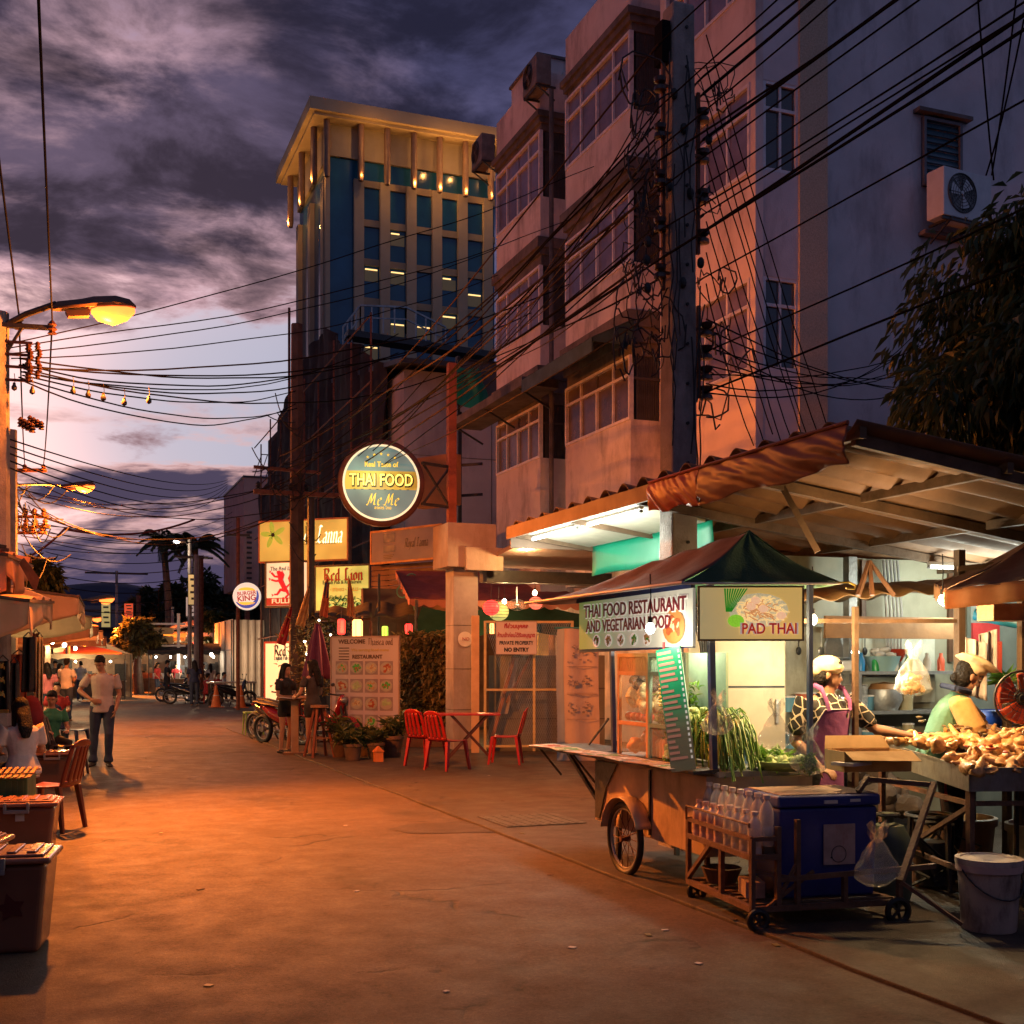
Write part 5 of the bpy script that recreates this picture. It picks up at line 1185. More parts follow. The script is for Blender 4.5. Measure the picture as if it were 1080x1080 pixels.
# bundle of old conduit and tarpaulins
TARP = mat('orange_tarp', (.36, .042, .016), .5, .25, 3, 0, 12, spec=.5); TARP2 = mat('khaki_tarp', (.22, .060, .026), .5, .3, 3, 0, 12, spec=.5)
def tarp(label, ya, yb, za, zb, m, seed):
    o = thing('tarpaulin', label, 'tarpaulin', (RX-.03, (ya+yb)/2, 2.9), 0, None); g_ = MB()
    def fn(u, v):
        y = ya+(yb-ya)*u; top = 3.055+.012*noise.noise(Vector((y*3, seed, 0))); h_ = za+(zb-za)*u
        f = noise.noise(Vector((u*11-v*4.5, v*.7, seed)))*.030*(.25+v)+.004*noise.noise(Vector((u*7-v*5, v*6, seed+2)))
        return (RX-.05-.035*sin(v*pi)+f, y, top-h_*v+.015*sin(u*11+seed)*v)
    g_.grid(fn, 90, 26); g_.build('sheet', m, o, w=1, sm=1, angle=90, solid=.003)
    g_ = MB(); g_.tube([(RX-.06, ya, 3.055), (RX-.06, yb, 3.055)], .012, 6); g_.build('hem', m, o, w=1); return o
tarp('shiny orange tarpaulin hung along the roof edge next to the concrete pole', 8.50, 7.70, .24, .27, TARP, 1)
tarp('shiny khaki and orange tarpaulin hung along the near corner of the roof edge', 7.699, 5.93, .27, .26, TARP2, 4)
gp = thing('green_tarp_panel', 'emerald green plastic sheet stretched below the roof behind the pole', 'tarpaulin', (5.42, 10.4, 2.7))
g_ = MB(); g_.grid(lambda u, v: (5.42+.01*sin(u*14+v*3), 11.7-u*2.55, 2.55+v*.33+.012*sin(u*9)*(1-v)), 24, 4); g_.build('sheet', mat('emerald_sheet', (.012, .34, .20), .45, .15, 1.5, transl=.35), gp, w=1, sm=1, solid=.004)
g_ = MB(); g_.tube([(5.42, 11.7, 2.88), (5.42, 9.1, 2.88)], .012, 6); g_.build('rope', DKM, gp, w=1)

# ---------------- kitchen back wall
kb = thing('kitchen_wall', 'sheet metal back wall of the open kitchen with wooden battens', 'wall', (7.5, 9.5, 0))
MB().bx(5.1, 11.0, 9.5, 9.56, 0, 2.62).build('panel', mat('grey_sheet_wall', (.28, .27, .20), .55, .25, 2, stain=(.14, .12, .08), sscale=2), kb, w=1)
g_ = MB(); [g_.bx(x, x+.05, 9.465, 9.5, 1.62, 2.60) for x in (5.15, 6.32, 7.25, 8.3)]; g_.bx(5.1, 9.0, 9.46, 9.50, 2.30, 2.36); g_.build('batten', WOODD, kb, w=1)
g_ = MB(); g_.bx(5.3, 8.1, 9.44, 9.495, 1.22, 1.95); g_.build('backsplash', mat('pale_tile', (.46, .47, .40), .3, .22, 5, stain=(.25, .23, .16), sscale=4), kb, w=1)
# dark recess between cart and kitchen with hanging hoses and beige cabinet
cb = thing('cabinet', 'beige metal cabinet standing behind the pad thai cart', 'cabinet', (5.35, 8.8, 0), R(-12))
MB().box((0, 0, 1.0), (.85, .5, 1.95)).build('body', mat('beige_cabinet', (.46, .37, .24), .45, .2, 2, stain=(.3, .2, .12), sscale=2), cb, bevel=.012)
g_ = MB(); g_.bx(-.41, .41, -.262, -.25, 1.40, 1.415); g_.bx(-.41, .41, -.262, -.25, .6, .61); g_.build('door_gap', BLK, cb)
g_ = MB(); g_.bx(.33, .35, -.28, -.25, 1.1, 1.3); g_.build('handle', GALV, cb)
hs = thing('coiled_hose', 'black hose loops hanging left of the beige cabinet', 'hose', (4.95, 8.45, 1.9))
g_ = MB()
for k in range(4):
    g_.tube([(4.82+.13*cos(a*.42)*(1+.1*k)-.02*k, 8.42+.02*k, 1.63+.42*sin(a*.42)-.02*k) for a in range(16)], .017, 6)
g_.build('hose', BLK, hs, w=1, sm=1)

# ================================================================ PAD THAI cart
cart = thing('food_cart', 'street food cart with a peaked cloth canopy and a big PAD THAI sign', 'food cart', (4.35, 7.8, 0))
PANEL = mat('cart_tin', (.60, .45, .30), .55, .3, 3, .1, 20, stain=(.16, .11, .07), sscale=2.2)
BLUEP = mat('blue_painted_steel', (.02, .04, .14), .45, .25, 8)
g_ = MB(); g_.prism([(4.07, 8.72, .34), (4.07, 6.98, .30), (4.07, 6.98, .84), (4.07, 8.72, .84)], (.02, 0, 0)); g_.prism([(4.07, 6.96, .30), (4.80, 6.80, .30), (4.80, 6.80, .84), (4.07, 6.96, .84)], (0, .02, 0)); g_.bx(4.092, 4.80, 8.70, 8.718, .34, .84); g_.bx(4.2, 4.78, 7.0, 8.7, .36, .38); g_.bx(4.79, 4.81, 6.85, 8.7, .3, .84)
body = g_.build('body', PANEL, cart, w=1)
g_ = MB(); g_.bx(4.055, 4.069, 7.75, 7.77, .34, .82); g_.prism([(4.058, 8.70, .82), (4.058, 8.3, .82), (4.058, 8.5, .62), (4.058, 8.62, .36), (4.058, 8.70, .36)], (.008, 0, 0)); g_.build('panel_trim', DKM, body, w=1)
g_ = MB(); g_.bx(4.12, 4.85, 6.88, 8.75, .84, .875); g_.build('counter', GALV, cart, w=1)
g_ = MB(); g_.prism([(3.95, 6.93, .86), (4.14, 6.91, .87), (4.14, 9.75, .87), (3.90, 9.75, .86)], (0, 0, .022)); g_.bx(4.13, 4.5, 8.76, 9.74, .862, .884); g_.build('shelf', DKM, cart, w=1)
g_ = MB(); 
for y in (8.9, 9.6): g_.bar((3.95, y, .855), (4.15, y, .62), .016)
g_.bar((4.15, 9.5, .86), (4.2, 8.75, .35), .03); g_.bar((4.4, 9.6, .86), (4.2, 8.75, 1.15), .015); g_.build('bracket', DKM, cart, w=1)
for (a, b_) in (((4.18, 8.6), 'l'), ((4.12, 6.95), 'n'), ((4.78, 6.80), 'r'), ((4.78, 8.6), 'f')):
    g_ = MB(); g_.bar((a[0], a[1], .86), (a[0]-.03*(b_ != 'r'), a[1], 2.16), .032 if b_ != 'n' else .04); g_.build('post', BLUEP, cart, w=1)
for (a, b_) in (((4.22, 8.6), .36), ((4.75, 8.6), .36), ((4.7, 6.9), .34)):
    g_ = MB(); g_.bar((a[0], a[1], .02), (a[0], a[1], b_), .035); g_.build('leg', DKM, cart, w=1)
def spoked(name, c, r_, axis, parent, n=16, thick=.03):
    g_ = MB(); g_.torus(c, r_, thick, 40, 10, axis); wh = g_.build(name, BLK, parent, w=1, sm=1)
    g_ = MB(); g_.torus(c, r_-thick*1.15, thick*.45, 36, 6, axis); g_.build('rim', GALV, wh, w=1, sm=1)
    g_ = MB(); cc = Vector(c)
    for k in range(n):
        a = 2*pi*k/n; v = Vector((0, cos(a), sin(a))) if axis == 'X' else Vector((cos(a), 0, sin(a))); o_ = Vector((1, 0, 0)) if axis == 'X' else Vector((0, 1, 0))
        g_.tube([cc+o_*(.03 if k % 2 else -.03), cc+v*(r_-thick)], .0035, 4)
    g_.cyl(cc-(Vector((.04, 0, 0)) if axis == 'X' else Vector((0, -.04, 0))), .022, .08, 10, axis); g_.build('spokes', RUST, wh, w=1); return wh
spoked('wheel', (3.99, 8.02, .285), .255, 'X', cart, 18, .026)
g_ = MB(); g_.grid(lambda u, v: (3.93+v*.13, 8.02+.31*cos(R(10+u*150)), .285+.31*sin(R(10+u*150))), 24, 1); g_.build('mudguard', PANEL, cart, w=1, solid=.006, sm=1)
# canopy
CV = mat('brown_canvas', (.15, .068, .046), .85, .25, 4, .2, 60, transl=.08); CV2 = mat('dark_green_canvas', (.025, .085, .04), .8, .25, 4, .2, 60, transl=.08)
A_, B_, Cc, Dd = Vector((3.55, 8.95, 2.09)), Vector((3.60, 6.44, 2.10)), Vector((4.93, 6.66, 2.14)), Vector((4.95, 8.9, 2.1))
R1, R2 = Vector((4.30, 6.80, 2.48)), Vector((4.18, 7.95, 2.36))
def patch(p00, p10, p01, p11, sag):
    def fn(u, v):
        a = p00.lerp(p10, u); b_ = p01.lerp(p11, u); q = a.lerp(b_, v); q.z -= sag*sin(pi*v)*(.6+.4*sin(pi*u))+.008*sin(u*17+v*5); return q
    return fn
g_ = MB(); g_.grid(patch(A_, B_, R2, R1, .055), 24, 16); g_.grid(patch(Dd, A_, R2, R2, .08), 12, 12); g_.build('canopy', CV, cart, w=1, sm=1, angle=70, solid=.006)
g_ = MB(); g_.grid(patch(B_, Cc, R1, R1, .05), 20, 14); g_.grid(patch(Cc, Dd, R1, R2, .05), 20, 14); g_.build('canopy_end', CV2, cart, w=1, sm=1, angle=70, solid=.006)
g_ = MB(); g_.tube([B_+Vector((0, 0, -.005)), Cc], .008, 6); g_.tube([B_, A_], .012, 6); g_.build('eave_rod', mat('pale_rod', (.5, .5, .52), .4, 0), cart, w=1)
g_ = MB(); q = Cc+Vector((.0, 0, 0)); g_.tube([q-Vector((.1, 0, 0)), q+Vector((.06, -.01, .01)), q+Vector((.11, -.01, -.01)), q+Vector((.10, -.01, -.035)), q+Vector((.04, 0, -.03))], .007, 6); g_.build('hook', mat('yellow_plastic', (.6, .42, .04), .4, 0), cart, w=1)
g_ = MB(); g_.bar((3.96, 6.95, 2.13), (3.90, 8.68, 2.11), .03, .05); g_.bar((3.97, 6.95, 1.72), (3.92, 8.68, 1.70), .02, .025); g_.build('beam', BLUEP, cart, w=1)
# sign along the street
def gsign(name, p, q, zb, zt, base, parent, thick=.012, frame=None):
    """board between ground points p and q; returns its local frame empty-like matrix"""
    p = Vector((*p, 0)); q = Vector((*q, 0)); d = (q-p).normalized(); wv = (q-p).length; a = math.atan2(d.y, d.x)
    return p, d, wv, a
def board(nm, label, cat, p, q, zb, zt, m, thick=.02, group=None, tilt=0.0, trim=None, tw=.03):
    p, d, wv, a = gsign(nm, p, q, zb, zt, None, None); c = p+d*wv/2
    o = thing(nm, label, cat, (c.x, c.y, zb), a, group); h = zt-zb
    b_ = MB().box((0, thick/2, h/2), (wv, thick, h)).build('board', m, o)
    if trim:
        g_ = MB(); g_.bx(-wv/2-tw*.3, wv/2+tw*.3, -.012, thick+.004, -tw*.3, tw*.7); g_.bx(-wv/2-tw*.3, wv/2+tw*.3, -.012, thick+.004, h-tw*.7, h+tw*.3)
        g_.bx(-wv/2-tw*.3, -wv/2+tw*.7, -.011, thick+.003, tw*.7, h-tw*.7); g_.bx(wv/2-tw*.7, wv/2+tw*.3, -.011, thick+.003, tw*.7, h-tw*.7); g_.build('frame', trim, o)
    return o, wv, h
def signmat(name, c1, c2, e=.0, axis=0, lo=-.5, hi=.5, noise_=.25, sc_=4):
    if name in MATS: return MATS[name]
    m = bpy.data.materials.new(name); m.use_nodes = True; nt = m.node_tree; N = nt.nodes; L = nt.links; b = N['Principled BSDF']
    tc = N.new('ShaderNodeTexCoord'); sp_ = N.new('ShaderNodeSeparateXYZ'); L.new(tc.outputs['Object'], sp_.inputs[0])
    nz = N.new('ShaderNodeTexNoise'); nz.inputs['Scale'].default_value = sc_; L.new(tc.outputs['Object'], nz.inputs['Vector'])
    ad = N.new('ShaderNodeMath'); ad.operation = 'MULTIPLY_ADD'; L.new(nz.outputs['Fac'], ad.inputs[0]); ad.inputs[1].default_value = noise_*(hi-lo); L.new(sp_.outputs[axis], ad.inputs[2])
    mr_ = N.new('ShaderNodeMapRange'); L.new(ad.outputs[0], mr_.inputs[0]); mr_.inputs[1].default_value = lo; mr_.inputs[2].default_value = hi; mr_.interpolation_type = 'SMOOTHSTEP'
    mx = N.new('ShaderNodeMix'); mx.data_type = 'RGBA'; L.new(mr_.outputs[0], mx.inputs[0]); mx.inputs[6].default_value = (*c1, 1); mx.inputs[7].default_value = (*c2, 1)
    L.new(mx.outputs[2], b.inputs['Base Color']); b.inputs['Roughness'].default_value = .4
    if e: L.new(mx.outputs[2], b.inputs['Emission Color']); b.inputs['Emission Strength'].default_value = e
    MATS[name] = m; return m
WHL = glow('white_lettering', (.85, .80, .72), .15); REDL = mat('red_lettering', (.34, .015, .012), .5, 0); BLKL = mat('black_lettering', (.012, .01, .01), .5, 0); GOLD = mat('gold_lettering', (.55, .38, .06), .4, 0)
def dish(o, x, z, r_, m1, m2, y=-.004, garn=None, seed=0, plate=None, sy=.8):
    rr = random.Random(seed); g_ = MB(); g_.lathe([(.0001, 0), (r_, 0), (r_*.98, -.002)], 18, (0, 0, 0)); vs = [Vector((v.x, 0, v.y*sy)) for v in g_.v]
    g2 = MB(); g2.add([(x+v.x, y-.001, z+v.z) for v in vs], [f[::-1] for f in g_.f]); pl = g2.build('dish', plate or WHL, o)
    g2 = MB()
    for k in range(16):
        a = rr.uniform(0, 6.28); q = rr.random()**.5*r_*.62; g2.ell((x+cos(a)*q, y-.003, z+sin(a)*q*sy), (r_*rr.uniform(.14, .3), .0015, r_*rr.uniform(.1, .2)), 7, 4, Matrix.Rotation(rr.uniform(0, 3), 3, 'Y'))
    g2.build('food', m1, pl); g2 = MB()
    for k in range(7):
        a = rr.uniform(0, 6.28); q = rr.random()*r_*.55; g2.ell((x+cos(a)*q, y-.005, z+sin(a)*q*sy), (r_*rr.uniform(.1, .2), .0015, r_*rr.uniform(.05, .12)), 6, 4, Matrix.Rotation(rr.uniform(0, 3), 3, 'Y'))
    g2.build('garnish', m2, pl)
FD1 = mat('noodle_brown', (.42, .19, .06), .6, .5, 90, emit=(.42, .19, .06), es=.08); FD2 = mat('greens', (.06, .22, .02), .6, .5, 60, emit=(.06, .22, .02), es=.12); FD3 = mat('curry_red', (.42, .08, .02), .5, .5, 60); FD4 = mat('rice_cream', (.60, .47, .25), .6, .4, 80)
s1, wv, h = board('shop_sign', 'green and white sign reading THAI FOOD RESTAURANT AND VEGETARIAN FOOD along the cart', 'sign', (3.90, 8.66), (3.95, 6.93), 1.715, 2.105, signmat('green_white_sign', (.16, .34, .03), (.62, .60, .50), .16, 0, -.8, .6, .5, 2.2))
text('THAI FOOD RESTAURANT', .135, WHL, s1, .02, h*.74, -.006, .001, .011, fit=1.58); text('THAI FOOD RESTAURANT', .135, mat('maroon', (.20, .01, .02), .5, 0), s1, .02, h*.74, -.012, .002, .002, fit=1.55)
text('AND VEGETARIAN FOOD', .125, WHL, s1, -.06, h*.44, -.006, .001, .011, fit=1.34); text('AND VEGETARIAN FOOD', .125, MATS['maroon'], s1, -.06, h*.44, -.012, .002, .002, fit=1.31)
for k in range(5): dish(s1, -.55+k*.2, .062, .062, (FD3, FD1, FD4, FD2, FD1)[k], (FD2, FD4, FD3, FD4, FD2)[k], seed=k)
dish(s1, .62, .14, .15, FD3, FD4, seed=9, plate=mat('orange_plate', (.5, .2, .05), .5, 0))
s2, wv, h = board('shop_sign', 'cream photo sign reading PAD THAI on the near end of the cart', 'sign', (3.985, 6.92), (4.63, 6.66), 1.755, 2.115, signmat('cream_sign', (.42, .34, .18), (.70, .44, .13), .36, 0, -.4, .3, .4, 3), trim=mat('sign_trim', (.30, .20, .10), .5), tw=.012)
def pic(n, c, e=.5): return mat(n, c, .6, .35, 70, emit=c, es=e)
rr = random.Random(3); g_ = MB()
for k in range(9): x = -.17+.014*k; g_.prism([(x*.3-.115, -.004, .19), (x*.3-.110, -.004, .19), (x*1.3+.055, -.004, .345), (x*1.3+.043, -.004, .345)], (0, .002, 0))
g_.build('leek_picture', pic('leek_pic', (.015, .17, .01)), s2)
g_ = MB(); g_.ell((.05, -.003, .20), (.20, .001, .115), 24, 8); g_.build('plate_picture', pic('plate_pic', (.60, .50, .30), .35), s2)
for nm_, c_, n_, q_ in (('noodle_picture', (.75, .52, .22), 120, 1.0), ('topping_picture', (.50, .22, .08), 46, .7)):
    g_ = MB()
    for k in range(n_):
        a = rr.uniform(0, 6.28); q = rr.random()**.5; p0 = Vector((.05+cos(a)*q*.17*q_, -.006 if q_ == 1 else -.009, .205+sin(a)*q*.085*q_)); an = rr.uniform(-1.5, 1.5); g_.tube([p0, p0+Vector((cos(an)*.025, -.001, sin(an)*.02)), p0+Vector((cos(an)*.05, 0, -.006+sin(an)*.03))], .0036, 4)
    g_.build(nm_, pic(nm_, c_), s2)
g_ = MB(); [g_.ell((x, -.012, z), (.033, .003, .026), 12, 6) for x, z in ((.0, .225), (.08, .21), (.03, .265), (.20, .165))]; g_.build('shrimp_picture', pic('shrimp_pic', (.80, .45, .26)), s2)
g_ = MB(); g_.ell((-.10, -.010, .13), (.055, .003, .042), 14, 6); g_.build('lime_picture', pic('lime_pic', (.22, .50, .03)), s2)
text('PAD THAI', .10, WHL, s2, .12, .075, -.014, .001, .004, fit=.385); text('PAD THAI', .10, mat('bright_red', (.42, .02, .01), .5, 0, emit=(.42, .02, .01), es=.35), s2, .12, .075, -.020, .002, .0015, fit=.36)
# menu strip leaning on the post
ms = thing('menu_board', 'long green menu strip with pink price bars leaning on the cart counter', 'menu board', (3.93, 7.02, .89), R(-62))
ms.rotation_euler = (R(-3), R(-10), R(-58))
MB().box((0, 0, .41), (.19, .01, .84)).build('board', signmat('green_strip', (.22, .20, .12), (.02, .34, .14), .05, 2, .25, .55, .2, 3), ms)
g_ = MB(); rr = random.Random(5)
for k in range(20): wv_ = rr.uniform(.05, .14); z = .80-k*.038; g_.bx(-.085, -.085+wv_, -.0075, -.005, z-.009, z+.009)
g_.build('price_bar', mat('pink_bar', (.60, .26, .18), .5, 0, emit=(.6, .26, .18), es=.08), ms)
g_ = MB(); [g_.bx(.072, .085, -.0075, -.005, .8-k*.038-.012, .8-k*.038+.008) for k in range(20)]; g_.build('price_mark', WHL, ms)
# glass cabinet on the counter
gc = thing('glass_cabinet', 'wooden and green framed glass food cabinet standing on the cart counter', 'cabinet', (4.35, 8.0, .88))
ORW = mat('orange_wood', (.62, .26, .10), .5, .15, 8); GNW = mat('pale_green_wood', (.16, .25, .20), .5, .15, 8)
x0, x1, ya, yb, yc, z0, z1 = 4.17, 4.5, 8.52, 8.0, 7.42, .885, 1.68
for (a, b_, m_) in ((ya, yb, ORW), (yb, yc, GNW)):
    g_ = MB(); g_.bx(x0, x0+.025, a-.03, a, z0, z1); g_.bx(x0, x0+.025, b_, b_+.03, z0, z1); g_.bx(x0-.001, x0+.024, b_+.03, a-.03, z1-.17, z1-.14); g_.bx(x0-.001, x0+.024, b_+.03, a-.03, z1-.03, z1); g_.bx(x0-.001, x0+.02, b_+.03, a-.03, 1.12, 1.15)
    k = 0
    while b_+.05+k*.032 < a-.04: g_.bx(x0+.002, x0+.02, b_+.045+k*.032, b_+.06+k*.032, z1-.14, z1-.03); k += 1
    g_.build('frame', m_, gc, w=1)
g_ = MB(); g_.bx(x0+.025, x1, yc, ya, 1.125, 1.14); g_.bx(x1, x1+.02, yc, ya, z0, z1); g_.build('shelf', GNW, gc, w=1)
GL = mat('clear_glass', (.9, .95, .92), .05, 0, trans=0, alpha=.13, spec=.8)
g_ = MB(); g_.bx(x0+.004, x0+.008, yc+.03, ya-.03, z0+.02, z1-.17); g_.build('glass', GL, gc, w=1)
def pile(nm, label, cat, c, ext, n, size, m, seed, shape='ell', parent=None, group=None):
    rr = random.Random(seed); g_ = MB()
    for k in range(n):
        p_ = Vector((c[0]+rr.uniform(-1, 1)*ext[0], c[1]+rr.uniform(-1, 1)*ext[1], c[2]+rr.random()**1.6*ext[2]))
        if shape == 'ell': g_.ell(p_, [size*rr.uniform(.7, 1.25) for _ in range(3)], 9, 7, Matrix.Rotation(rr.uniform(0, 3), 3, 'X'), .3, k)
        elif shape == 'leaf':
            for j in range(3): g_.leaf(p_, (rr.uniform(-1, 1), rr.uniform(-1, 1), rr.uniform(-.5, 1)), size*.7, size*1.8)
        elif shape == 'stick': d = Vector((rr.uniform(-.5, .5), rr.uniform(-.5, .5), 1)); g_.tube([p_, p_+d*size, p_+d*size*1.7+Vector((rr.uniform(-.03, .03), rr.uniform(-.03, .03), 0))], size*.09, 5)
    o = g_.build(nm, m, parent, sm=(shape != 'leaf'))
    if parent is None: tag(o, label, cat, group)
    else: pass
    return o
TOM = mat('tomato', (.50, .05, .02), .3, .2, 6); CAR = mat('carrot', (.60, .18, .03), .45, .2, 9); CHK = mat('chicken_meat', (.66, .34, .12), .32, .35, 12, .5, 24, spec=.6); CAB = mat('cabbage', (.42, .52, .22), .5, .25, 9)
pile('noodle_bags', 'bags of dried noodles heaped in the orange half of the glass cabinet', 'food', (4.34, 8.27, 1.26), (.1, .18, .14), 26, .055, FD4, 1)
pile('dried_mushrooms', 'dark dried mushrooms hanging at the top of the glass cabinet', 'food', (4.32, 8.27, 1.40), (.09, .18, .1), 26, .035, WOODD, 2)
for k in range(5):
    o = MB().ell((4.24, 8.44-k*.085, 1.185), (.038, .04, .036), 14, 10).build('tomato', TOM, None, sm=1); tag(o, 'red tomato in the row on the upper shelf of the glass cabinet', 'tomato', 'tomatoes in a row')
pile('chicken_pieces', 'orange food pieces on the bottom of the glass cabinet', 'food', (4.33, 8.27, .93), (.1, .17, .13), 18, .055, CAR, 3)
pile('herbs', 'bunches of green herbs filling the green half of the glass cabinet', 'vegetables', (4.32, 7.8, 1.15), (.1, .15, .30), 330, .035, LM4, 4, 'leaf')
pile('sprouts', 'pale heap of bean sprouts in the glass cabinet', 'vegetables', (4.33, 7.58, 1.17), (.1, .1, .1), 60, .022, CAB, 5)
for k in range(3):
    o = MB().lathe([(.0, 0), (.03, .01), (.036, .12), (.02, .15), (0, .15)], 10, (4.24, 7.93-k*.05, .885)).build('carrot', CAR, None, sm=1); tag(o, 'thick orange carrot standing beside the green peppers', 'carrot', 'carrots in the cabinet')
pile('green_peppers', 'green peppers and leaves at the bottom of the glass cabinet', 'vegetables', (4.27, 7.66, .90), (.07, .12, .09), 16, .04, mat('pepper', (.12, .32, .03), .3, .2, 6), 6)
pile('pepper_leaves', 'fresh green leaves above the peppers in the cabinet', 'vegetables', (4.27, 7.62, .96), (.08, .15, .2), 160, .03, LM4, 7, 'leaf')
# long beans and spring onions
g_ = MB(); rr = random.Random(8)
for k in range(230):
    b0 = Vector((4.24+rr.uniform(-.03, .22), 7.02+rr.uniform(-.02, .42), .97+rr.random()*.30)); dx = rr.uniform(-.12, .05); dy = rr.uniform(-.30, -.02)
    g_.tube([b0, b0+Vector((dx*.4, dy*.4, .03)), b0+Vector((dx*.8, dy*.75, -.03)), b0+Vector((dx, dy, -.14-rr.random()*.06))], .0065, 5)
tag(g_.build('spring_onions', leafmat('onion_leaf', (.10, .26, .03), (.34, .48, .12)), None, sm=1), 'big heap of green spring onions spilling over the near end of the cart', 'vegetables')
pile('lettuce', 'flat green lettuce leaves lying beside the spring onions', 'vegetables', (4.60, 6.98, .90), (.12, .10, .08), 130, .045, LM4, 9, 'leaf')
bk = thing('basket', 'shallow basket of pale chopped cabbage on the near end of the cart', 'basket', (4.62, 6.86, .88), R(-22))
g_ = MB(); g_.lathe([(.14, 0), (.2, .06)], 20); g_.build('rim', mat('green_basket', (.25, .35, .12), .5), bk, sm=1, solid=.008); pile('cabbage', None, None, (0, 0, .03), (.12, .1, .05), 60, .03, CAB, 10, parent=bk)
bl = thing('ice_bucket', 'blue bucket with a white lid and a tap on the cart', 'bucket', (4.62, 7.45, .88))
g_ = MB(); g_.lathe([(0, 0), (.085, 0), (.10, .18), (0, .18)], 24); g_.build('body', mat('mid_blue_plastic', (.06, .16, .34), .4, .1, 5), bl, sm=1); g_ = MB(); g_.lathe([(0, .181), (.108, .181), (.108, .205), (.09, .215), (0, .215)], 24); g_.build('lid', WHITEP, bl, sm=1); g_ = MB(); g_.cyl((0, 0, .215), .03, .06, 12); g_.build('knob', GALV, bl)
# menus on the shelf
for k in range(7):
    y = 9.45-k*.37; c = [(.5, .30, .28), (.45, .40, .22), (.55, .48, .44), (.5, .35, .3), (.55, .5, .48), (.45, .25, .2), (.55, .5, .46)][k]
    o = thing('menu_sheet', ['laminated pink menu lying at the far end of the cart shelf', 'yellowish photo menu second from the far end of the cart shelf', 'pale menu sheet third from the far end of the cart shelf', 'menu sheet in the middle of the cart shelf', 'white menu sheet just beyond the green menu strip', 'reddish menu sheet beneath the foot of the green menu strip', 'white menu sheet at the near end of the cart shelf'][k], 'menu', (3.98, y, .885), R([8, -12, 5, 14, -6, 9, -4][k]))
    MB().box((0, 0, .004), (.24, .33, .004)).build('sheet', mat('sheet%d' % k, c, .3, .1, 4), o)
    g_ = MB(); rr = random.Random(k)
    for j in range(8): g_.box((rr.uniform(-.08, .08), rr.uniform(-.13, .13), .0072), (.06, .035, .001))
    g_.build('picture', [FD3, FD2, FD1, FD2, FD3, FD1, FD2][k], o)
# garland and bags hung from the eave, bare bulb
g_ = MB(); bx_, by_ = 3.93, 7.30
gl_ = thing('garland', 'red ribbon garland with yellow beads hanging below the restaurant sign', 'garland', (bx_, by_, 1.7))
g_.tube([(0, 0, .05), (0, 0, -.06)], .01, 5); [g_.tube([(0, 0, -.02), (q*.03, 0, -.13), (q*.02, 0, -.24)], [.012, .014, .006], 6) for q in (-1, 0, 1)]; [g_.ell((0, 0, -.16-.02*k), (.03, .02, .012), 8, 6) for k in range(3)]; g_.build('ribbon', mat('ribbon_red', (.5, .02, .02), .5), gl_)
g_ = MB(); [g_.torus((0, 0, -.25-.028*k), .028, .009, 14, 6) for k in range(6)]; g_.build('bead', GOLD, gl_)
BULB = glow('bulb_glass', (1.0, .86, .60), 16.0); BULBC = glow('cool_bulb', (.95, 1.0, .95), 16.0)
def bulb(label, c, W, m=BULB, col=(1, .66, .30), cord=.25, r_=.035, group='bare bulbs over the stalls', lr=.04):
    o = thing('light_bulb', label, 'light bulb', c, 0, group)
    g_ = MB(); g_.lathe([(0, -r_*1.25), (r_*.6, -r_*1.1), (r_, -r_*.3), (r_*.85, r_*.4), (r_*.45, r_), (0, r_)], 14); g_.build('bulb', m, o, sm=1)
    g_ = MB(); g_.cyl((0, 0, r_), r_*.5, .04, 10); g_.tube([(0, 0, r_+.03), (.005, 0, r_+.03+cord*.5), (0, 0, r_+.03+cord)], .004, 5); g_.build('socket', BLK, o)
    if W: point('bulb_light', Vector(c)-Vector((0, 0, .0))+Vector((0, 0, -r_*1.6)), col, W, lr)
    return o
bulb('bare white bulb glowing in front of the THAI FOOD RESTAURANT sign', (3.72, 7.10, 1.84), 5, BULBC, (1, .93, .72), .3, .032)
bulb('bare warm bulb just right of the PAD THAI sign', PY(857, 653, 6.9), 46, BULB, (1, .62, .26), .3, .033)
bulb('bare warm bulb under the second stall canopy above the cook in the puffy hat', PY(994, 632, 6.55), 52, BULB, (1, .62, .26), .25, .030)
# small bulb added under the canopy to brighten the glass cabinet
bulb('added bulb inside the cart above the spring onions, mostly behind the PAD THAI sign', (4.33, 7.75, 1.90), 22, BULBC, (1, .86, .55), .2, .028)

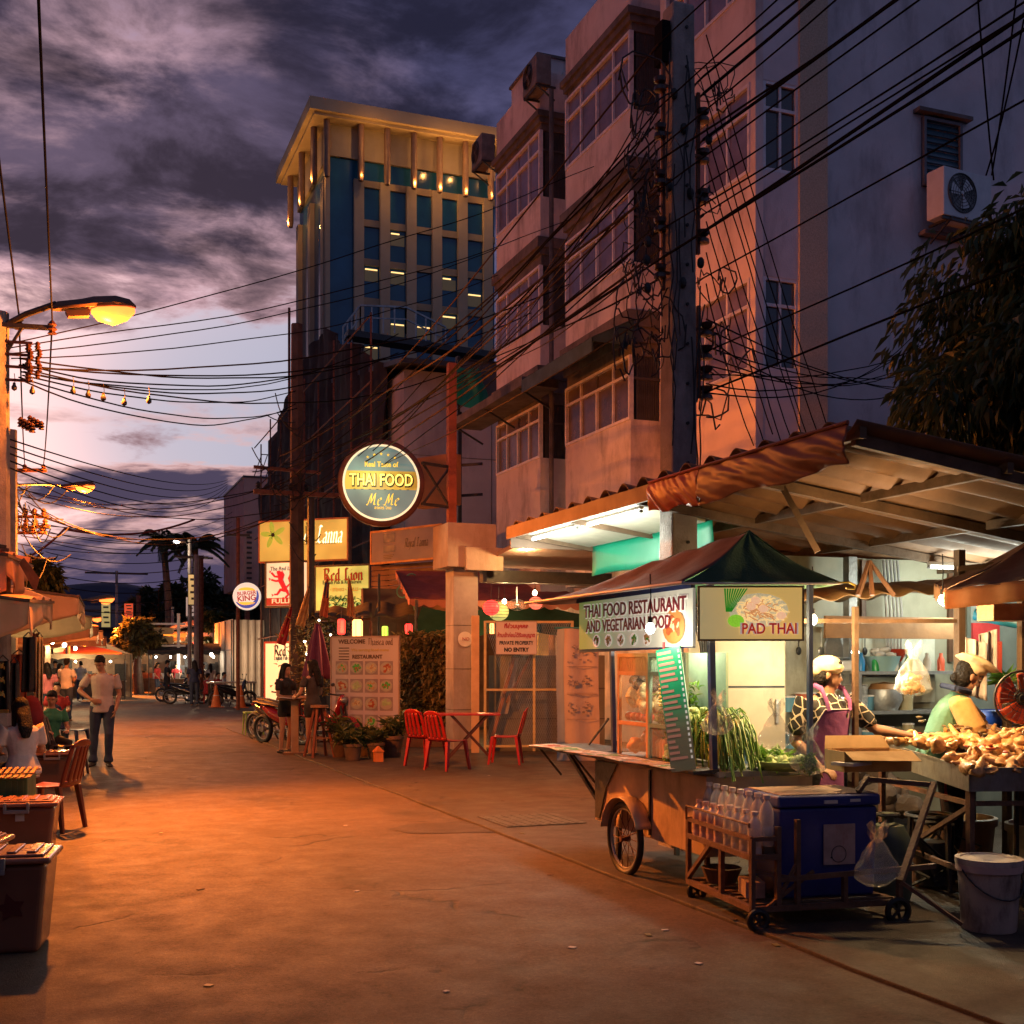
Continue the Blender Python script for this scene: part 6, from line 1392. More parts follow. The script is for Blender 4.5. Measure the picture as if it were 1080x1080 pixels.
# clear plastic bags
PB = mat('thin_plastic', (.62, .60, .52), .15, .2, 12, 1.0, 26, alpha=.28, spec=1.0)
def bag(label, c, s_, seed, m=PB, fill=None, fcol=None, hang=True):
    o = thing('plastic_bag', label, 'plastic bag', c, 0); g_ = MB()
    def fn(u, v):
        a = u*2*pi; t = 1-v; r_ = s_*(.12+.95*min(1, t*1.5)**.7*(1 if t < .8 else (1-(t-.8)/.2)**.5+.02))
        r_ *= 1+.30*noise.noise(Vector((cos(a)*2.2, sin(a)*2.2, v*4+seed)))+.10*sin(a*9+v*5+seed)*v
        return (cos(a)*r_*1.05, sin(a)*r_*.75, v*s_*2.3+.1*s_*noise.noise(Vector((cos(a)*2, sin(a)*2, seed+9))))
    g_.grid(fn, 40, 26); g_.build('bag', m, o, sm=1, angle=28)
    if hang:
        g_ = MB()
        for sg in (-1, 1): g_.grid(lambda u, v: (sg*s_*(.08+.35*v)+(u-.5)*s_*.35, .03*sin(u*9+v*4), s_*2.2+v*s_*.9+.02*sin(u*12)), 6, 8)
        g_.build('bag_handle', m, o, sm=1)
    if fill: pile('contents', None, None, (0, 0, s_*.25), (s_*.5, s_*.35, s_*1.0), fill, s_*.2, fcol, seed, parent=o, shape='ell' if fcol is not CABL else 'leaf')
    return o
CABL = LM4
bag('clear plastic bag of green leaves hanging on the cart post before the woman cook', P(853, 818, 7.55), .105, 3, fill=70, fcol=LM4)
bag('empty crumpled clear bag beside the blue bucket', P(757, 775, 7.6), .09, 5)
bag('clear bag leaning right of the blue bucket on the cart', P(818, 790, 7.6), .10, 6)
bag('bulging clear bag of fried snacks hanging left of the cook in the puffy hat', P(963, 734, 8.9), .13, 7, fill=40, fcol=CHK)
bag('crumpled clear bag hooked on the trolley frame in front of the cooler', P(925, 935, 6.9), .12, 8)

# ================================================================ water trolley
tr = thing('trolley', 'rusty steel trolley carrying water bottles and a cooler beside the kerb', 'trolley', (4.3, 6.4, 0))
def tp(x, y, z): return Vector((x, y, z))
OSt = mat('rusty_orange_steel', (.15, .075, .045), .65, .4, 9, .3, 50)
a0, a1, b0_, b1_ = tp(3.99, 7.06, 0), tp(3.88, 6.10, 0), tp(4.86, 5.98, 0), tp(4.8, 7.0, 0)
def at(u, v, z):
    p_ = a1.lerp(b0_, u).lerp(a0.lerp(b1_, u), v); return Vector((p_.x, p_.y, z))
fr = MB(); 
for z in (.13,): 
    for p_, q in ((at(0, 0, z), at(0, 1, z)), (at(0, 0, z), at(1, 0, z)), (at(1, 0, z), at(1, 1, z)), (at(0, 1, z), at(1, 1, z))): fr.bar(p_, q, .035)
for z in (.44, .55):
    for p_, q in ((at(0, 0, z), at(0, 1, z)), (at(.17, 0, z), at(.17, 1, z)), (at(0, 0, z), at(.17, 0, z)), (at(0, 1, z), at(.17, 1, z))): fr.bar(p_, q, .026 if z > .5 else .034)
for (u, v, z) in ((0, 0, .55), (0, 1, .55), (.17, 1, .55), (.17, 0, .62), (0, .45, .44), (.30, 0, .66), (1, 0, .3), (1, 1, .3), (.62, 0, .3)): fr.bar(at(u, v, .13), at(u, v, z), .03)
fr.bar(at(0, 1, .16), at(0, .62, .43), .028); fr.bar(at(.17, 0, .3), at(1.25, 0, .34), .03); fr.bar(at(.17, 0, .18), at(.3, 0, .4), .02); fr.bar(at(.1, 0, .14), at(.42, .02, .34), .02); fr.bar(at(.0, .05, .36), at(.3, 0, .30), .02)
fr.tube([at(-.02, 0, .62), at(-.02, 0, .64), at(-.02, 1, .64), at(-.02, 1, .55)], .008, 6)
fr.build('frame', OSt, tr, w=1)
g_ = MB(); g_.prism([at(0, 0, .425), at(.17, 0, .425), at(.17, 1, .425), at(0, 1, .425)], (0, 0, .012)); g_.build('rack_shelf', DKM, tr, w=1)
g_ = MB()
for k in range(9): g_.bar(at(.02, .05+k*.11, .15), at(.98, .05+k*.11, .15), .05, .012)
g_.build('deck_slats', TIM, tr, w=1)
for (u, v, r_) in ((.02, -.04, .072), (.95, -.05, .085), (.05, .95, .07), (.95, .95, .08)):
    c = at(u, v, r_+.0); g_ = MB(); g_.torus((0, 0, 0), r_-.018, .02, 24, 8, 'X', Matrix.Rotation(R(78), 3, 'Z')); 
    g_.v = [v_+c for v_ in g_.v]; g_.build('wheel', BLK, tr, w=1, sm=1)
    g_ = MB()
    for k in range(5): a = 2*pi*k/5; g_.bar(c, c+Vector((cos(a)*.98*(r_-.02), cos(a)*.2*(r_-.02), sin(a)*(r_-.02))), .014)
    g_.bar(c, (c.x, c.y, .14), .02); g_.build('fork', DKM, tr, w=1)
# bottles: source ones then copies
def bottle(m, capm, label, liquid=False):
    o = thing('water_bottle', label, 'bottle', (0, 0, 0), 0); r_ = .041
    g_ = MB(); g_.lathe([(0, 0), (r_*.9, 0), (r_, .01), (r_, .05), (r_*.93, .058), (r_, .066), (r_, .10), (r_*.93, .108), (r_, .116), (r_, .175), (r_*.86, .205), (r_*.5, .232), (r_*.36, .24), (r_*.36, .256), (0, .256)], 18); g_.build('body', m, o, sm=1, angle=60)
    g_ = MB(); g_.cyl((0, 0, .252), r_*.5, .022, 12); g_.build('cap', capm, o); return o
CLR = mat('clear_plastic', (.80, .76, .70), .08, .15, 20, alpha=.52, spec=1.0); CAPM = mat('white_cap', (.65, .60, .58), .4, 0); PKB = mat('pale_pink_bottle', (.62, .42, .36), .35, .1, 9)
g1 = bottle(CLR, CAPM, 'clear water bottle standing in the back rows of the trolley rack'); g2 = bottle(PKB, PKB, 'pale milky bottle in the front row of the rack')
g2['label'] = 'pale milky bottle in the front row at the far end of the rack'; gB = 'clear bottles on the trolley'; gP = 'milky bottles on the trolley'; g1['group'] = gB; g2['group'] = gP
first = True
for k in range(8):
    for (u, dz) in ((.125, .06), (.045, 0)):
        if u < .1 and k > 3: 
            o = g2 if k == 4 else copy_tree(g2); o.location = at(.045, .12+k*.115-.02, .439); o.scale = (1.05, 1.05, .92)
        else:
            o = g1 if first else copy_tree(g1); first = False; o.location = at(u, .06+k*.118, .439+dz); o.scale = (1.05, 1.05, 1.12 if dz else .98)
g_ = MB(); g_.prism([at(.09, .02, .439), at(.165, .02, .439), at(.165, .98, .439), at(.09, .98, .439)], (0, 0, .058)); g_.build('riser', TIM, tr, w=1)
# cooler
ck = thing('cooler_box', 'big blue cooler box with a pale paper stuck on its front, on the trolley', 'cooler', at(.62, .36, .152), R(-7))
BLU = mat('deep_blue_plastic', (.018, .03, .20), .45, .2, 5, .05, 30)
g_ = MB(); g_.prism([(-.335, -.245, 0), (.335, -.245, 0), (.335, .245, 0), (-.335, .245, 0)], (0, 0, .56)); g_.v = [Vector((v.x*(1 if v.z > .1 else .95), v.y*(1 if v.z > .1 else .95), v.z)) for v in g_.v]; g_.build('body', BLU, ck, bevel=.02, seg=3)
g_ = MB(); g_.box((0, 0, .60), (.70, .52, .075)); g_.build('lid', BLU, ck, bevel=.018, seg=3)
g_ = MB(); g_.box((0, 0, .641), (.64, .47, .006)); g_.build('lid_top', mat('worn_tan_lid', (.30, .19, .13), .6, .3, 5), ck, bevel=.002)
g_ = MB(); g_.box((0, -.264, .595), (.09, .012, .02)); g_.box((.17, -.262, .6), (.07, .004, .018)); g_.build('latch', WHITEP, ck)
g_ = MB(); g_.box((.065, -.252, .33), (.215, .006, .25)); pp = g_.build('paper', mat('stained_paper', (.40, .28, .27), .8, .25, 8, stain=(.30, .08, .08), sscale=6), ck)
g_ = MB(); g_.torus((.06, -.256, .27), .05, .0025, 24, 5, 'Y'); g_.ell((.01, -.256, .25), (.008, .001, .006), 6, 4); g_.build('doodle', DKM, pp)
cr = thing('paper_box', 'small white and red carton lying low inside the trolley', 'box', at(.12, .25, .165), R(70)); MB().box((0, 0, .05), (.22, .12, .10)).build('carton', mat('dirty_white_card', (.40, .30, .24), .8, .3, 9), cr, bevel=.004); MB().box((0, -.062, .05), (.14, .002, .05)).build('print', FD3, cr)
tn = thing('basket', 'small brown basket on the lower deck of the trolley', 'basket', at(.14, .72, .165)); g_ = MB(); g_.lathe([(.09, 0), (.13, .1)], 14); g_.build('side', TIM, tn, solid=.01)
# big plastic tub on trolley lower right etc.

# ================================================================ chicken tray and table
ty = thing('tray_table', 'steel tray table on a rusty frame heaped with cooked chicken', 'table', (6, 6.3, 0))
t0 = Vector((5.32, 5.89, .94)); t1 = Vector((5.80, 7.45, 1.02)); e1 = (t1-t0); pr = Vector((.957, -.288, .0)); wd = 1.5
STL = mat('stained_steel', (.36, .36, .34), .38, .35, 5, .1, 20, metal=.7, stain=(.16, .12, .08), sscale=4)
g_ = MB(); hh = .13
def tt(u, v, z=0): return t0+e1*u+pr*wd*v+Vector((0, 0, z))
for (p_, q, nv) in ((tt(0, 0), tt(1, 0), pr*.012), (tt(0, 0), tt(0, 1), e1.normalized()*.012), (tt(1, 0), tt(1, 1), -e1.normalized()*.012), (tt(0, 1), tt(1, 1), -pr*.012)):
    g_.prism([p_, q, q-Vector((0, 0, hh)), p_-Vector((0, 0, hh))], nv)
g_.prism([tt(0, 0, -hh), tt(1, 0, -hh), tt(1, 1, -hh), tt(0, 1, -hh)], (0, 0, -.01)); g_.build('tray', STL, ty, w=1)
g_ = MB(); g_.bar(tt(0, 0, .004), tt(1, 0, .004), .02, .012); g_.bar(tt(0, 0, .004), tt(0, 1, .004), .02, .012); g_.build('tray_rim', STL, ty, w=1)
for (u, v) in ((.03, .02), (.03, .33), (.95, .03), (.95, .5), (.03, .95), (.9, .95)):
    p_ = tt(u, v, -hh); g_ = MB(); g_.bar(p_, (p_.x, p_.y, .03), .04); g_.build('leg', OSt if v < .3 else DKM, ty, w=1)
g_ = MB(); q = [tt(.03, .02, 0), tt(.95, .03, 0), tt(.03, .95, 0)]
for z in (.28, .72): 
    g_.bar((q[0].x, q[0].y, z), (q[1].x, q[1].y, z), .03); g_.bar((q[0].x, q[0].y, z), (q[2].x, q[2].y, z), .03)
g_.bar((q[0].x-.0, q[0].y+.0, .7), (q[1].x, q[1].y, .1), .03); g_.bar((q[0].x, q[0].y, .05), (q[2].x, q[2].y, .7), .03)
g_.bar(P(915, 822, 7.4), P(985, 828, 7.3), .03); g_.bar(P(985, 826, 7.3), P(950, 930, 6.9), .035); g_.bar(P(905, 835, 7.35), P(915, 820, 7.4), .03); g_.bar(P(950, 930, 6.9), P(1015, 975, 6.7), .02); g_.build('frame', OSt, ty, w=1)
# the food: distinct pieces in a heap
rr = random.Random(77); ch = MB(); dk = MB(); rd = MB()
for k in range(250):
    u, v = rr.random(), rr.random()*.98; z = -.05+.19*sin(min(1, u*1.1+.05)*pi*.9)*(.7+.5*noise.noise(Vector((u*3, v*3, 1))))+rr.random()*.03
    p_ = tt(u, v, z); r_ = rr.uniform(.045, .085)
    if v > .30 and u > .45 and rr.random() < .65: continue
    ch.ell(p_, (r_, r_*rr.uniform(.6, .95), r_*rr.uniform(.45, .75)), 12, 9, Matrix.Rotation(rr.uniform(0, 6), 3, 'Z') @ Matrix.Rotation(rr.uniform(-.5, .5), 3, 'X'), .55, k)
    if rr.random() < .6:
        d = Vector((rr.uniform(-1, 1), rr.uniform(-1, 1), rr.uniform(0, .5))).normalized(); ch.tube([p_, p_+d*r_*1.1, p_+d*r_*1.5+Vector((0, 0, .01)), p_+d*r_*1.75], [r_*.5, r_*.32, r_*.17, r_*.2], 8)
for k in range(260):
    u = .45+rr.random()*.52; v = .22+rr.random()*.75; p_ = tt(u, v, .04+rr.random()*.06+.04*sin(v*9)); dk.ell(p_+Vector((0, 0, .05)), (rr.uniform(.015, .035), .012, .009), 7, 5, Matrix.Rotation(rr.uniform(0, 6), 3, 'Z') @ Matrix.Rotation(rr.uniform(-.6, .6), 3, 'X'), .4, k)
for k in range(60):
    c0 = rr.choice(((.3, .25), (.12, .55), (.85, .06), (.2, .75))); u = c0[0]+rr.gauss(0, .06); v = c0[1]+rr.gauss(0, .05)
    if not (0 < u < 1 and 0 < v < 1): continue
    rd.ell(tt(u, v, .075+rr.random()*.02), (.03, .012, .010), 7, 5, Matrix.Rotation(rr.uniform(0, 6), 3, 'Z'), .5, k)
f_ = thing('chicken_heap', 'heap of golden cooked chicken pieces filling the steel tray', 'food', tt(.5, .5)); ch.build('chicken', CHK, f_, w=1, sm=1, angle=70)['kind'] = 'stuff'
f_ = thing('mussel_heap', 'heap of small dark grilled pieces at the back of the steel tray', 'food', tt(.7, .6)); dk.build('grilled_pieces', mat('dark_grilled', (.16, .10, .04), .4, .5, 30), f_, w=1, sm=1)['kind'] = 'stuff'
f_ = thing('sausage_pieces', 'red pieces scattered on the chicken heap', 'food', tt(.3, .4)); rd.build('red_pieces', mat('glossy_red_meat', (.40, .05, .02), .3, .4, 30), f_, w=1, sm=1)['kind'] = 'stuff'
cbx = thing('cardboard_box', 'open cardboard box between the woman cook and the steel tray', 'box', P(915, 812, 7.75), R(-12))
KR = mat('cardboard', (.42, .25, .10), .85, .2, 6); g_ = MB(); hz = .13
g_.bx(-.23, .23, -.15, -.142, 0, hz); g_.bx(-.23, .23, .142, .15, 0, hz); g_.bx(-.23, -.222, -.142, .142, 0, hz); g_.bx(.222, .23, -.142, .142, 0, hz); g_.bx(-.222, .222, -.142, .142, .0, .01); g_.build('carton', KR, cbx)
g_ = MB(); g_.prism([(-.23, -.15, hz), (.23, -.15, hz), (.25, -.24, hz-.06), (-.21, -.24, hz-.05)], (0, 0, .004)); g_.prism([(-.23, .15, hz), (.23, .15, hz), (.2, .21, hz+.08), (-.2, .21, hz+.08)], (0, 0, .004)); g_.build('flap', KR, cbx); g_ = MB(); g_.box((-.1, -.153, .06), (.05, .002, .03)); g_.build('print', BLKL, cbx)
st_ = thing('paper_stack', 'sheets of pale paper lying on the open cardboard box', 'paper', P(900, 805, 7.6), R(20)); MB().box((0, 0, 0.0), (.26, .16, .02)).build('sheets', WHC, st_)

# buckets
def bucket(label, c, r_, h_, m, lid=True, dirt=None, handle=True, group=None, rimm=None):
    o = thing('bucket', label, 'bucket', c, R(RND.uniform(-40, 40)), group)
    g_ = MB(); g_.lathe([(0, 0), (r_*.84, 0), (r_*.86, .01), (r_, h_), (r_*.95, h_), (r_*.84, .02), (0, .02)] if not lid else [(0, 0), (r_*.84, 0), (r_*.86, .01), (r_, h_), (0, h_)], 30); g_.build('body', m, o, sm=1)
    g_ = MB(); g_.lathe([(r_, h_-.06), (r_*1.045, h_-.06), (r_*1.05, h_-.005), (r_, h_)], 30)
    g_.build('rim', rimm or m, o, sm=1)
    if lid: g_ = MB(); g_.lathe([(0, h_+.008), (r_*.86, h_+.008), (r_*.9, h_+.016), (r_*1.06, h_+.014), (r_*1.06, h_-.02)], 30); g_.build('lid', m, o, sm=1)
    if handle: g_ = MB(); g_.tube([(r_*1.06*cos(a), -.0+r_*1.06*-abs(sin(a))*.9-.01, h_-.05-.16*abs(sin(a))) for a in [pi*k/12 for k in range(13)]], .005, 5); g_.build('handle', DKM, o)
    return o
DW = mat('grubby_white_plastic', (.50, .42, .38), .5, .2, 5, .05, 20, stain=(.05, .035, .03), sscale=7)
bucket('grubby white lidded paint bucket standing on the ground in front of the tray table', G(1043, 985)+Vector((0, 0, .03)), .18, .41, DW, rimm=mat('pink_white_plastic', (.55, .40, .38), .5, .15, 4))
bucket('open orange lit plastic tub under the steel tray, left of the two', (6.35, 7.15, .03), .27, .42, mat('tan_plastic', (.50, .28, .12), .5, .3, 4, stain=(.2, .1, .05)), False, handle=False)
bucket('open grubby plastic tub under the steel tray, right of the two', (6.65, 6.6, .03), .26, .42, mat('tan_plastic2', (.42, .28, .18), .5, .3, 4, stain=(.15, .1, .07)), False, handle=False)
# clutter under the tray: bicycle-like tangle of stove pipes
sv = thing('gas_stove', 'black gas ring stove with hoses under the counter', 'stove', (5.75, 6.75, .03)); g_ = MB(); rr = random.Random(4)
g_.torus((0, 0, .5), .16, .018, 24, 6); g_.torus((0, 0, .46), .09, .02, 20, 6); [g_.bar((cos(a)*.17, sin(a)*.17, .5), (cos(a)*.2, sin(a)*.2, 0), .025) for a in (0, 1.57, 3.14, 4.71)]; g_.cyl((0, 0, .02), .12, .3, 18); g_.build('burner', DKM, sv)
g_ = MB(); [g_.tube([(rr.uniform(-.3, .3), rr.uniform(-.3, .3), rr.uniform(0, .5)) for _ in range(5)], .012, 6) for k in range(7)]; g_.build('hose', BLK, sv, sm=1)
gy = thing('gas_cylinder', 'dark gas cylinder standing behind the trolley', 'gas cylinder', (5.15, 6.45, .03)); g_ = MB(); g_.lathe([(0, 0), (.14, .01), (.15, .05), (.15, .4), (.1, .5), (.04, .52), (.04, .58), (0, .58)], 20); g_.build('tank', mat('green_grey_tank', (.06, .08, .06), .5, .3, 4), gy, sm=1); g_ = MB(); g_.torus((0, 0, .57), .07, .012, 16, 6); g_.build('collar', DKM, gy)

# ================================================================ second stall (kitchen) behind the cooks
k2 = thing('kitchen_stall', 'tin topped kitchen stall with shelves behind the two cooks', 'food stall', (6.3, 8.9, 0))
BRT = mat('warm_tin', (.30, .15, .06), .5, .3, 4, .2, 10, metal=.2)
pL = PY(848, 700, 7.9); pR = PY(1010, 700, 8.9)
g_ = MB(); g_.grid(lambda u, v: (4.95+u*2.25, 7.55+v*1.2+u*.3, 2.06+u*.16+.10*sin(v*pi)+.02*sin(u*40)), 60, 8); g_.build('hood', mat('dull_tin_roof', (.25, .15, .07), .6, .35, 3, .2, 10), k2, w=1, sm=1, solid=.008)
g_ = MB(); q0 = PY(905, 662, 8.9); q1 = PY(1008, 660, 8.9); g_.bx(q0.x-.35, q1.x, 8.9, 8.93, 1.86, 2.03); g_.bx(q0.x-.35, q1.x, 8.895, 8.935, 1.83, 1.86); g_.build('valance', BRT, k2, w=1)
g_ = MB(); g_.bar(P(902, 640, 8.4), P(902, 830, 8.4), .035); g_.bar(P(836, 655, 8.4), P(1008, 655, 8.9), .03); g_.bar(P(1012, 580, 9), P(1012, 800, 9), .06); g_.build('post', TIM, k2, w=1)
g_ = MB(); ap0 = P(917, 592, 8.6); [g_.bar(ap0, P(x, 628, 8.5), .028) for x in (905, 920, 943)]; g_.build('brace', WOODD, k2, w=1)
g_ = MB(); q0 = PY(886, 707, 9.3); q1 = PY(1002, 705, 9.3)
for z in (1.50, 1.13, .80): g_.bx(q0.x, q1.x, 9.05, 9.43, z, z+.03)
g_.build('shelf', GALV, k2, w=1)
g_ = MB(); [g_.bx(x, x+.04, 9.03, 9.07, .03, 1.5) for x in (q0.x, q1.x-.04)]; g_.build('leg', GALV, k2, w=1)
# shelf goods, each a thing
def stack(label, c, n, r_, m, h_=.012): 
    o = thing('plate_stack', label, 'plates', c); g_ = MB()
    for k in range(n): g_.lathe([(r_*.6, k*h_), (r_, k*h_+.014), (r_*.98, k*h_+.017), (r_*.6, k*h_+.004)], 20)
    g_.build('plates', m, o, sm=1)
stack('tall stack of white plates on the shelf between the cooks', (6.95, 9.2, 1.16), 20, .13, WHITEP)
stack('shorter stack of tan bowls on the shelf left of the white plates', (6.68, 9.2, 1.16), 15, .09, mat('tan_bowl', (.5, .33, .18), .4))
pt = thing('pot', 'round metal pot with a brown lid on the middle shelf', 'pot', (7.3, 9.2, 1.16)); g_ = MB(); g_.lathe([(0, 0), (.12, 0), (.17, .1), (.15, .2), (0, .2)], 22); g_.build('body', GALV, pt, sm=1); g_ = MB(); g_.lathe([(.15, .2), (.12, .25), (0, .27)], 20); g_.build('lid', BRT, pt, sm=1)
bs_ = thing('basin', 'pale blue basin full of dishes on the top shelf', 'basin', (7.28, 9.2, 1.53)); g_ = MB(); g_.lathe([(0, 0), (.12, 0), (.17, .14), (.16, .14)], 22); g_.build('bowl', mat('pale_blue_plastic', (.25, .40, .42), .4, .1), bs_, sm=1); g_ = MB(); [g_.ell((rr.uniform(-.1, .1), rr.uniform(-.08, .08), .15+rr.random()*.05), (.06, .05, .03), 9, 6) for _ in range(8)]; g_.build('dishes', WHITEP, bs_, sm=1)
rb = thing('bowl', 'red plastic bowl behind the pale blue basin on the top shelf', 'bowl', (7.5, 9.32, 1.62)); g_ = MB(); g_.lathe([(0, 0), (.08, 0), (.14, .12), (.13, .12)], 20); g_.build('bowl', TOM, rb, sm=1)
lidw = thing('steel_plate', 'big round steel lid leaning on the back wall above the top shelf', 'plate', (6.95, 9.38, 1.74)); g_ = MB(); g_.lathe([(.2, 0), (.19, .02), (.05, .04), (0, .045)], 26, axis='Y'); g_.build('lid', GALV, lidw, sm=1)
sc_ = thing('scale', 'white kitchen scale with a bright dial on the top shelf', 'scale', (6.75, 9.2, 1.53)); g_ = MB(); g_.prism([(-.13, -.1, 0), (.13, -.1, 0), (.13, .1, 0), (-.13, .1, 0)], (0, 0, .1)); g_.build('body', WHITEP, sc_, bevel=.02); g_ = MB(); g_.cyl((0, 0, .12), .13, .012, 20); g_.build('pan', GALV, sc_)
for k in range(7):
    c = [(.02, .2, .5), (.02, .3, .08), (.55, .5, .42), (.03, .3, .1), (.5, .45, .4), (.6, .1, .05), (.5, .4, .1)][k]
    o = thing('condiment_bottle', ['blue topped bottle standing highest on the top shelf', 'green bottle on the top shelf, leftmost', 'cream jar on the top shelf beside the leftmost green bottle', 'green bottle near the scale on the top shelf', 'white jug at the right end of the top shelf', 'small red jar at the right end of the top shelf', 'squat mustard jar behind the scale'][k], 'bottle', (q0.x+.1+k*.19, 9.12+.03*(k % 2), 1.532)); g_ = MB(); g_.lathe([(0, 0), (.035, 0), (.037, .1), (.018, .14), (.016, .17), (0, .17)], 12); g_.build('bottle', mat('cond%d' % k, c, .3, .1), o, sm=1)
for k in range(16):
    c_ = [(.5, .45, .36), (.10, .25, .35), (.45, .10, .04), (.35, .30, .18)][k % 4]; o = thing('food_container', ['pale', 'blue grey', 'red', 'tan'][k % 4]+' container standing in a row on the lower kitchen shelves behind the cooks', 'container', (6.0+(k % 8)*.22, 9.15+.04*(k % 3), 1.162 if k < 8 else .832), 0, 'containers on the kitchen shelves'); r0 = .055+.02*(k % 3)
    g_ = MB(); g_.lathe([(0, 0), (r0*.9, 0), (r0, .1+.03*(k % 4)), (0, .1+.03*(k % 4))], 14); g_.build('body', mat('tub%d' % (k % 4), c_, .4, .15), o, sm=1); g_ = MB(); g_.cyl((0, 0, .101+.03*(k % 4)), r0*1.05, .014, 14); g_.build('lid', WHITEP, o)
pile('sacks', 'dim heap of brown sacks under the kitchen shelves', 'sacks', (7.0, 9.1, .2), (.5, .15, .55), 26, .13, TIM, 12)
for k in range(9):
    o = thing('utensil', ['ladle', 'skimmer', 'spatula', 'whisk', 'strainer', 'long spoon', 'tongs', 'small pan', 'grater'][k]+' hanging on the pale back wall of the kitchen', 'utensil', (5.75+k*.25, 9.42, 1.80), 0); g_ = MB(); g_.tube([(0, 0, .12), (0, 0, -.05)], .005, 5); g_.ell((0, 0, -.08), (.03+.006*(k % 3), .01, .04), 10, 6); g_.build('tool', GALV if k % 3 else BLK, o, sm=1)
tw = thing('towel', 'white towels hanging on the post behind the cook in the puffy hat', 'towel', P(1030, 672, 8.7), R(-20)); g_ = MB(); g_.grid(lambda u, v: ((u-.5)*.16, .03*sin(u*13), -v*.42-.05*u), 16, 10); g_.grid(lambda u, v: (.1+(u-.5)*.12, .05+.03*sin(u*11), .02-v*.30+.04*u), 14, 8); g_.build('cloth', WHC, tw, sm=1, solid=.006)
tube_lamp('white tube lamp at the back of the kitchen under the roof, upper right', (7.55, 8.9, 2.50), (8.7, 8.1, 2.42), W=50)
bulb('bright bulb glowing over the kitchen shelf behind the woman cook', P(902, 687, 9.0), 48, BULBC, (1, .9, .62), .25, .03)
cdt = thing('conduit', 'bundle of grey pipes running down beside the kitchen tube lamp', 'pipes', (7.4, 9.3, 1.5)); g_ = MB(); [g_.tube([(7.42+.04*k, 9.36, 2.6), (7.43+.045*k, 9.33, 2.1), (7.45+.03*k, 9.3, 1.5)], .012, 6) for k in range(5)]; g_.build('pipe', GALV, cdt, w=1, sm=1)
# right-most stall canopy with orange fringe
sq = thing('stall_canopy', 'dark peaked stall canopy with an orange valance at the right edge', 'canopy', (6.4, 6.6, 0))
c0, c1, c2, cap_ = P(997, 622, 7.9), P(1130, 606, 7.2), P(1150, 600, 9.0), P(1105, 560, 8.3)
cc_ = P(985, 616, 9.4)
g_ = MB(); g_.grid(patch(c0, c1, cap_, cap_, .04), 14, 10); g_.grid(patch(cc_, c0, cap_, cap_, .04), 14, 10); g_.grid(patch(c1, c2, cap_, cap_, .04), 10, 8); g_.grid(patch(c2, cc_, cap_, cap_, .04), 10, 8); g_.build('cloth', CV, sq, w=1, sm=1, angle=60, solid=.006)
g_ = MB(); g_.grid(lambda u, v: c0.lerp(c1, u)+Vector((0, .0, -.13*v))+Vector((.01*sin(u*20), .012*sin(u*30)*v, 0)), 40, 4); g_.grid(lambda u, v: cc_.lerp(c0, u)+Vector((0, 0, -.11*v+.01*sin(u*20))), 24, 4); g_.build('valance', mat('orange_cloth', (.50, .22, .08), .8, .2, 6, transl=.3), sq, w=1, sm=1, solid=.004)
g_ = MB(); p_ = P(1120, 620, 7.4); g_.bar(p_, (p_.x, p_.y, 0), .05); p_ = P(1078, 600, 8.6); g_.bar((p_.x, p_.y, 0), (p_.x, p_.y, 2.2), .05); g_.bar(P(1010, 600, 8.6), P(1150, 585, 8.6), .04); g_.build('post', TIM, sq, w=1)
bw = thing('wooden_box', 'small wooden light box hanging under the orange valance', 'box', P(1058, 646, 8.3), R(-10)); MB().box((0, 0, 0), (.28, .2, .12)).build('box', WOOD, bw, bevel=.004)
bp = thing('blue_pipe', 'blue plastic pipe crossing the right edge behind the stall', 'pipe', P(1050, 655, 9)); g_ = MB(); g_.tube([P(1028, 648, 9.2), P(1100, 662, 8.9)], .045, 12); g_.build('pipe', mat('bright_blue_pipe', (.02, .20, .36), .35, .1), bp, w=1, sm=1)
ub = thing('shop_wall', 'grey green shop wall with a red band at the far right behind the fan', 'wall', (8.5, 9.2, 0)); q0 = PY(1024, 700, 9.25); MB().bx(q0.x, 11.5, 9.25, 9.3, 0, 2.5).build('panel', mat('grey_green_wall', (.16, .18, .16), .7, .25, 2), ub, w=1); q1 = PY(1056, 700, 9.2); MB().bx(q0.x, q1.x, 9.22, 9.245, 1.82, 2.0).build('red_band', REDC, ub, w=1); g_ = MB(); g_.bx(q1.x-.03, q1.x+.02, 9.21, 9.245, .8, 1.82); g_.build('red_edge', TOM, ub, w=1)
# floor fan
fn_ = thing('electric_fan', 'large orange bladed electric fan at the right edge facing the tray', 'fan', P(1074, 700, 8.2)-Vector((0, 0, 1.6)), R(-21)); 
zc = 1.36; g_ = MB(); g_.torus((0, -.06, zc), .19, .008, 32, 6, 'Y'); [g_.torus((0, -.06-.03*cos(k*.5), zc), .19*k/6, .0025, 28, 4, 'Y') for k in range(1, 6)]; [g_.tube([(cos(a)*.03, -.10, zc+sin(a)*.03), (cos(a)*.12, -.095, zc+sin(a)*.12), (cos(a)*.19, -.06, zc+sin(a)*.19)], .002, 4) for a in [k*pi/12 for k in range(24)]]; g_.build('cage', DKM, fn_)
g_ = MB()
for k in range(4):
    a0_ = k*pi/2+.5; g_.grid(lambda u, v: (cos(a0_+v*1.35)*(.03+u*.145), -.05-.035*v*u, zc+sin(a0_+v*1.35)*(.03+u*.145)), 6, 8)
g_.build('blades', mat('orange_red_blade', (.55, .08, .03), .25, .1), fn_, sm=1, solid=.004); g_ = MB(); g_.ell((0, -.06, zc), (.045, .03, .045)); g_.cyl((0, .0, zc), .06, -.12, 14, 'Y'); g_.build('motor', BLK, fn_, sm=1)
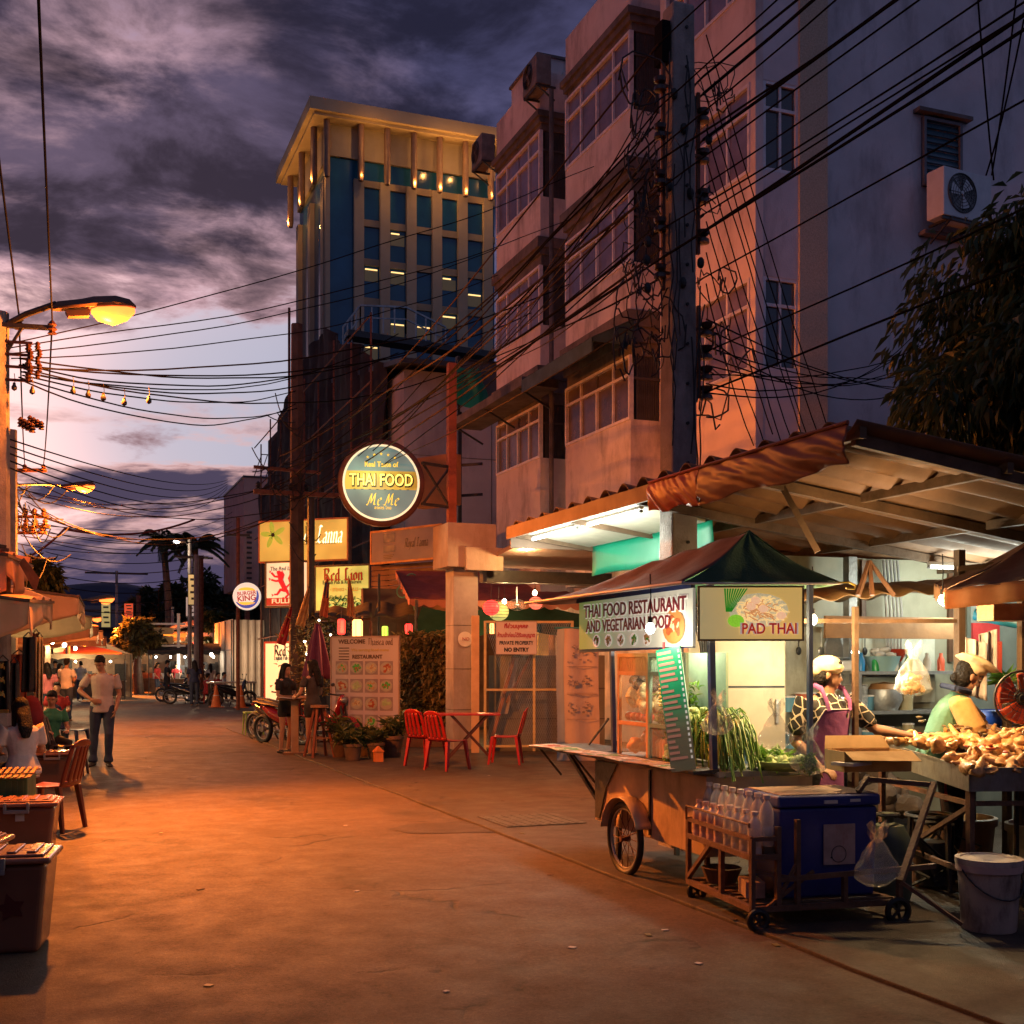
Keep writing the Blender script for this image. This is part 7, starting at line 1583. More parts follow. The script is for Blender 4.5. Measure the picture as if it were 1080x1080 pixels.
g_ = MB(); g_.tube([(0, .03, zc), (0, .03, .1)], .018, 8); g_.cyl((0, .03, 0.03), .18, .04, 20); g_.build('stand', DKM, fn_)
bs2 = thing('blue_basket', 'blue plastic basket behind the tray at the right edge', 'basket', P(1050, 768, 9.2)); g_ = MB(); g_.lathe([(.14, 0), (.18, .14)], 16); g_.build('basket', mat('vivid_blue', (.02, .08, .45), .4, .1), bs2, sm=1, solid=.01)
pl_ = thing('potted_plant', 'small green plant above the fan at the right edge', 'plant', P(1062, 720, 8.9)); g_ = MB(); [g_.leaf((0, 0, 0), (rr.uniform(-1, 1), rr.uniform(-1, 1), rr.uniform(.1, 1)), .04, .16) for _ in range(46)]; g_.build('leaves', LM4, pl_); g_ = MB(); g_.bar((0, 0, 0), (0, 0, -1.7), .05); g_.build('pot', TIM, pl_)
# ================================================================ middle: gate, column, restaurant front
gcx = thing('gate_column', 'orange lit concrete column with a big square capital beside the gate', 'column', (6.9, 20.7, 0))
CREAM = mat('cream_concrete', (.42, .33, .27), .85, .18, 2, .25, 30, stain=(.26, .18, .13), sscale=1.5)
c = P(487, 700, 22); cx, cy = c.x, c.y
MB().bx(cx-.24, cx+.24, cy-.24, cy+.24, 0, 3.36).build('shaft', mat('tiled_column', (.36, .31, .30), .6, .2, 3, .1, 20, stain=(.22, .17, .15), sscale=1.5), gcx, w=1, bevel=.015)
MB().bx(cx-.42, cx+.52, cy-.45, cy+.45, 3.36, 4.16).build('capital', CREAM, gcx, w=1, bevel=.01)
MB().bx(cx-.1, cx+.62, cy-.55, cy-.455, 3.30, 3.72).build('block', CREAM, gcx, w=1, bevel=.008)
g_ = MB(); g_.cyl((cx-.02, cy-.25, 2.05), .14, .012, 20, 'Y'); g_.build('round_notice', WHITEP, gcx, w=1)
text('NO', .09, REDL, gcx, 0, 0).data.transform(Matrix.Translation((cx-.02-gcx.location.x, cy-.275-gcx.location.y, 2.05)))
g_ = MB(); [g_.bx(cx-.243, cx+.243, cy-.244, cy+.244, z, z+.01) for z in (.75, 1.5, 2.3)]; g_.build('joint', DKM, gcx, w=1)
ln = thing('entrance_canopy', 'wide flat entrance canopy with dark lintel right of the orange column', 'canopy', (8.5, 20.7, 3.3))
g_ = MB(); e0 = P(512, 604, 21.6); g_.bx(cx+.42, 11.6, cy-.2, cy+.2, 3.12, 3.34); g_.build('lintel', DKM, ln, w=1)
g_ = MB(); g_.prism([(cx+.5, cy-2.4, 3.75), (11.8, cy-2.4, 3.75), (11.8, cy+.6, 3.45), (cx+.5, cy+.6, 3.45)], (0, 0, .08)); g_.build('soffit', mat('mauve_soffit', (.26, .17, .15), .7, .15, 2), ln, w=1)
dl = thing('downlight', 'tiny glowing downlight in the entrance canopy', 'downlight', (7.8, 19.6, 3.64)); MB().ell((0, 0, 0), (.05, .05, .025)).build('lens', BULB, dl); point('downlight', (7.8, 19.6, 3.55), (1, .55, .2), 40, .05)
# steel post of the round sign, standing on the capital
rs = thing('steel_post', 'rusty steel post rising from the orange column and holding the round sign', 'post', (cx-.2, cy, 4.16)); sx_, sy_ = cx-.20, cy
g_ = MB(); g_.bar((sx_, sy_, 4.16), (sx_, sy_, Zat(383, 21.9)), .15, .15); g_.build('post', mat('rusty_post', (.30, .07, .03), .7, .35, 4, .3, 40), rs, w=1)
# round sign: faces down the street towards the camera, lit from inside
q = P(402, 510, 21.4); rsn = thing('round_sign', 'round lit sign reading Real Taste of THAI FOOD on an iron bracket', 'sign', q, R(-14))
rr0 = 45.5/1250*21.4
g_ = MB(); g_.lathe([(0, -.11), (rr0*.96, -.11), (rr0, -.09), (rr0, .09), (rr0*.96, .11), (0, .11)], 64, axis='Y'); g_.build('casing', mat('dark_red_casing', (.10, .03, .018), .45, .3, 4, metal=.3), rsn, sm=1)
def face_ring(r0, r1, y, m, nm): 
    g_ = MB(); g_.lathe([(r0, y), (r0, y+.005), (r1, y+.005), (r1, y)], 64, axis='Y'); return g_.build(nm, m, rsn)
def lightbox(name, c1, s_, c2=None, scale=2.0):
    """back-lit plastic: brighter in front of its tubes"""
    m = bpy.data.materials.new(name); m.use_nodes = True; nt = m.node_tree; N = nt.nodes; L = nt.links; b = N['Principled BSDF']
    tc = N.new('ShaderNodeTexCoord'); wv_ = N.new('ShaderNodeTexNoise'); wv_.inputs['Scale'].default_value = scale; wv_.inputs['Detail'].default_value = 1.5; L.new(tc.outputs['Object'], wv_.inputs['Vector'])
    mx = N.new('ShaderNodeMix'); mx.data_type = 'RGBA'; mx.inputs[6].default_value = (*c1, 1); mx.inputs[7].default_value = (*(c2 or tuple(v*.6 for v in c1)), 1)
    mr_ = N.new('ShaderNodeMapRange'); L.new(wv_.outputs['Fac'], mr_.inputs[0]); mr_.inputs[1].default_value = .35; mr_.inputs[2].default_value = .65; L.new(mr_.outputs[0], mx.inputs[0])
    L.new(mx.outputs[2], b.inputs['Base Color']); L.new(mx.outputs[2], b.inputs['Emission Color']); b.inputs['Emission Strength'].default_value = s_; b.inputs['Roughness'].default_value = .35; return m
g_ = MB(); g_.lathe([(0, .112), (rr0*.83, .112)], 64, axis='Y'); 
face = MB(); face.add([(cos(a)*rr0*.84, -.113, sin(a)*rr0*.84) for a in [2*pi*k/64 for k in range(64)]], [tuple(range(64))]); face.build('face', lightbox('sign_blue_grey', (.16, .25, .24), .42, (.06, .085, .095), 1.3), rsn)
face_ring(rr0*.835, rr0*.885, .112, glow('sign_ring', (.72, .66, .46), .42), 'ring')
band = MB(); hw = .235; band.add([(-rr0*.82, -.117, -hw*.62), (rr0*.82, -.117, -hw*.62), (rr0*.82, -.117, hw*.95), (-rr0*.82, -.117, hw*.95)], [(0, 1, 2, 3)]); 
bnd = [(cos(a)*rr0*.83, sin(a)*rr0*.83) for a in [2*pi*k/96 for k in range(96)]]; bnd = [(x, z) for x, z in bnd if -.16 < z < .235]
bnd.sort(key=lambda p_: math.atan2(p_[1]-.03, p_[0])); band = MB(); band.add([(x, -.116, z) for x, z in bnd], [tuple(range(len(bnd)))]); band.build('band', lightbox('sign_gold', (.50, .36, .06), .55, (.24, .15, .02), 2.4), rsn)
YEL = glow('yellow_letters', (1.0, .80, .16), .62); YEL2 = glow('gold_letters', (.75, .48, .05), .45)
text('THAI FOOD', .30, BLKL, rsn, .01, .03, -.119, .001, .022, fit=1.16); text('THAI FOOD', .30, YEL, rsn, 0, .04, -.124, .002, .004, fit=1.13)
text('Real Taste of', .13, YEL2, rsn, 0, .325, -.117, .001, .003, fit=.60); text('· · · · · · · ·', .05, BLKL, rsn, 0, -.125, -.119, .001, .002, fit=1.0)
nib('Me.Me', .22, YEL2, rsn, .02, -.30, -.117, .12, 40, .25, fit=.58); text('อาหาร ไทย', .075, YEL2, rsn, .03, -.455, -.117, .001, .001, fit=.3)
g_ = MB()
for k in range(5):
    a = R(90-(k-2)*14); x, z = cos(a)*rr0*.66, sin(a)*rr0*.66; pts = []
    for j in range(10): an = pi/2+j*pi/5; r_ = .032 if j % 2 == 0 else .013; pts.append((x+cos(an)*r_, -.118, z+sin(an)*r_))
    g_.add(pts, [tuple(range(10))])
g_.build('star', YEL2, rsn)
g_ = MB(); z0 = q.z
for dz in (.38, -.36): g_.bar(q+Vector((rr0*.9, -.22, dz)), (sx_, sy_, z0+dz), .05)
g_.bar(q+Vector((rr0*.95, -.2, .36)), (sx_-.05, sy_, z0-.34), .035); g_.bar(q+Vector((rr0*.95, -.2, -.34)), (sx_-.05, sy_, z0+.36), .035)
g_.build('bracket', DKM, rsn, w=1)
point('sign_glow', q+Vector((-.3, -.6, .0)), (.8, .9, .5), 14, .3)
ob = thing('light_box_sign', 'small orange lit box sign seen edge on behind the round sign', 'sign', P(462, 508, 23.5), R(-60)); MB().box((0, 0, 0), (1.0, .28, 1.0)).build('casing', mat('orange_casing', (.42, .17, .06), .5, .2, 3), ob, bevel=.02); g_ = MB(); g_.bar((-.1, 0, .3), (.9, .3, .3), .05); g_.bar((-.1, 0, -.3), (.9, .3, -.3), .05); g_.build('bracket', DKM, ob)
# gate with sign
gt_ = thing('mesh_gate', 'pale yellow mesh gate carrying the private property sign', 'gate', at_cam(540, 21), R(-18))
YP = mat('pale_yellow_paint', (.50, .42, .20), .55, .2, 6)
g_ = MB(); w0, w1, hg = -.50, 1.05, 2.36
for x in (w0, .42-.05, w1): g_.bx(x, x+.045, -.02, .02, .05, hg)
for z in (.12, 1.12, hg-.04): g_.bx(w0+.045, w1, -.018, .018, z, z+.04)
g_.build('gate_frame', YP, gt_)
g_ = MB()
for k in range(48):
    x = w0+(w1-w0)*k/48; g_.bar((x, .0, .15), (min(x+.75, w1), .0, .15+(min(x+.75, w1)-x)*2.9 if x+.75 > w1 else hg-.02), .005)
    g_.bar((x, .006, hg-.02) if False else (min(x+.75, w1), .006, .15+(0 if x+.75 <= w1 else (x+.75-w1)*2.9)), (x, .006, hg-.02), .005)
g_.build('mesh', GALV, gt_)
MB().bx(w0-.22, w0-.08, -.07, .07, 0, 2.45).build('gate_post', mat('orange_cream_post', (.52, .36, .20), .6, .15, 5), gt_, bevel=.008)
MB().bx(-.40, 1.7, .35, .38, 0, 1.75).build('back_sheet', mat('grey_green_sheet', (.17, .17, .13), .6, .25, 1.5, stain=(.09, .09, .07), sscale=2), gt_)
g_ = MB(); [g_.bx(-.40, 1.7, .34, .35, z, z+.012) for z in (.6, 1.15)]; g_.build('sheet_joint', DKM, gt_)
g_ = MB(); g_.bar((-.42, .2, 0), (.05, .2, 1.72), .06); g_.bar((-.1, .12, .9), (.38, .12, 1.8), .05); g_.build('leaning_plank', WOOD, gt_); g_ = MB(); g_.prism([(-.26, .25, .7), (-.06, .25, .7), (.14, .25, 1.7), (-.02, .25, 1.7)], (0, .03, 0)); g_.build('leaning_board', mat('grey_board', (.28, .28, .26), .6), gt_)
ps = thing('notice_sign', 'white sign with Thai lines and PRIVATE PROPERTY NO ENTRY on the gate', 'sign', P(544.5, 690.5, 20.9), R(-19)); MB().box((0, 0, .295), (.73, .015, .59)).build('board', mat('sign_white', (.52, .50, .50), .5, .08, 6), ps)
g_ = MB(); g_.bx(-.368, .368, -.014, -.008, 0, .012); g_.bx(-.368, .368, -.014, -.008, .578, .59); g_.bx(-.368, -.356, -.013, -.0075, .012, .578); g_.bx(.356, .368, -.013, -.0075, .012, .578); g_.build('border', GREYP, ps)
text('ที่ส่วนบุคคล', .10, REDL, ps, 0, .50, -.012, .001, .004, fit=.42); text('ห้ามเข้าก่อนได้รับอนุญาต', .10, REDL, ps, 0, .34, -.012, .001, .003, fit=.66); text('PRIVATE PROPERTY', .09, BLKL, ps, 0, .205, -.012, .001, .003, fit=.60); text('NO ENTRY', .095, BLKL, ps, 0, .085, -.012, .001, .005, fit=.44)
# restaurant awning behind gate, lanterns
aw2 = thing('restaurant_awning', 'maroon scalloped awning with a green underside behind the orange column', 'awning', (7.6, 23.8, 2.8))
MAR = mat('maroon_canvas', (.30, .075, .055), .8, .2, 3, transl=.15); aA, aB, aC, aD = P(430, 627, 23.5), P(600, 604, 22.8), P(600, 580, 26.5), P(455, 610, 27)
aA = Vector((6.75, 23.4, 2.92)); aB = Vector((11, 22.2, 2.85)); aC = Vector((11, 26, 3.75)); aD = Vector((7.3, 26.5, 3.75))
g_ = MB(); g_.grid(lambda u, v: aA.lerp(aB, u).lerp(aD.lerp(aC, u), v)+Vector((0, 0, -.12*sin(pi*v)+.02*sin(u*50)*(1-v))), 60, 8); g_.build('cloth', MAR, aw2, w=1, sm=1, solid=.006)
g_ = MB(); g_.grid(lambda u, v: aA.lerp(aD, u)+Vector((0, 0, -v*(.10+.06*abs(sin(u*6*pi)))))+Vector((-.01, 0, 0)), 48, 2); g_.grid(lambda u, v: aA.lerp(aB, u)+Vector((0, -.01, -v*(.10+.06*abs(sin(u*16*pi))))), 96, 2); g_.build('scallop', mat('orange_scallop', (.5, .16, .08), .8, .1), aw2, w=1, solid=.004)
g_ = MB(); g_.grid(lambda u, v: Vector((6.85+u*4.2, 22.9+v*.8, 2.75-.65*v*(1-u*.35)-.1*sin(u*9))), 30, 6); g_.build('side_flap', mat('green_canvas', (.035, .10, .06), .8, .3, 3, transl=.3), aw2, w=1, sm=1)
g_ = MB(); [g_.tube([(6.85, 23.3+k, .0), (6.85, 23.3+k, 2.9+k*.25)], .03, 6) for k in (0, 3)]; g_.build('post', DKM, aw2, w=1)
rw = thing('restaurant', 'dim open restaurant front behind the gate and hedge', 'building', (10, 27, 0)); g_ = MB(); g_.bx(6.8, 14, 27.6, 27.8, 0, 3.4); g_.build('wall', mat('dim_restaurant_wall', (.16, .085, .05), .8, .4, 1.2), rw, w=1); g_ = MB(); [g_.bx(x, x+.25, 24.9, 25.15, 0, 3.4) for x in (10.2,)]; g_.build('pillar', mat('yellow_pillar', (.55, .42, .2), .7, .1), rw, w=1); g_ = MB(); [g_.bx(7+.9*k, 7.6+.9*k, 27.5, 27.58, 1.0, 2.6) for k in range(6)]; g_.build('shutter', WOODD, rw, w=1)
point('restaurant_lamp', (8.6, 24.4, 2.3), (1, .55, .2), 60, .15)
def lantern(label, c, m, r_, kind='round', col=None, W=0, group='glowing lanterns of the restaurant'):
    o = thing('lantern', label, 'lantern', c, 0, group); g_ = MB()
    if kind == 'round':
        g_.ell((0, 0, 0), (r_, r_, r_*.92), 18, 12); g_.build('shade', m, o, sm=1); g_ = MB(); [g_.torus((0, 0, z*r_), r_*math.sqrt(max(0, 1-z*z*1.15))*1.01, .004, 18, 4) for z in (-.6, -.3, 0, .3, .6)]
    else:
        g_.lathe([(r_*.7, -r_*1.9), (r_, -r_*1.5), (r_, r_*1.5), (r_*.7, r_*1.9)], 6); g_.build('shade', m, o); g_ = MB(); [g_.bar((cos(a)*r_*1.02, sin(a)*r_*1.02, -r_*1.6), (cos(a)*r_*1.02, sin(a)*r_*1.02, r_*1.6), .008) for a in [k*pi/3 for k in range(6)]]; g_.bar((0, 0, -r_*1.9), (0, 0, -r_*3.2), .012)
    g_.bar((0, 0, r_*.9), (0, 0, r_*.9+.3), .006); g_.build('frame', DKM, o)
    if W: point('lantern_light', c, col, W, r_*.8).data.use_shadow = True
    return o
LR = glow('red_lantern', (1.0, .04, .03), 1.5); LG = glow('green_lantern', (.45, .85, .08), .9); LT = glow('teal_lantern', (.04, .85, .62), 1.3); LO = glow('orange_lantern', (1.0, .36, .10), 2.6)
lantern('round red paper lantern left of the mesh gate', P(518, 641, 22.5), LR, .16); lantern('pale yellowish round lantern just behind the red one left of the gate', P(526, 645, 23.2), glow('pale_lantern', (.55, .55, .16), .5), .20); lantern('red oval paper lantern over the right part of the gate', P(565, 636, 23.5), glow('soft_red_lantern', (.85, .14, .08), .9), .14)
lantern('tall orange lantern, the brightest, above the menu board', P(377, 664, 24.5), LO, .11, 'tube', None); lantern('tall red lantern just left of the bright orange one', P(360, 661, 24.8), LR, .085, 'tube'); lantern('small green glass lantern above the right end of the menu board', P(406, 667, 25), LG, .07, 'tube')
lantern('small red lantern between the green and the teal lantern', P(431, 666, 25), LR, .085, 'tube'); lantern('teal lantern hanging left of the orange column', P(459, 664, 25), LT, .10, 'tube'); lantern('tiny orange lantern beside the private property sign', P(519, 663, 21.6), LO, .05, 'tube')
point('lantern_glow', P(372, 664, 24.0), (1, .35, .12), 30, .2)
bulb('small warm bulb above the mesh gate near the red oval lantern', P(564, 625, 22.6), 26, BULB, (1, .62, .26), .2, .045, 'small bulbs over the gate'); bulb('small warm bulb above the gate between the lanterns', P(532, 634, 24), 10, BULB, (1, .62, .26), .2, .045, 'small bulbs over the gate')
fd = thing('hanging_disc', 'round pale fan guard hanging above the mesh gate', 'fan', P(545, 638, 23)); g_ = MB(); [g_.torus((0, 0, 0), .18*k/4, .008, 20, 4, 'Y') for k in (2, 3, 4)]; g_.ell((0, 0, 0), (.06, .03, .06)); g_.v = [Vector((v.x, v.y, v.z*.6)) for v in g_.v]; g_.bar((0, 0, 0), (0, 0, .35), .02); g_.build('guard', GALV, fd)
# banner right of gate
bn = thing('paper_banner', 'tall pale vinyl banner with faded printed blocks behind the cart shelf', 'banner', at_cam(607, 19.2), R(-24))
g_ = MB(); g_.grid(lambda u, v: (-.30+u*.68+.01*sin(v*7), .02*sin(u*10+v*2)+.03*(1-v), v*2.17), 16, 24); g_.build('sheet', mat('faded_vinyl', (.46, .37, .31), .5, .15, 2, stain=(.36, .24, .17), sscale=1.2), bn, sm=1)
g_ = MB(); g_.grid(lambda u, v: (-.305+u*.12+.01*sin(v*7), .02*sin(u*1.7+v*2)+.03*(1-v)-.006, v*2.172), 4, 24); g_.build('blue_edge', mat('blue_grey_vinyl', (.26, .32, .38), .5, .1, 3), bn, sm=1)
g_ = MB(); rr = random.Random(2)
for (x, z, w_, h_) in ((-.13, 1.62, .22, .28), (-.12, 1.22, .16, .2), (.12, 1.24, .1, .16), (-.12, .78, .16, .2), (.12, .8, .12, .18), (.12, 1.65, .2, .26)):
    for k in range(14): g_.box((x+rr.uniform(0, w_), -.032, z+rr.uniform(0, h_)), (rr.uniform(.012, .05), .002, rr.uniform(.01, .03)))
for z in (1.55, 1.12, 1.10, .70): g_.bx(-.14, .34, -.032, -.03, z, z+.008)
g_.build('print', mat('faded_print', (.22, .19, .19), .6, .2), bn)
# poster frame top (teal edge)
g_ = MB(); g_.tube([(-.34, 0, 2.18), (.42, 0, 2.18)], .015, 6); g_.build('rod', mat('teal_rod', (.03, .22, .24), .5), bn)
# chairs
RED = mat('red_plastic', (.34, .012, .010), .35, .12, 4, spec=.6); BRN = mat('brown_red_plastic', (.15, .018, .012), .35, .12, 4, spec=.6); BLP = mat('dark_blue_plastic', (.02, .04, .10), .4, .1, 4)
def plastic_chair(label, loc, rz, m, group=None):
    o = thing('plastic_chair', label, 'chair', loc, rz, group); g_ = MB()
    g_.grid(lambda u, v: ((u-.5)*(.42-.03*v), (v-.5)*.42, .44-.014*sin(pi*u)-.012*sin(pi*v)+(.0 if v > .06 else -.015)), 12, 12); g_.build('seat', m, o, sm=1, solid=.012)
    def bk(u, v):
        w_ = .40-.07*v+.02*sin(pi*v); return ((u-.5)*w_, .21+.12*v+.03*(1-4*(u-.5)**2), .44+.44*v-(.05*(2*abs(u-.5))**3 if v > .9 else 0))
    g_ = MB()
    for (ua, ub) in ((0, .13), (.22, .36), (.43, .57), (.64, .78), (.87, 1)):
        g_.grid(lambda u, v: bk(ua+(ub-ua)*u, .06+v*.80), 3, 12)
    g_.grid(lambda u, v: bk(u, .84+v*.16), 14, 4); g_.grid(lambda u, v: bk(u, .0+v*.10), 14, 2); g_.build('backrest', m, o, sm=1, solid=.014)
    for sx in (-1, 1):
        for sy in (-1, 1):
            g_ = MB(); tx, ty_ = sx*.185, sy*.185; bx2, by2 = sx*.225, sy*.22+(.03 if sy > 0 else -.02)
            g_.add([(tx-.028, ty_-.018, .43), (tx+.028, ty_-.018, .43), (tx+.028, ty_+.028, .43), (tx-.028, ty_+.028, .43), (bx2-.018, by2-.014, 0), (bx2+.018, by2-.014, 0), (bx2+.018, by2+.018, 0), (bx2-.018, by2+.018, 0)], [(0, 1, 2, 3), (7, 6, 5, 4), (0, 4, 5, 1), (1, 5, 6, 2), (2, 6, 7, 3), (3, 7, 4, 0)]); g_.build('leg', m, o)
    return o
ch1 = plastic_chair('red plastic chair at the folding table, front one of the two on the left', (*at_cam(472, 17.6)[:2], .03), R(118), RED, 'red chairs at the folding table')
copy_tree(ch1, (*at_cam(450, 18.3)[:2], .03), R(122), 'red plastic chair at the folding table, rear one of the two on the left'); copy_tree(ch1, (*at_cam(533, 18.6)[:2], .03), R(-118), 'red plastic chair on the right of the folding table before the gate')
ft = thing('folding_table', 'red folding table with crossed iron legs between the red chairs', 'table', (*at_cam(495, 19.3)[:2], .03), R(-18)); MB().box((0, 0, .75), (1.0, .62, .025)).build('tabletop', RED, ft, bevel=.006)
for sy in (-.27, .27):
    g_ = MB(); g_.bar((-.38, sy, 0), (.30, sy, .74), .028); g_.build('leg', MATS['dark_red_casing'], ft); g_ = MB(); g_.bar((.38, sy+.03, 0), (-.30, sy+.03, .74), .028); g_.build('leg', MATS['dark_red_casing'], ft)
g_ = MB(); g_.bar((-.38, -.27, .03), (-.38, .27, .03), .02); g_.bar((.38, -.24, .03), (.38, .3, .03), .02); g_.build('stretcher', MATS['dark_red_casing'], ft)
# menu board
p0 = Vector(at_cam(349, 22.9)); p1 = Vector(at_cam(421, 22.3)); mb_, wv, h = board('menu_board', 'big WELCOME menu board with rows of dish photos behind the potted plants', 'menu board', (p0.x, p0.y), (p1.x, p1.y), .09, 2.12, signmat('menu_base', (.50, .40, .44), (.56, .42, .34), .0, 2, .2, 1.9, .2), .03, trim=mat('menu_trim', (.42, .26, .18), .5), tw=.03)
text('WELCOME', .11, mat('brown_letters', (.11, .05, .02), .5, 0), mb_, -.28, 1.93, -.006, .001, .004, fit=.60); nib('Thaiseafood', .13, MATS['brown_letters'], mb_, .34, 1.93, -.006, .12, 40, .0, fit=.55)
text('We serving food menu', .08, GOLD, mb_, .12, 1.77, -.006, .001, .001, fit=.82); g_ = MB(); [g_.bx(-.57, -.34, -.007, -.004, 1.58+k*.055, 1.60+k*.055) for k in range(5)]; g_.build('small_print', MATS['brown_letters'], mb_); text('RESTAURANT', .10, MATS['brown_letters'], mb_, .06, 1.64, -.006, .001, .004, fit=.66)
fm = [FD1, FD2, FD4, FD3, CAB]
for r_ in range(4):
    for c_ in range(4):
        x = -.50+c_*.325; z = 1.43-r_*.34
        g_ = MB(); g_.bx(x-.14, x+.14, -.005, -.0025, z-.13, z+.13); g_.build('photo', mat('photo_base', (.30, .22, .20), .5, .1), mb_)
        dish(mb_, x, z, .135, fm[(r_*3+c_) % 5], fm[(r_+c_*2+1) % 5], -.007, seed=r_*4+c_, plate=mat('photo_plate', (.42, .36, .26), .5, .1))
# plants
def pot_plant(label, c, h_, n, m, seed, potm=TIM, r_=.12, lw=.04, ll=.14, spread=.25, group=None):
    o = thing('potted_plant', label, 'plant', c, 0, group); rr = random.Random(seed)
    g_ = MB(); g_.lathe([(0, 0), (r_*.75, 0), (r_, r_*1.5), (r_*1.08, r_*1.5), (r_*1.05, r_*1.8), (r_*.9, r_*1.7), (0, r_*1.6)], 16); g_.build('pot', potm, o, sm=1, angle=50)
    g_ = MB(); s_ = MB()
    for k in range(7):
        a = rr.uniform(0, 6.28); tip = Vector((cos(a)*spread*rr.random(), sin(a)*spread*rr.random(), h_*rr.uniform(.6, 1))); b_ = Vector((0, 0, r_*1.6)); s_.tube([b_, b_.lerp(tip, .5), tip], .008, 5)
        for j in range(n//7):
            q = b_.lerp(tip, rr.uniform(.2, 1)); g_.leaf(q, (rr.uniform(-1, 1), rr.uniform(-1, 1), rr.uniform(-.3, .9)), lw*rr.uniform(.7, 1.3), ll*rr.uniform(.7, 1.3))
    s_.build('stem', TIM, o); g_.build('leaves', m, o); return o
PM = leafmat('pot_leaf', (.03, .06, .02), (.16, .16, .05))
GPL = 'potted plants under the menu board'
for k, (px, D, h_, lb) in enumerate(((358, 20.0, .75, 'tall bushy potted plant, leftmost under the menu board'), (372, 19.3, .5, 'low spreading potted plant in front of the leftmost tall one'), (386, 20.2, .5, 'small potted plant in the middle below the menu board'), (396, 19.6, .45, 'low leafy pot right of the middle under the menu board'), (413, 20.0, .7, 'reddish potted plant, rightmost under the menu board'))):
    pot_plant(lb, (*at_cam(px, D)[:2], .03), h_, 230, PM, k, r_=.15 if k != 4 else .2, spread=.32, lw=.05, ll=.17, group=GPL)
spk = thing('brick_piece', 'small orange house shaped clay piece among the pots', 'ornament', (*at_cam(399, 19.0)[:2], .03)); MB().bx(-.07, .07, -.05, .05, 0, .16).build('base', CAR, spk); g_ = MB(); g_.prism([(-.09, -.06, .16), (.09, -.06, .16), (0, -.06, .25)], (0, .12, 0)); g_.build('roof', CAR, spk)
# hedge
hd_ = thing('hedge', 'tall leafy hedge between the menu board and the orange column', 'hedge', at_cam(447, 23.6)); rr = random.Random(31); g_ = MB(); c0, c1 = P(418, 700, 24.0), P(478, 700, 23.0)
for k in range(5200):
    q = c0.lerp(c1, rr.random()); z = .25+rr.random()**.85*1.95; q = Vector((q.x, q.y+rr.uniform(-.35, .5)-.12*sin(z*4+q.x*5), z)); g_.leaf(q, (rr.uniform(-1, 1), rr.uniform(-1, .3), rr.uniform(-.8, .6)), .075, .15, bend=.3)
g_.build('foliage', LM3, hd_, w=1); g_ = MB()
for k in range(9): q = c0.lerp(c1, rr.random()); g_.tube([(q.x, q.y, 0), (q.x+rr.uniform(-.1, .1), q.y, 1), (q.x+rr.uniform(-.2, .2), q.y, 2)], .02, 5)
g_.build('stem', WOODD, hd_, w=1)
pw_ = thing('low_wall', 'low dark red wall behind the hedge', 'wall', (7, 25, 0)); g_ = MB(); a, b_ = P(395, 700, 25.5), P(505, 700, 24); g_.prism([(a.x, a.y, 0), (b_.x, b_.y, 0), (b_.x, b_.y, 2.05), (a.x, a.y, 2.05)], (0, .1, 0)); g_.build('panel', mat('red_brown_wall', (.20, .05, .03), .7, .3, 2), pw_, w=1)
bxp = thing('big_flower_box', 'dark wooden box at the foot of the hedge', 'planter', at_cam(455, 22.5), R(-20)); MB().bx(-.55, .55, -.2, .2, .03, .38).build('box', WOODD, bxp)
# signs above
SY = lightbox('yellow_sign', (.56, .42, .08), .42, (.40, .28, .05), 1.0); SYG = lightbox('green_yellow_sign', (.46, .52, .12), .5, (.26, .30, .06), 1.3); SW = lightbox('white_sign', (.60, .60, .42), .42, (.34, .48, .36), 1.2)
def csign(label, x0, x1, yb, yt, D0, D1, m, trim, name='light_box_sign', th=.2):
    a, b_ = at_cam(x0, D0), at_cam(x1, D1); Dm = (D0+D1)/2
    return board(name, label, 'sign', a[:2], b_[:2], Zat(yb, Dm), Zat(yt, Dm), m, th, trim=trim, tw=.05)
o, wv, h = csign('yellow lit sign with a green flower and the words Royal Lanna, behind the concrete pole', 273, 367, 592, 548, 35.5, 34.5, SY, mat('orange_trim', (.45, .16, .05), .5))
nib('Royal Lanna', .52, glow('cream_letters', (1, .9, .6), .9), o, .42, h*.63, -.012, .10, 40, .3, fit=1.75); g_ = MB(); g_.bx(.0, 1.1, -.010, -.004, h*.40, h*.41); g_.build('line', BLKL, o)
g_ = MB()
for k in range(5):
    a = R(90+k*72+10); cx_, cz_ = -wv*.34+.02, h*.66; g_.ell((cx_+cos(a)*.24, -.02, cz_+sin(a)*.21), (.20, .015, .075), 14, 6, Matrix.Rotation(-a, 3, 'Y'))
g_.build('flower', mat('flower_green', (.34, .46, .05), .4, .1, emit=(.3, .42, .04), es=.35), o); g_ = MB(); g_.ell((-wv*.34+.02, -.03, h*.66), (.06, .02, .06)); [g_.tube([(-wv*.34, -.035, h*.66), (-wv*.34+cos(R(k*72+46))*.12, -.035, h*.66+sin(R(k*72+46))*.12)], .008, 4) for k in range(5)]; g_.build('flower_centre', BLKL, o)
o, wv, h = csign('yellow green lit Red Lion pub sign right of the concrete pole behind the flags', 332, 390, 645, 596, 31.2, 30.6, SYG, DKM)
nib('Red Lion', .32, REDL, o, .03, h*.80, -.012, .20, 35, fit=1.18); text('English Pub & Restaurant', .13, BLKL, o, .0, h*.63, -.012, .001, .003, fit=1.15); text('• STEAKS • GRILLS •', .12, GOLD, o, .1, h*.47, -.012, .001, .003, fit=.9); text('Fish & Chips', .15, mat('green_letters', (.05, .16, .04), .5, 0), o, 0, h*.30, -.012, .001, .003, fit=.8, shear=.3)
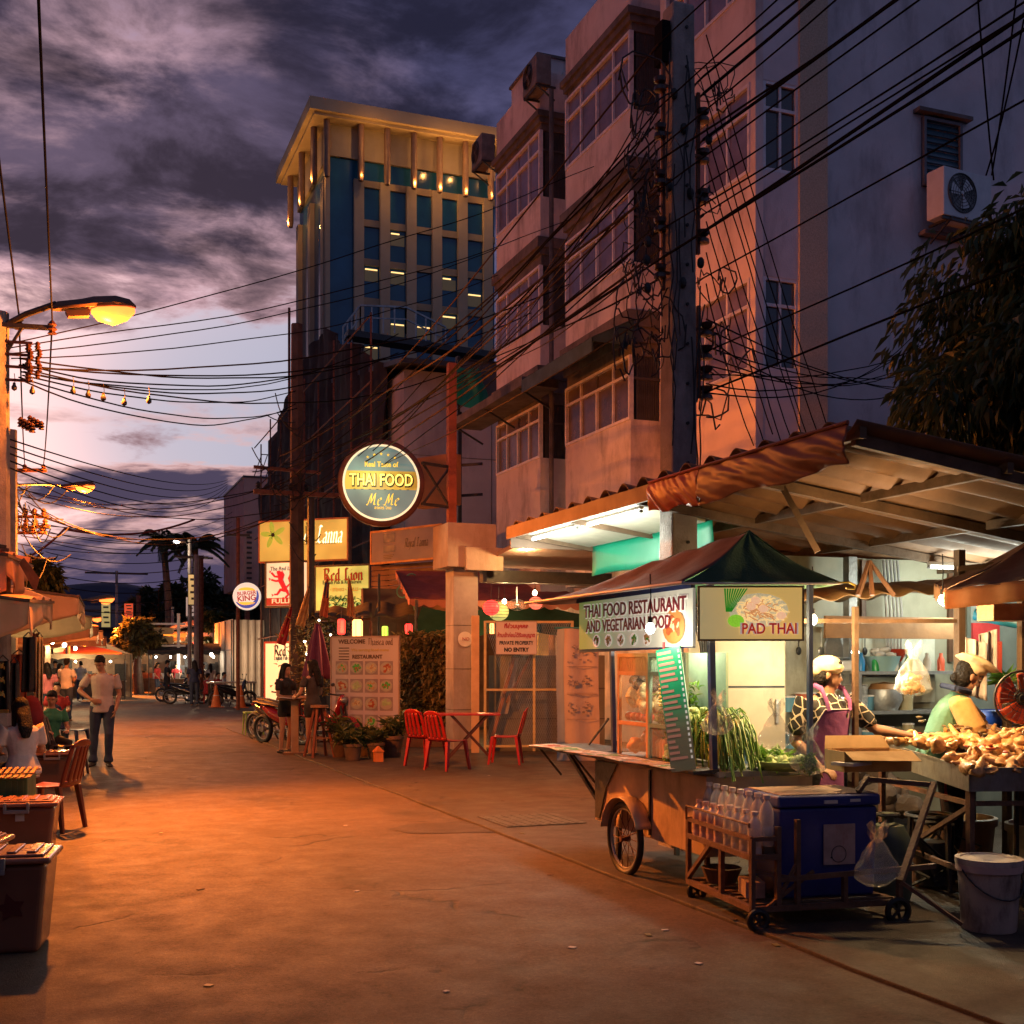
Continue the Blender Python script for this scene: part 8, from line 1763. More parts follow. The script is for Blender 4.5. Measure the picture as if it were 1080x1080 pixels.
g_ = MB(); rr = random.Random(5); [g_.leaf((rr.uniform(-.5, .62), -.02, h*rr.uniform(.04, .26)), (rr.uniform(-1, 1), -.1, rr.uniform(-.2, 1)), .05, .14) for k in range(90)]; g_.build('vine_picture', MATS['green_letters'], o)
o, wv, h = csign('white lit pub sign with a red lion, left of the weathered concrete pole', 280, 325, 640, 592, 32.0, 31.5, SW, DKM)
text('The Red Lion', .15, mat('green_black_letters', (.03, .06, .04), .5, 0), o, -.12, h*.84, -.012, .001, .002, fit=.78, shear=.15); g_ = MB(); g_.bx(-wv/2+.04, wv/2-.04, -.012, -.004, .04, h*.20); g_.build('foot_strip', mat('maroon_strip', (.20, .008, .012), .5, 0, emit=(.2, .008, .012), es=.3), o); text("FULLER'S", .17, WHL, o, .0, h*.125, -.016, .001, .004, fit=.92)
RLM = mat('lion_red', (.52, .012, .016), .5, 0, emit=(.52, .012, .016), es=.45); g_ = MB()   # heraldic lion rampant out of strokes
lx, lz, ls = -.20, h*.52, .46
def strk(pts, r_): g_.tube([(lx+x*ls, -.016, lz+z*ls) for x, z in pts], [q*ls for q in r_] if isinstance(r_, list) else r_*ls, 6)
ls = .62
strk([(.30, -.32), (.18, -.12), (.06, .10), (.0, .34)], [.10, .11, .12, .10]); strk([(.02, .34), (-.06, .48), (-.14, .5)], [.11, .10, .05]); strk([(-.02, .28), (-.26, .30), (-.42, .46)], [.06, .045, .05]); strk([(.04, .12), (-.2, .10), (-.42, .16)], [.06, .045, .05]); strk([(.26, -.30), (.02, -.28), (-.14, -.48), (-.28, -.48)], [.10, .06, .045, .04]); strk([(.34, -.32), (.42, -.5), (.28, -.62)], [.08, .05, .045]); strk([(.32, -.18), (.52, -.02), (.44, .2), (.58, .4)], [.04, .035, .035, .06]); strk([(.08, .5), (.16, .36), (.12, .2)], [.06, .07, .05])
for x, z in ((-.46, .52), (-.48, .2), (-.34, -.5), (.22, -.64)): strk([(x, z), (x-.08, z+.03)], .02); strk([(x, z), (x-.07, z-.05)], .02)
g_.build('lion_emblem', RLM, o)
o, wv, h = csign('grey Royal Lanna billboard with blue stripes left of the orange column', 391, 466, 592, 557, 29.3, 27.6, mat('grey_mauve_board', (.20, .19, .22), .6, .12, 1.5), mat('orange_trim', (0, 0, 0)), 'billboard', .1)
nib('Royal Lanna', .22, BLKL, o, .38, h*.55, -.012, .08, 40, .35, fit=.82); g_ = MB(); g_.bx(-.78, -.36, -.008, -.003, h*.62, h*.9); g_.bx(-.78, -.36, -.008, -.003, h*.32, h*.52); g_.build('stripe', mat('slate_blue', (.05, .08, .15), .5, .1), o); g_ = MB(); [g_.bx(-.78, -.40-.05*k, -.008, -.003, h*(.22-.05*k), h*(.235-.05*k)) for k in range(3)]; g_.build('small_print', DKM, o)
sw = thing('slatted_wall', 'brown wooden slatted wall below the grey billboard', 'wall', (8.5, 28.5, 2)); a, b_ = at_cam(392, 29.6), at_cam(470, 28); o_ = MB(); zt, zb = Zat(595, 29), Zat(645, 29)
k = 0
while zt-k*.13 > .8: z = zt-k*.13; o_.prism([(a[0], a[1], z-.115), (b_[0], b_[1], z-.115), (b_[0], b_[1], z), (a[0], a[1], z)], (0, .03, 0)); k += 1
o_.build('slats', mat('slat_wood', (.17, .075, .035), .7, .35, 1.5), sw, w=1)
fl_ = thing('iron_scroll', 'pale green iron scroll ornament in front of the slatted wall', 'ornament', P(425, 625, 27)); g_ = MB()
for (cx_, cz_, s_, d) in ((0, 0, .2, 1), (.22, .3, .16, -1)): g_.tube([(cx_+d*s_*(1-t/20)*cos(t*.55), 0, cz_+s_*(1-t/20)*sin(t*.55)) for t in range(17)], .018, 5)
g_.tube([(.2, 0, 0), (.26, 0, -.4), (.3, 0, .1), (.36, 0, .3)], .018, 5); g_.build('scroll', mat('verdigris', (.12, .25, .16), .6), fl_)
# small lit Red Lion board + red frame
o, wv, h = csign('small lit Red Lion English Pub board standing behind the two women', 279, 330, 742, 677, 31.5, 30.5, lightbox('small_white_sign', (.70, .58, .36), .42, (.50, .52, .34), .9), mat('red_frame', (.22, .03, .02), .5), th=.12)
nib('Red Lion', .27, BLKL, o, .0, h*.86, -.012, .21, 35, fit=1.05); nib('English Pub & Restaurant', .12, BLKL, o, .02, h*.745, -.012, .18, 35, fit=1.08)
text('& Beer Garden', .09, BLKL, o, .2, h*.64, -.012, .001, .003, fit=.5)
point('board_glow', Vector(o.location)+Vector((-.2, -.7, 1.2)), (.9, .85, .5), 16, .3)
# pub flags and canopy
for k, (px, py, D, m, lb, tilt) in enumerate(((303, 648, 26, REDC, 'red and white flag furled on a slanted staff, leftmost of the pub flags', .35), (322, 628, 25.5, mat('tan_flag', (.38, .22, .08), .8, .3, 5), 'tan flag furled on a staff just right of the concrete pole', .3), (343, 618, 25.5, mat('stripe_flag', (.45, .12, .05), .8, .5, 5), 'orange and blue flag in front of the green yellow pub sign', .15), (368, 618, 25.5, mat('brown_flag', (.36, .16, .06), .8, .4, 5), 'narrow brown flag at the right of the green yellow pub sign', -.02))):
    q = P(px, py, D); o = thing('flag', lb, 'flag', q, 0, 'flags on the pub front'); o.scale = (.62, .62, .72); g_ = MB(); g_.tube([(tilt*.4, 0, .3), (-tilt*1.2, 0, -.95)], .014, 6); g_.build('staff', WOOD, o)
    g_ = MB(); g_.grid(lambda u, v: (tilt*.4-tilt*1.4*v*.9+(u-.3)*.42*(.15+v*.95)*(1-.3*v), .05*sin(u*14+v*3+k), .27-v*1.15-.08*u), 14, 14); g_.build('cloth', m, o, sm=1, solid=.004)
    if k == 2: g_ = MB(); g_.grid(lambda u, v: (tilt*.4-tilt*1.4*(.15+v*.4)*.9+(.0+u*.18-.05), .05*sin((u*.4+.2)*14+(v)*3)-.015, .27-(.15+v*.4)*1.15), 6, 8); g_.build('patch', BLC, o, sm=1)
pc = thing('pub_canopy', 'dusty green canvas canopy below the pub signs', 'canopy', P(365, 655, 26.5)); g_ = MB(); a, b_, c_, d_ = P(330, 655, 25.8), P(392, 652, 25.6), P(392, 637, 27.5), P(345, 642, 27.5)
g_.grid(lambda u, v: a.lerp(b_, u).lerp(d_.lerp(c_, u), v)+Vector((0, 0, .05*sin(u*9)-.1*sin(pi*v))), 16, 8); a2, b2, c2_, d2 = P(394, 652, 26.5), P(440, 650, 26.5), P(436, 636, 28), P(398, 636, 28); g_.grid(lambda u, v: a2.lerp(b2, u).lerp(d2.lerp(c2_, u), v)+Vector((0, 0, .04*sin(u*9))), 14, 6); g_.build('cloth', mat('olive_canvas', (.20, .16, .06), .8, .3, 4, transl=.3), pc, w=1, sm=1, solid=.005)
g_ = MB(); [g_.tube([P(x, 655, 26), (P(x, 655, 26).x, P(x, 655, 26).y, 0)], .035, 6) for x in (333, 391)]; g_.tube([P(333, 655, 26), P(391, 653, 26)], .03, 6); g_.build('post', RUST, pc, w=1)
vn = thing('climbing_vine', 'leafy climber with small fairy lights under the pub flags', 'plant', P(338, 680, 26)); g_ = MB(); rr = random.Random(6); q = P(338, 680, 26.2)
for k in range(1100): p_ = q+Vector((rr.gauss(0, .35), rr.uniform(-.3, .3), rr.uniform(-1.1, .65))); g_.leaf(p_, (rr.uniform(-1, 1), rr.uniform(-1, .2), rr.uniform(-.6, .5)), .07, .13)
g_.build('foliage', LM3, vn, w=1)
for k in range(14):
    q2 = q+Vector((rr.uniform(-.45, .6), -.38, rr.uniform(-.5, .6))); tag(MB().ell(q2, .02, 6, 5).build('fairy_light', BULB, None), 'tiny warm fairy light in the climber above the purple umbrella', 'fairy light', 'fairy lights in the climber')
# closed umbrella
um = thing('parasol', 'closed purple market umbrella behind the two women', 'parasol', at_cam(335, 23.8)); g_ = MB(); zt, zb = Zat(658, 23.8), Zat(716, 23.8); g_.grid(lambda u, v: ((.03+.24*v**.8)*(1+.22*sin(u*2*pi*7))*cos(u*2*pi), (.03+.24*v**.8)*(1+.22*sin(u*2*pi*7))*sin(u*2*pi), zt-(zt-zb)*v), 70, 12); g_.build('canopy', mat('purple_canvas', (.17, .03, .07), .75, .2, 5), um, sm=1, solid=.004)
g_ = MB(); g_.tube([(0, 0, 0), (0, 0, zt+.06)], .02, 8); g_.cyl((0, 0, .0), .22, .06, 18); g_.build('pole', WOODD, um)
# lectern stand with menus
ls_ = thing('menu_stand', 'narrow wooden stand with open menus between the two women', 'stand', at_cam(311, 20.9), R(-15)); g_ = MB(); g_.bx(-.065, .065, -.05, .05, .04, .98); g_.build('column', mat('pale_wood', (.42, .27, .16), .6, .2, 5), ls_); g_ = MB(); g_.bx(-.2, .2, -.16, .16, 0, .04); g_.build('foot', WOOD, ls_); g_ = MB(); g_.box((0, 0, 1.0), (.62, .36, .03), M=Matrix.Rotation(R(8), 3, 'X')); g_.build('top', WOOD, ls_)
mn = thing('menu_book', 'open white menu book lying on the wooden stand', 'menu', P(310, 738, 20.8), R(-20)); g_ = MB(); g_.box((-.13, 0, .035), (.25, .3, .008), M=Matrix.Rotation(R(6), 3, 'Y')); g_.box((.13, 0, .035), (.25, .3, .008), M=Matrix.Rotation(R(-6), 3, 'Y')); g_.build('pages', WHC, mn)
st2 = thing('bar_stool', 'tall brown wooden bar stool right of the two women', 'stool', at_cam(337, 20.0), R(10)); MB().cyl((0, 0, .86), .15, .04, 18).build('seat', WOOD, st2)
for sx in (-1, 1):
    for sy in (-1, 1): g_ = MB(); g_.bar((sx*.06, sy*.06, .86), (sx*.20, sy*.20, 0), .04); g_.build('leg', mat('red_brown_wood', (.22, .06, .03), .5, .2, 6), st2)
g_ = MB(); g_.bar((-.14, -.14, .35), (.14, -.14, .35), .025); g_.bar((-.14, .14, .35), (.14, .14, .35), .025); g_.build('rung', WOOD, st2)
# motorbikes
def motorbike(label, loc, rz, body, group='parked motorbikes', detail=True):
    o = thing('motorbike', label, 'motorbike', loc, rz, group)
    for x in (-.62, .62):
        g_ = MB(); g_.torus((x, 0, .29), .25, .045, 30, 8, 'Y'); w_ = g_.build('wheel', BLK, o, sm=1); g_ = MB(); [g_.tube([(x, 0, .29), (x+cos(a)*.22, 0, .29+sin(a)*.22)], .010, 4) for a in [k*pi/3+.2 for k in range(6)]]; g_.torus((x, 0, .29), .205, .012, 24, 5, 'Y'); g_.cyl((x, .04, .29), .06, .08, 12, 'Y'); g_.build('rim', GALV, w_)
    g_ = MB(); loft(g_, [((-.55, 0, .72), .09, .05), ((-.30, 0, .62), .13, .12), ((.0, 0, .52), .12, .13), ((.25, 0, .44), .10, .08)], 12, (0, 1, 0)); loft(g_, [((.28, 0, .42), .08, .06), ((.38, 0, .62), .15, .06), ((.46, 0, .88), .10, .07), ((.48, 0, .98), .05, .05)], 12, (0, 1, 0)); remesh(g_, 'body', body, o, .02)
    g_ = MB(); loft(g_, [((-.62, 0, .80), .07, .03), ((-.35, 0, .79), .12, .04), ((.0, 0, .74), .11, .04), ((.12, 0, .72), .05, .03)], 12, (0, 1, 0)); g_.build('seat', BLK, o, sm=1)
    g_ = MB(); g_.grid(lambda u, v: (.62+cos(R(20+u*140))*.31, (v-.5)*.13, .29+sin(R(20+u*140))*.31), 14, 3); g_.build('front_mudguard', body, o, solid=.01); g_ = MB(); g_.tube([(-.05, .1, .25), (-.35, .12, .25), (-.8, .12, .38)], [.04, .04, .05], 8); g_.build('exhaust', GALV, o, sm=1)
    g_ = MB(); g_.tube([(.40, -.30, 1.03), (.44, -.1, 1.0), (.44, .1, 1.0), (.40, .30, 1.03)], .018, 6); [g_.tube([(.44, s_*.12, 1.0), (.46, s_*.16, 1.16), (.46, s_*.2, 1.2)], .008, 4) for s_ in (-1, 1)]; [g_.ell((.46, s_*.22, 1.2), (.015, .055, .035)) for s_ in (-1, 1)]; g_.build('handlebar', DKM, o, sm=1)
    g_ = MB(); g_.bar((.62, .06, .29), (.47, .05, .85), .03); g_.bar((.62, -.06, .29), (.47, -.05, .85), .03); g_.bar((-.62, .07, .29), (-.2, .07, .4), .03); g_.bar((-.5, .09, .35), (-.42, .09, .68), .03); g_.bar((0, 0, .3), (-.05, .2, .0), .025); g_.build('fork', DKM, o)
    g_ = MB(); g_.ell((.54, 0, .9), (.05, .08, .06), 12, 8); g_.build('headlight', GALV, o, sm=1); g_ = MB(); g_.ell((-.66, 0, .74), (.03, .06, .03), 8, 6); g_.build('tail_light', TOM, o); return o
REDM = mat('glossy_red_paint', (.34, .012, .015), .15, .1, 3, spec=.9); BKM = mat('glossy_black_paint', (.015, .015, .018), .15, .1, 3, spec=.9)
motorbike('red motorbike parked behind the two women, nearest of the row', at_cam(298, 23.4), R(-62), REDM); motorbike('dark motorbike squeezed in just behind the nearest red one', at_cam(287, 24.6), R(-64), BKM); motorbike('red motorbike farthest into the row by the small pub board', at_cam(292, 26.4), R(-60), REDM)
mk_ = motorbike('black motorbike parked beside the person in navy near the fence', at_cam(196, 47), R(-15), BKM)
for px, D, a, lb in ((185, 50, -30, 'dark motorbike left of the person in navy, half hidden'), (245, 44, 10, 'dark motorbike between the two traffic cones'), (140, 66, 20, 'far motorbike in the middle of the street end'), (120, 60, 60, 'far dark motorbike just right of the walking man')): copy_tree(mk_, at_cam(px, D), R(a), lb)
motorbike('motorbike with a red tank hidden between the umbrella and the menu board', at_cam(343, 23.0), R(-60), REDM)
def cone(label, loc): 
    o = thing('traffic_cone', label, 'traffic cone', loc, 0, 'traffic cones'); g_ = MB(); g_.lathe([(.19, .03), (.03, .82), (0, .83)], 16); g_.bx(-.24, .24, -.24, .24, 0, .03); g_.build('cone', mat('cone_orange', (.55, .14, .03), .6, .2, 5), o, sm=1, angle=50); g_ = MB(); g_.lathe([(.135, .3), (.105, .45)], 16); g_.build('band', WHITEP, o, sm=1); return o
cone('orange traffic cone, left one of the pair by the ribbed fence', at_cam(228, 43.5)); cone('orange traffic cone, right one of the pair by the ribbed fence', at_cam(254, 43))
gs = thing('stool', 'small lime green stool frame beside the red motorbikes', 'stool', at_cam(267, 26.4)); g_ = MB(); [g_.bar((sx*.2, sy*.2, 0), (sx*.18, sy*.18, .5), .025) for sx in (-1, 1) for sy in (-1, 1)]; g_.build('leg', mat('lime_paint', (.22, .40, .04), .5), gs); MB().bx(-.2, .2, -.2, .2, .5, .53).build('seat', MATS['lime_paint'], gs)
ctt = thing('market_table', 'dark table with stacked goods between the cones by the ribbed fence', 'table', at_cam(244, 45.5)); MB().bx(-.9, .9, -.4, .4, .85, .92).build('tabletop', GALV, ctt); g_ = MB(); [g_.bx(x-.03, x+.03, y-.03, y+.03, 0, .85) for x in (-.8, .8) for y in (-.35, .35)]; g_.build('leg', DKM, ctt)
# dark round patch laid on the asphalt, manhole
mh = thing('manhole_cover', 'dark square manhole cover set in the worn road before the table', 'manhole cover', G(560, 868)+Vector((0, 0, .031))); g_ = MB(); g_.bx(-.42, .42, -.42, .42, 0, .006); [g_.bx(-.38+.1*k, -.34+.1*k, -.38, .38, .006, .010) for k in range(8)]; g_.build('plate', mat('iron_plate', (.05, .042, .036), .6, .3, 6, .3, 30), mh)
pg = thing('dark_road_patch', 'dark round patch on the road before the red chairs', 'stain', G(430, 826)+Vector((0, 0, .006))); g_ = MB(); g_.add([(cos(a)*(.62+.12*noise.noise(Vector((cos(a)*2, sin(a)*2, 0)))), sin(a)*(.5+.1*noise.noise(Vector((cos(a)*2, sin(a)*2, 5)))), .0) for a in [2*pi*k/40 for k in range(40)]], [tuple(range(40))]); g_.build('stain', mat('dark_patch', (.045, .035, .03), .55, .3, 3), pg)
rr = random.Random(91)
for k in range(26):
    q = G(rr.uniform(90, 900), rr.uniform(760, 1050)); o = MB().box((0, 0, 0), (rr.uniform(.02, .06), rr.uniform(.015, .04), .004), rr.uniform(0, 3)).build('litter', [WHC, TIM, LM3][k % 3], None); o.location = (q.x, q.y, .034 if q.x > 3.8 else .009); tag(o, ['pale paper scrap lying on the road', 'brown scrap lying on the road', 'dry leaf lying on the road'][k % 3], 'litter', 'litter on the road')
# burger sign
bq = thing('round_sign', 'small round lit burger sign with red letters in a blue ring', 'sign', P(260.5, 629, 39.5), R(-15)); br = .455; BW = glow('burger_white', (.80, .74, .60), .42)
g_ = MB(); g_.lathe([(0, -.10), (br, -.10), (br*1.02, 0), (br, .10), (0, .10)], 40, axis='Y'); g_.build('casing', BW, bq, sm=1)
g_ = MB(); pts0 = [(cos(R(a))*br*.88, sin(R(a))*br*.88) for a in range(-150, 31, 6)]; 
for i in range(len(pts0)-1):
    t = i/(len(pts0)-1); w0_, w1_ = .05*sin(pi*t)+.02, .05*sin(pi*(i+1)/(len(pts0)-1))+.02; (x0, z0), (x1, z1) = pts0[i], pts0[i+1]; g_.add([(x0, -.104, z0), (x1, -.104, z1), (x1*(1-w1_/br*2), -.104, z1*(1-w1_/br*2)), (x0*(1-w0_/br*2), -.104, z0*(1-w0_/br*2))], [(0, 1, 2, 3)])
g_.build('blue_swoosh', mat('sign_blue', (.01, .06, .30), .4, 0, emit=(.01, .06, .3), es=.5), bq)
YB = glow('bun_yellow', (.85, .40, .04), .7); g_ = MB()
for sg in (1, -1): pts = [(cos(R(a))*br*.60, -.104, sg*(.195+.10*sin(R(a)))) for a in range(0, 181, 12)]; g_.add(pts, [tuple(range(len(pts)))])
g_.build('bun', YB, bq); SR = mat('sign_red', (.42, .01, .01), .4, 0, emit=(.42, .01, .01), es=.3); text('BURGER', .17, SR, bq, 0, .10, -.108, .001, .004, fit=.62, rot=R(-6)); text('KING', .25, SR, bq, 0, -.07, -.108, .001, .006, fit=.60, rot=R(-6))
g_ = MB(); g_.bar((0, .1, 0), (-.22, .9, 0), .05); g_.build('bracket', DKM, bq)
# ================================================================ left side stalls
ORT = mat('orange_awning', (.62, .27, .12), .65, .25, 2.5, .25, 10, stain=(.22, .10, .05), sscale=1.6, transl=.3); ORT2 = mat('pale_awning', (.70, .44, .24), .65, .2, 2.5, .25, 10, stain=(.3, .15, .08), sscale=1.4, transl=.3)
def awning(label, A, B, C, D, m, seed=0, flap=.25, rip=.06, name='stall_awning'):
    """A front left, B front right (street edge), C back right, D back left"""
    o = thing(name, label, 'awning', ((A+B)/2), 0, 'stall awnings on the left'); g_ = MB()
    g_.grid(lambda u, v: A.lerp(B, u).lerp(D.lerp(C, u), v)+Vector((0, 0, -rip*1.6*sin(pi*v)*sin(pi*u)+rip*noise.noise(Vector((u*5, v*6, seed)))+rip*.4*sin(v*18+u*4+seed))), 28, 28); g_.build('cloth', m, o, w=1, sm=1, angle=70, solid=.006)
    g_ = MB(); g_.grid(lambda u, v: B.lerp(C, u)+Vector((.03*sin(u*17+seed)*v, 0, -flap*v*(1+.35*sin(u*7+seed)))), 30, 5); g_.grid(lambda u, v: A.lerp(B, u)+Vector((0, .03*sin(u*14+seed)*v, -flap*v*(1+2.2*(1-u)**.7+.25*sin(u*9+seed)))), 30, 8); g_.build('flap', m, o, w=1, sm=1, angle=70, solid=.005)
    g_ = MB(); g_.bar(A, B, .035); g_.bar(B, C, .035); g_.bar(A.lerp(D, .35), B.lerp(C, .35), .03); g_.bar(A.lerp(D, .7), B.lerp(C, .7), .03)
    g_.build('beam', TIM, o, w=1)
    for q in (B.lerp(A, .45), C.lerp(D, .45)): g_ = MB(); g_.bar(q, (q.x, q.y, 0), .035); g_.build('post', DKM, o, w=1)
    return o
awning('large sagging orange canvas awning nearest on the left', Vector((-3.2, 12.4, 2.55)), Vector((-.28, 13.2, 2.25)), Vector((-.05, 17.6, 2.45)), Vector((-3.2, 17.2, 3.3)), ORT2, 1, .28, .10)
awning('upper orange tarpaulin with dark battens over the nearest awning', Vector((-3.2, 13.2, 3.15)), Vector((-.50, 13.6, 2.75)), Vector((-.30, 16.4, 2.85)), Vector((-3.2, 16.2, 3.5)), ORT, 5, .30, .12)
g_ = MB(); [g_.bar((-3.2, 13.3+k*.7, 3.14+.05*k), (-.5, 13.6+k*.7, 2.83+.03*k), .04) for k in range(4)]; tag(g_.build('battens', WOODD, None), 'dark wooden battens lying over the orange tarpaulin', 'battens')
wb = thing('wooden_board', 'tilted weathered board hanging at the tip of the upper tarpaulin', 'board', P(30, 603, 13.6)); g_ = MB(); a, b_, c_, d_ = P(21, 590, 13.6), P(28, 588, 13.6), P(42, 612, 13.6), P(37, 622, 13.6); g_.prism([P(20, 594, 13.6), P(25, 588, 13.6), P(42, 610, 13.6), P(37, 625, 13.6), P(30, 612, 13.6)], (0, .04, 0)); g_.build('board', WOOD, wb, w=1)
aw_ = awning('pale orange awning tip jutting out second along the left stalls', Vector((-2.6, 18.4, 2.9)), Vector((.30, 18.8, 2.60)), Vector((.45, 22.5, 2.62)), Vector((-2.6, 22.5, 3.4)), ORT2, 9, .32, .12)
for k, (y, x1, z, m, lb) in enumerate(((24, .62, 2.5, mat('khaki_awning', (.42, .34, .20), .65, .25, 3, transl=.3), 'rolled khaki awning third along the left stalls'), (29, .9, 2.45, ORT, 'orange stall awning fourth along the left row'), (35, 1.2, 2.5, ORT2, 'pale stall awning fifth along the left row'), (43, 1.6, 2.5, ORT, 'small far orange awning sixth along the left row'))):
    awning(lb, Vector((-3, y, 2.9)), Vector((x1, y+.2, z)), Vector((x1+.1, y+4.2, z)), Vector((-3, y+4.2, 3.2)), m, 20+k, .25, .1)
    bulb(['warm stall bulb under the rolled khaki awning', 'warm stall bulb under the fourth awning on the left', 'warm stall bulb under the fifth awning on the left', 'warm stall bulb under the sixth awning on the left'][k], (x1-1.0, y+1.5, 2.15), 70+30*k, BULB, (1, .62, .28), .3, .06, 'bulbs in the left stalls')
bulb('warm bulb deep inside the nearest left stall', (-1.4, 19.5, 2.3), 60, BULB, (1, .6, .26), .3, .05, 'bulbs in the left stalls')
bulb('warm bulb inside the second left stall', (-.9, 22.6, 2.2), 60, BULB, (1, .6, .26), .3, .05, 'bulbs in the left stalls')
# hanging clothes
def garment(label, px, py0, py1, wpx, D, m, seed, deco=None):
    q = P(px, py0, D); h = (py1-py0)*D/FPX; w_ = wpx*D/FPX; o = thing('hanging_garment', label, 'garment', q, R(-15), 'clothes hanging in the left stalls')
    g_ = MB(); g_.grid(lambda u, v: ((u-.5)*w_*(.85+.15*v), .04*sin(u*11+seed+v), -h*v), 16, 12); g_.build('cloth', m, o, sm=1, solid=.006); g_ = MB(); g_.tube([(-w_*.4, 0, 0), (0, 0, .06), (w_*.4, 0, 0)], .008, 4); g_.build('hanger', DKM, o)
    if deco:
        g_ = MB(); rr = random.Random(seed)
        for k in range(deco):
            z = -h*(.1+.8*k/deco)
            g_.ell((0, -.055, z), (w_*.20, .006, w_*.14), 10, 6, None, .5, k)
            for sg in (-1, 1): g_.ell((sg*w_*.2, -.055, z-.02), (w_*.05, .005, w_*.13), 8, 6); g_.ell((sg*w_*.12, -.055, z+w_*.18), (w_*.07, .005, w_*.05), 8, 6)
        g_.bx(-w_*.48, w_*.48, -.055, -.045, -h*.99, -h*.93); g_.build('gold_pattern', mat('gold_thread', (.55, .38, .08), .4, .2), o)
    return o
garment('black wrap with three gold figures at the far left edge', 3, 697, 752, 15, 12.8, DKC, 1, 3); garment('second black wrap with gold trim right of the first', 15, 699, 750, 10, 13.0, DKC, 2, 0); garment('long black coat like garment hanging on the stall post', 30, 672, 730, 13, 14, DKC, 3); garment('orange cloth hanging at the left stall', 20, 690, 750, 16, 14.8, mat('orange_hanging', (.50, .12, .04), .8, .2), 4); garment('pale patterned cloth strip on the stall post', 42, 672, 745, 7, 14.6, mat('cream_cloth', (.55, .45, .22), .8, .4, 20), 5); garment('orange scarf behind the long black garment', 38, 668, 728, 7, 15.5, MATS['orange_hanging'], 6)
rdc = thing('red_cushion', 'red round backed seat cover behind the woman in the pale T-shirt', 'cushion', P(33, 757, 14.2)); g_ = MB(); g_.ell((0, 0, 0), (.14, .1, .27), 16, 12); g_.bar((0, 0, -.2), (0, 0, -1.1), .05); g_.build('cushion', mat('wine_cloth', (.16, .008, .014), .9, .2, 8), rdc, sm=1)
# storage boxes
BXM = mat('smoky_orange_plastic', (.26, .115, .07), .22, .15, 3, spec=.7, transl=.12)
def storage_box(label, loc, rz, w_, d, h, m=BXM, deco=False, group='plastic storage boxes at the left', lidm=None):
    o = thing('storage_box', label, 'box', loc, rz, group); lidm = lidm or mat('orange_lid', (.36, .15, .09), .25, .15, 4, spec=.7)
    g_ = MB(); t = .86; g_.add([(-w_/2*t, -d/2*t, 0), (w_/2*t, -d/2*t, 0), (w_/2*t, d/2*t, 0), (-w_/2*t, d/2*t, 0), (-w_/2, -d/2, h), (w_/2, -d/2, h), (w_/2, d/2, h), (-w_/2, d/2, h)], [(3, 2, 1, 0), (4, 5, 6, 7), (0, 1, 5, 4), (1, 2, 6, 5), (2, 3, 7, 6), (3, 0, 4, 7)]); g_.build('body', m, o, bevel=.035, seg=4)
    g_ = MB(); g_.bx(-w_/2-.025, w_/2+.025, -d/2-.025, d/2+.025, h, h+.035); g_.build('lid', lidm, o, bevel=.016, seg=3)
    g_ = MB(); g_.bx(-w_/2+.02, w_/2-.02, -d/2+.02, d/2-.02, h+.036, h+.05); [g_.bx(-w_/2+.09+k*w_/6, -w_/2+.09+w_/12+k*w_/6, -d/2+.06, d/2-.06, h+.05, h+.062) for k in range(5)]; g_.build('lid_ribs', lidm, o, bevel=.006)
    g_ = MB(); g_.bx(-.10, .10, -d/2-.05, -d/2-.02, h-.05, h-.02); [g_.bx(s_*.09-.012, s_*.09+.012, -d/2-.05, -d/2-.015, h-.02, h+.04) for s_ in (-1, 1)]; g_.build('handle', mat('grey_handle', (.30, .27, .26), .4), o, bevel=.004)
    if deco:
        g_ = MB(); pts = []
        for k in range(10): a = pi/2+k*pi/5+.2; r_ = (.085 if k % 2 == 0 else .035)*(1+.2*sin(k*3)); pts.append((deco+cos(a)*r_*1.2, -d/2*.93-.006, h*.52+sin(a)*r_))
        g_.prism(pts, (0, .004, 0)); g_.build('flower_sticker', mat('dark_red_sticker', (.12, .015, .012), .5), o)
    return o
q = P(-2, 1016, 6.45); storage_box('nearest orange storage box with a dark flower sticker at the lower left corner', (q.x-.03, q.y+.25, 0), R(-8), .62, .44, .50, deco=.12)
q = P(6, 908, 7.5); storage_box('storage box with a ribbed lid peeking out behind the nearest one', (q.x-.28, q.y+.35, 0), R(-14), .50, .42, .42)
q = P(28, 905, 10.0); storage_box('brownish storage box with a pale label under the green crate', (q.x-.05, q.y+.15, 0), R(-6), .60, .46, .40); g_ = MB(); g_.box((q.x-.05, q.y-.095, .33), (.07, .004, .09)); tag(g_.build('label_tag', WHC, None), 'pale paper label stuck on the brownish storage box', 'label')
q = P(56, 790, 15.6); storage_box('orange storage box standing farther back beside the stool', (q.x, q.y, 0), R(-4), .46, .36, .40)
cr_ = thing('crate', 'dark green crate topped with a bamboo mat at the left edge', 'crate', (-.66, 11.6, 0), R(-6)); g_ = MB(); g_.bx(-.55, .45, -.3, .3, .0, .60); g_.build('body', mat('dark_green_crate', (.025, .13, .05), .5, .2, 4), cr_, bevel=.01); g_ = MB(); [g_.bx(-.55+.05*k, -.53+.05*k, -.308, -.3, .03, .57) for k in range(20)]; g_.build('rib', MATS['dark_green_crate'], cr_)
mt_ = thing('bamboo_mat', 'slatted bamboo mat lying on the dark green crate', 'mat', (-.66, 11.6, .605), R(-6)); g_ = MB(); [g_.bar((-.58+.055*k, -.36, .0), (-.60+.055*k, .36, .03), .03, .012) for k in range(20)]; g_.bar((-.6, -.2, .022), (.5, -.2, .022), .012); g_.bar((-.6, .2, .026), (.5, .2, .026), .012); g_.build('slats', mat('bamboo', (.34, .17, .07), .6, .3, 9), mt_)
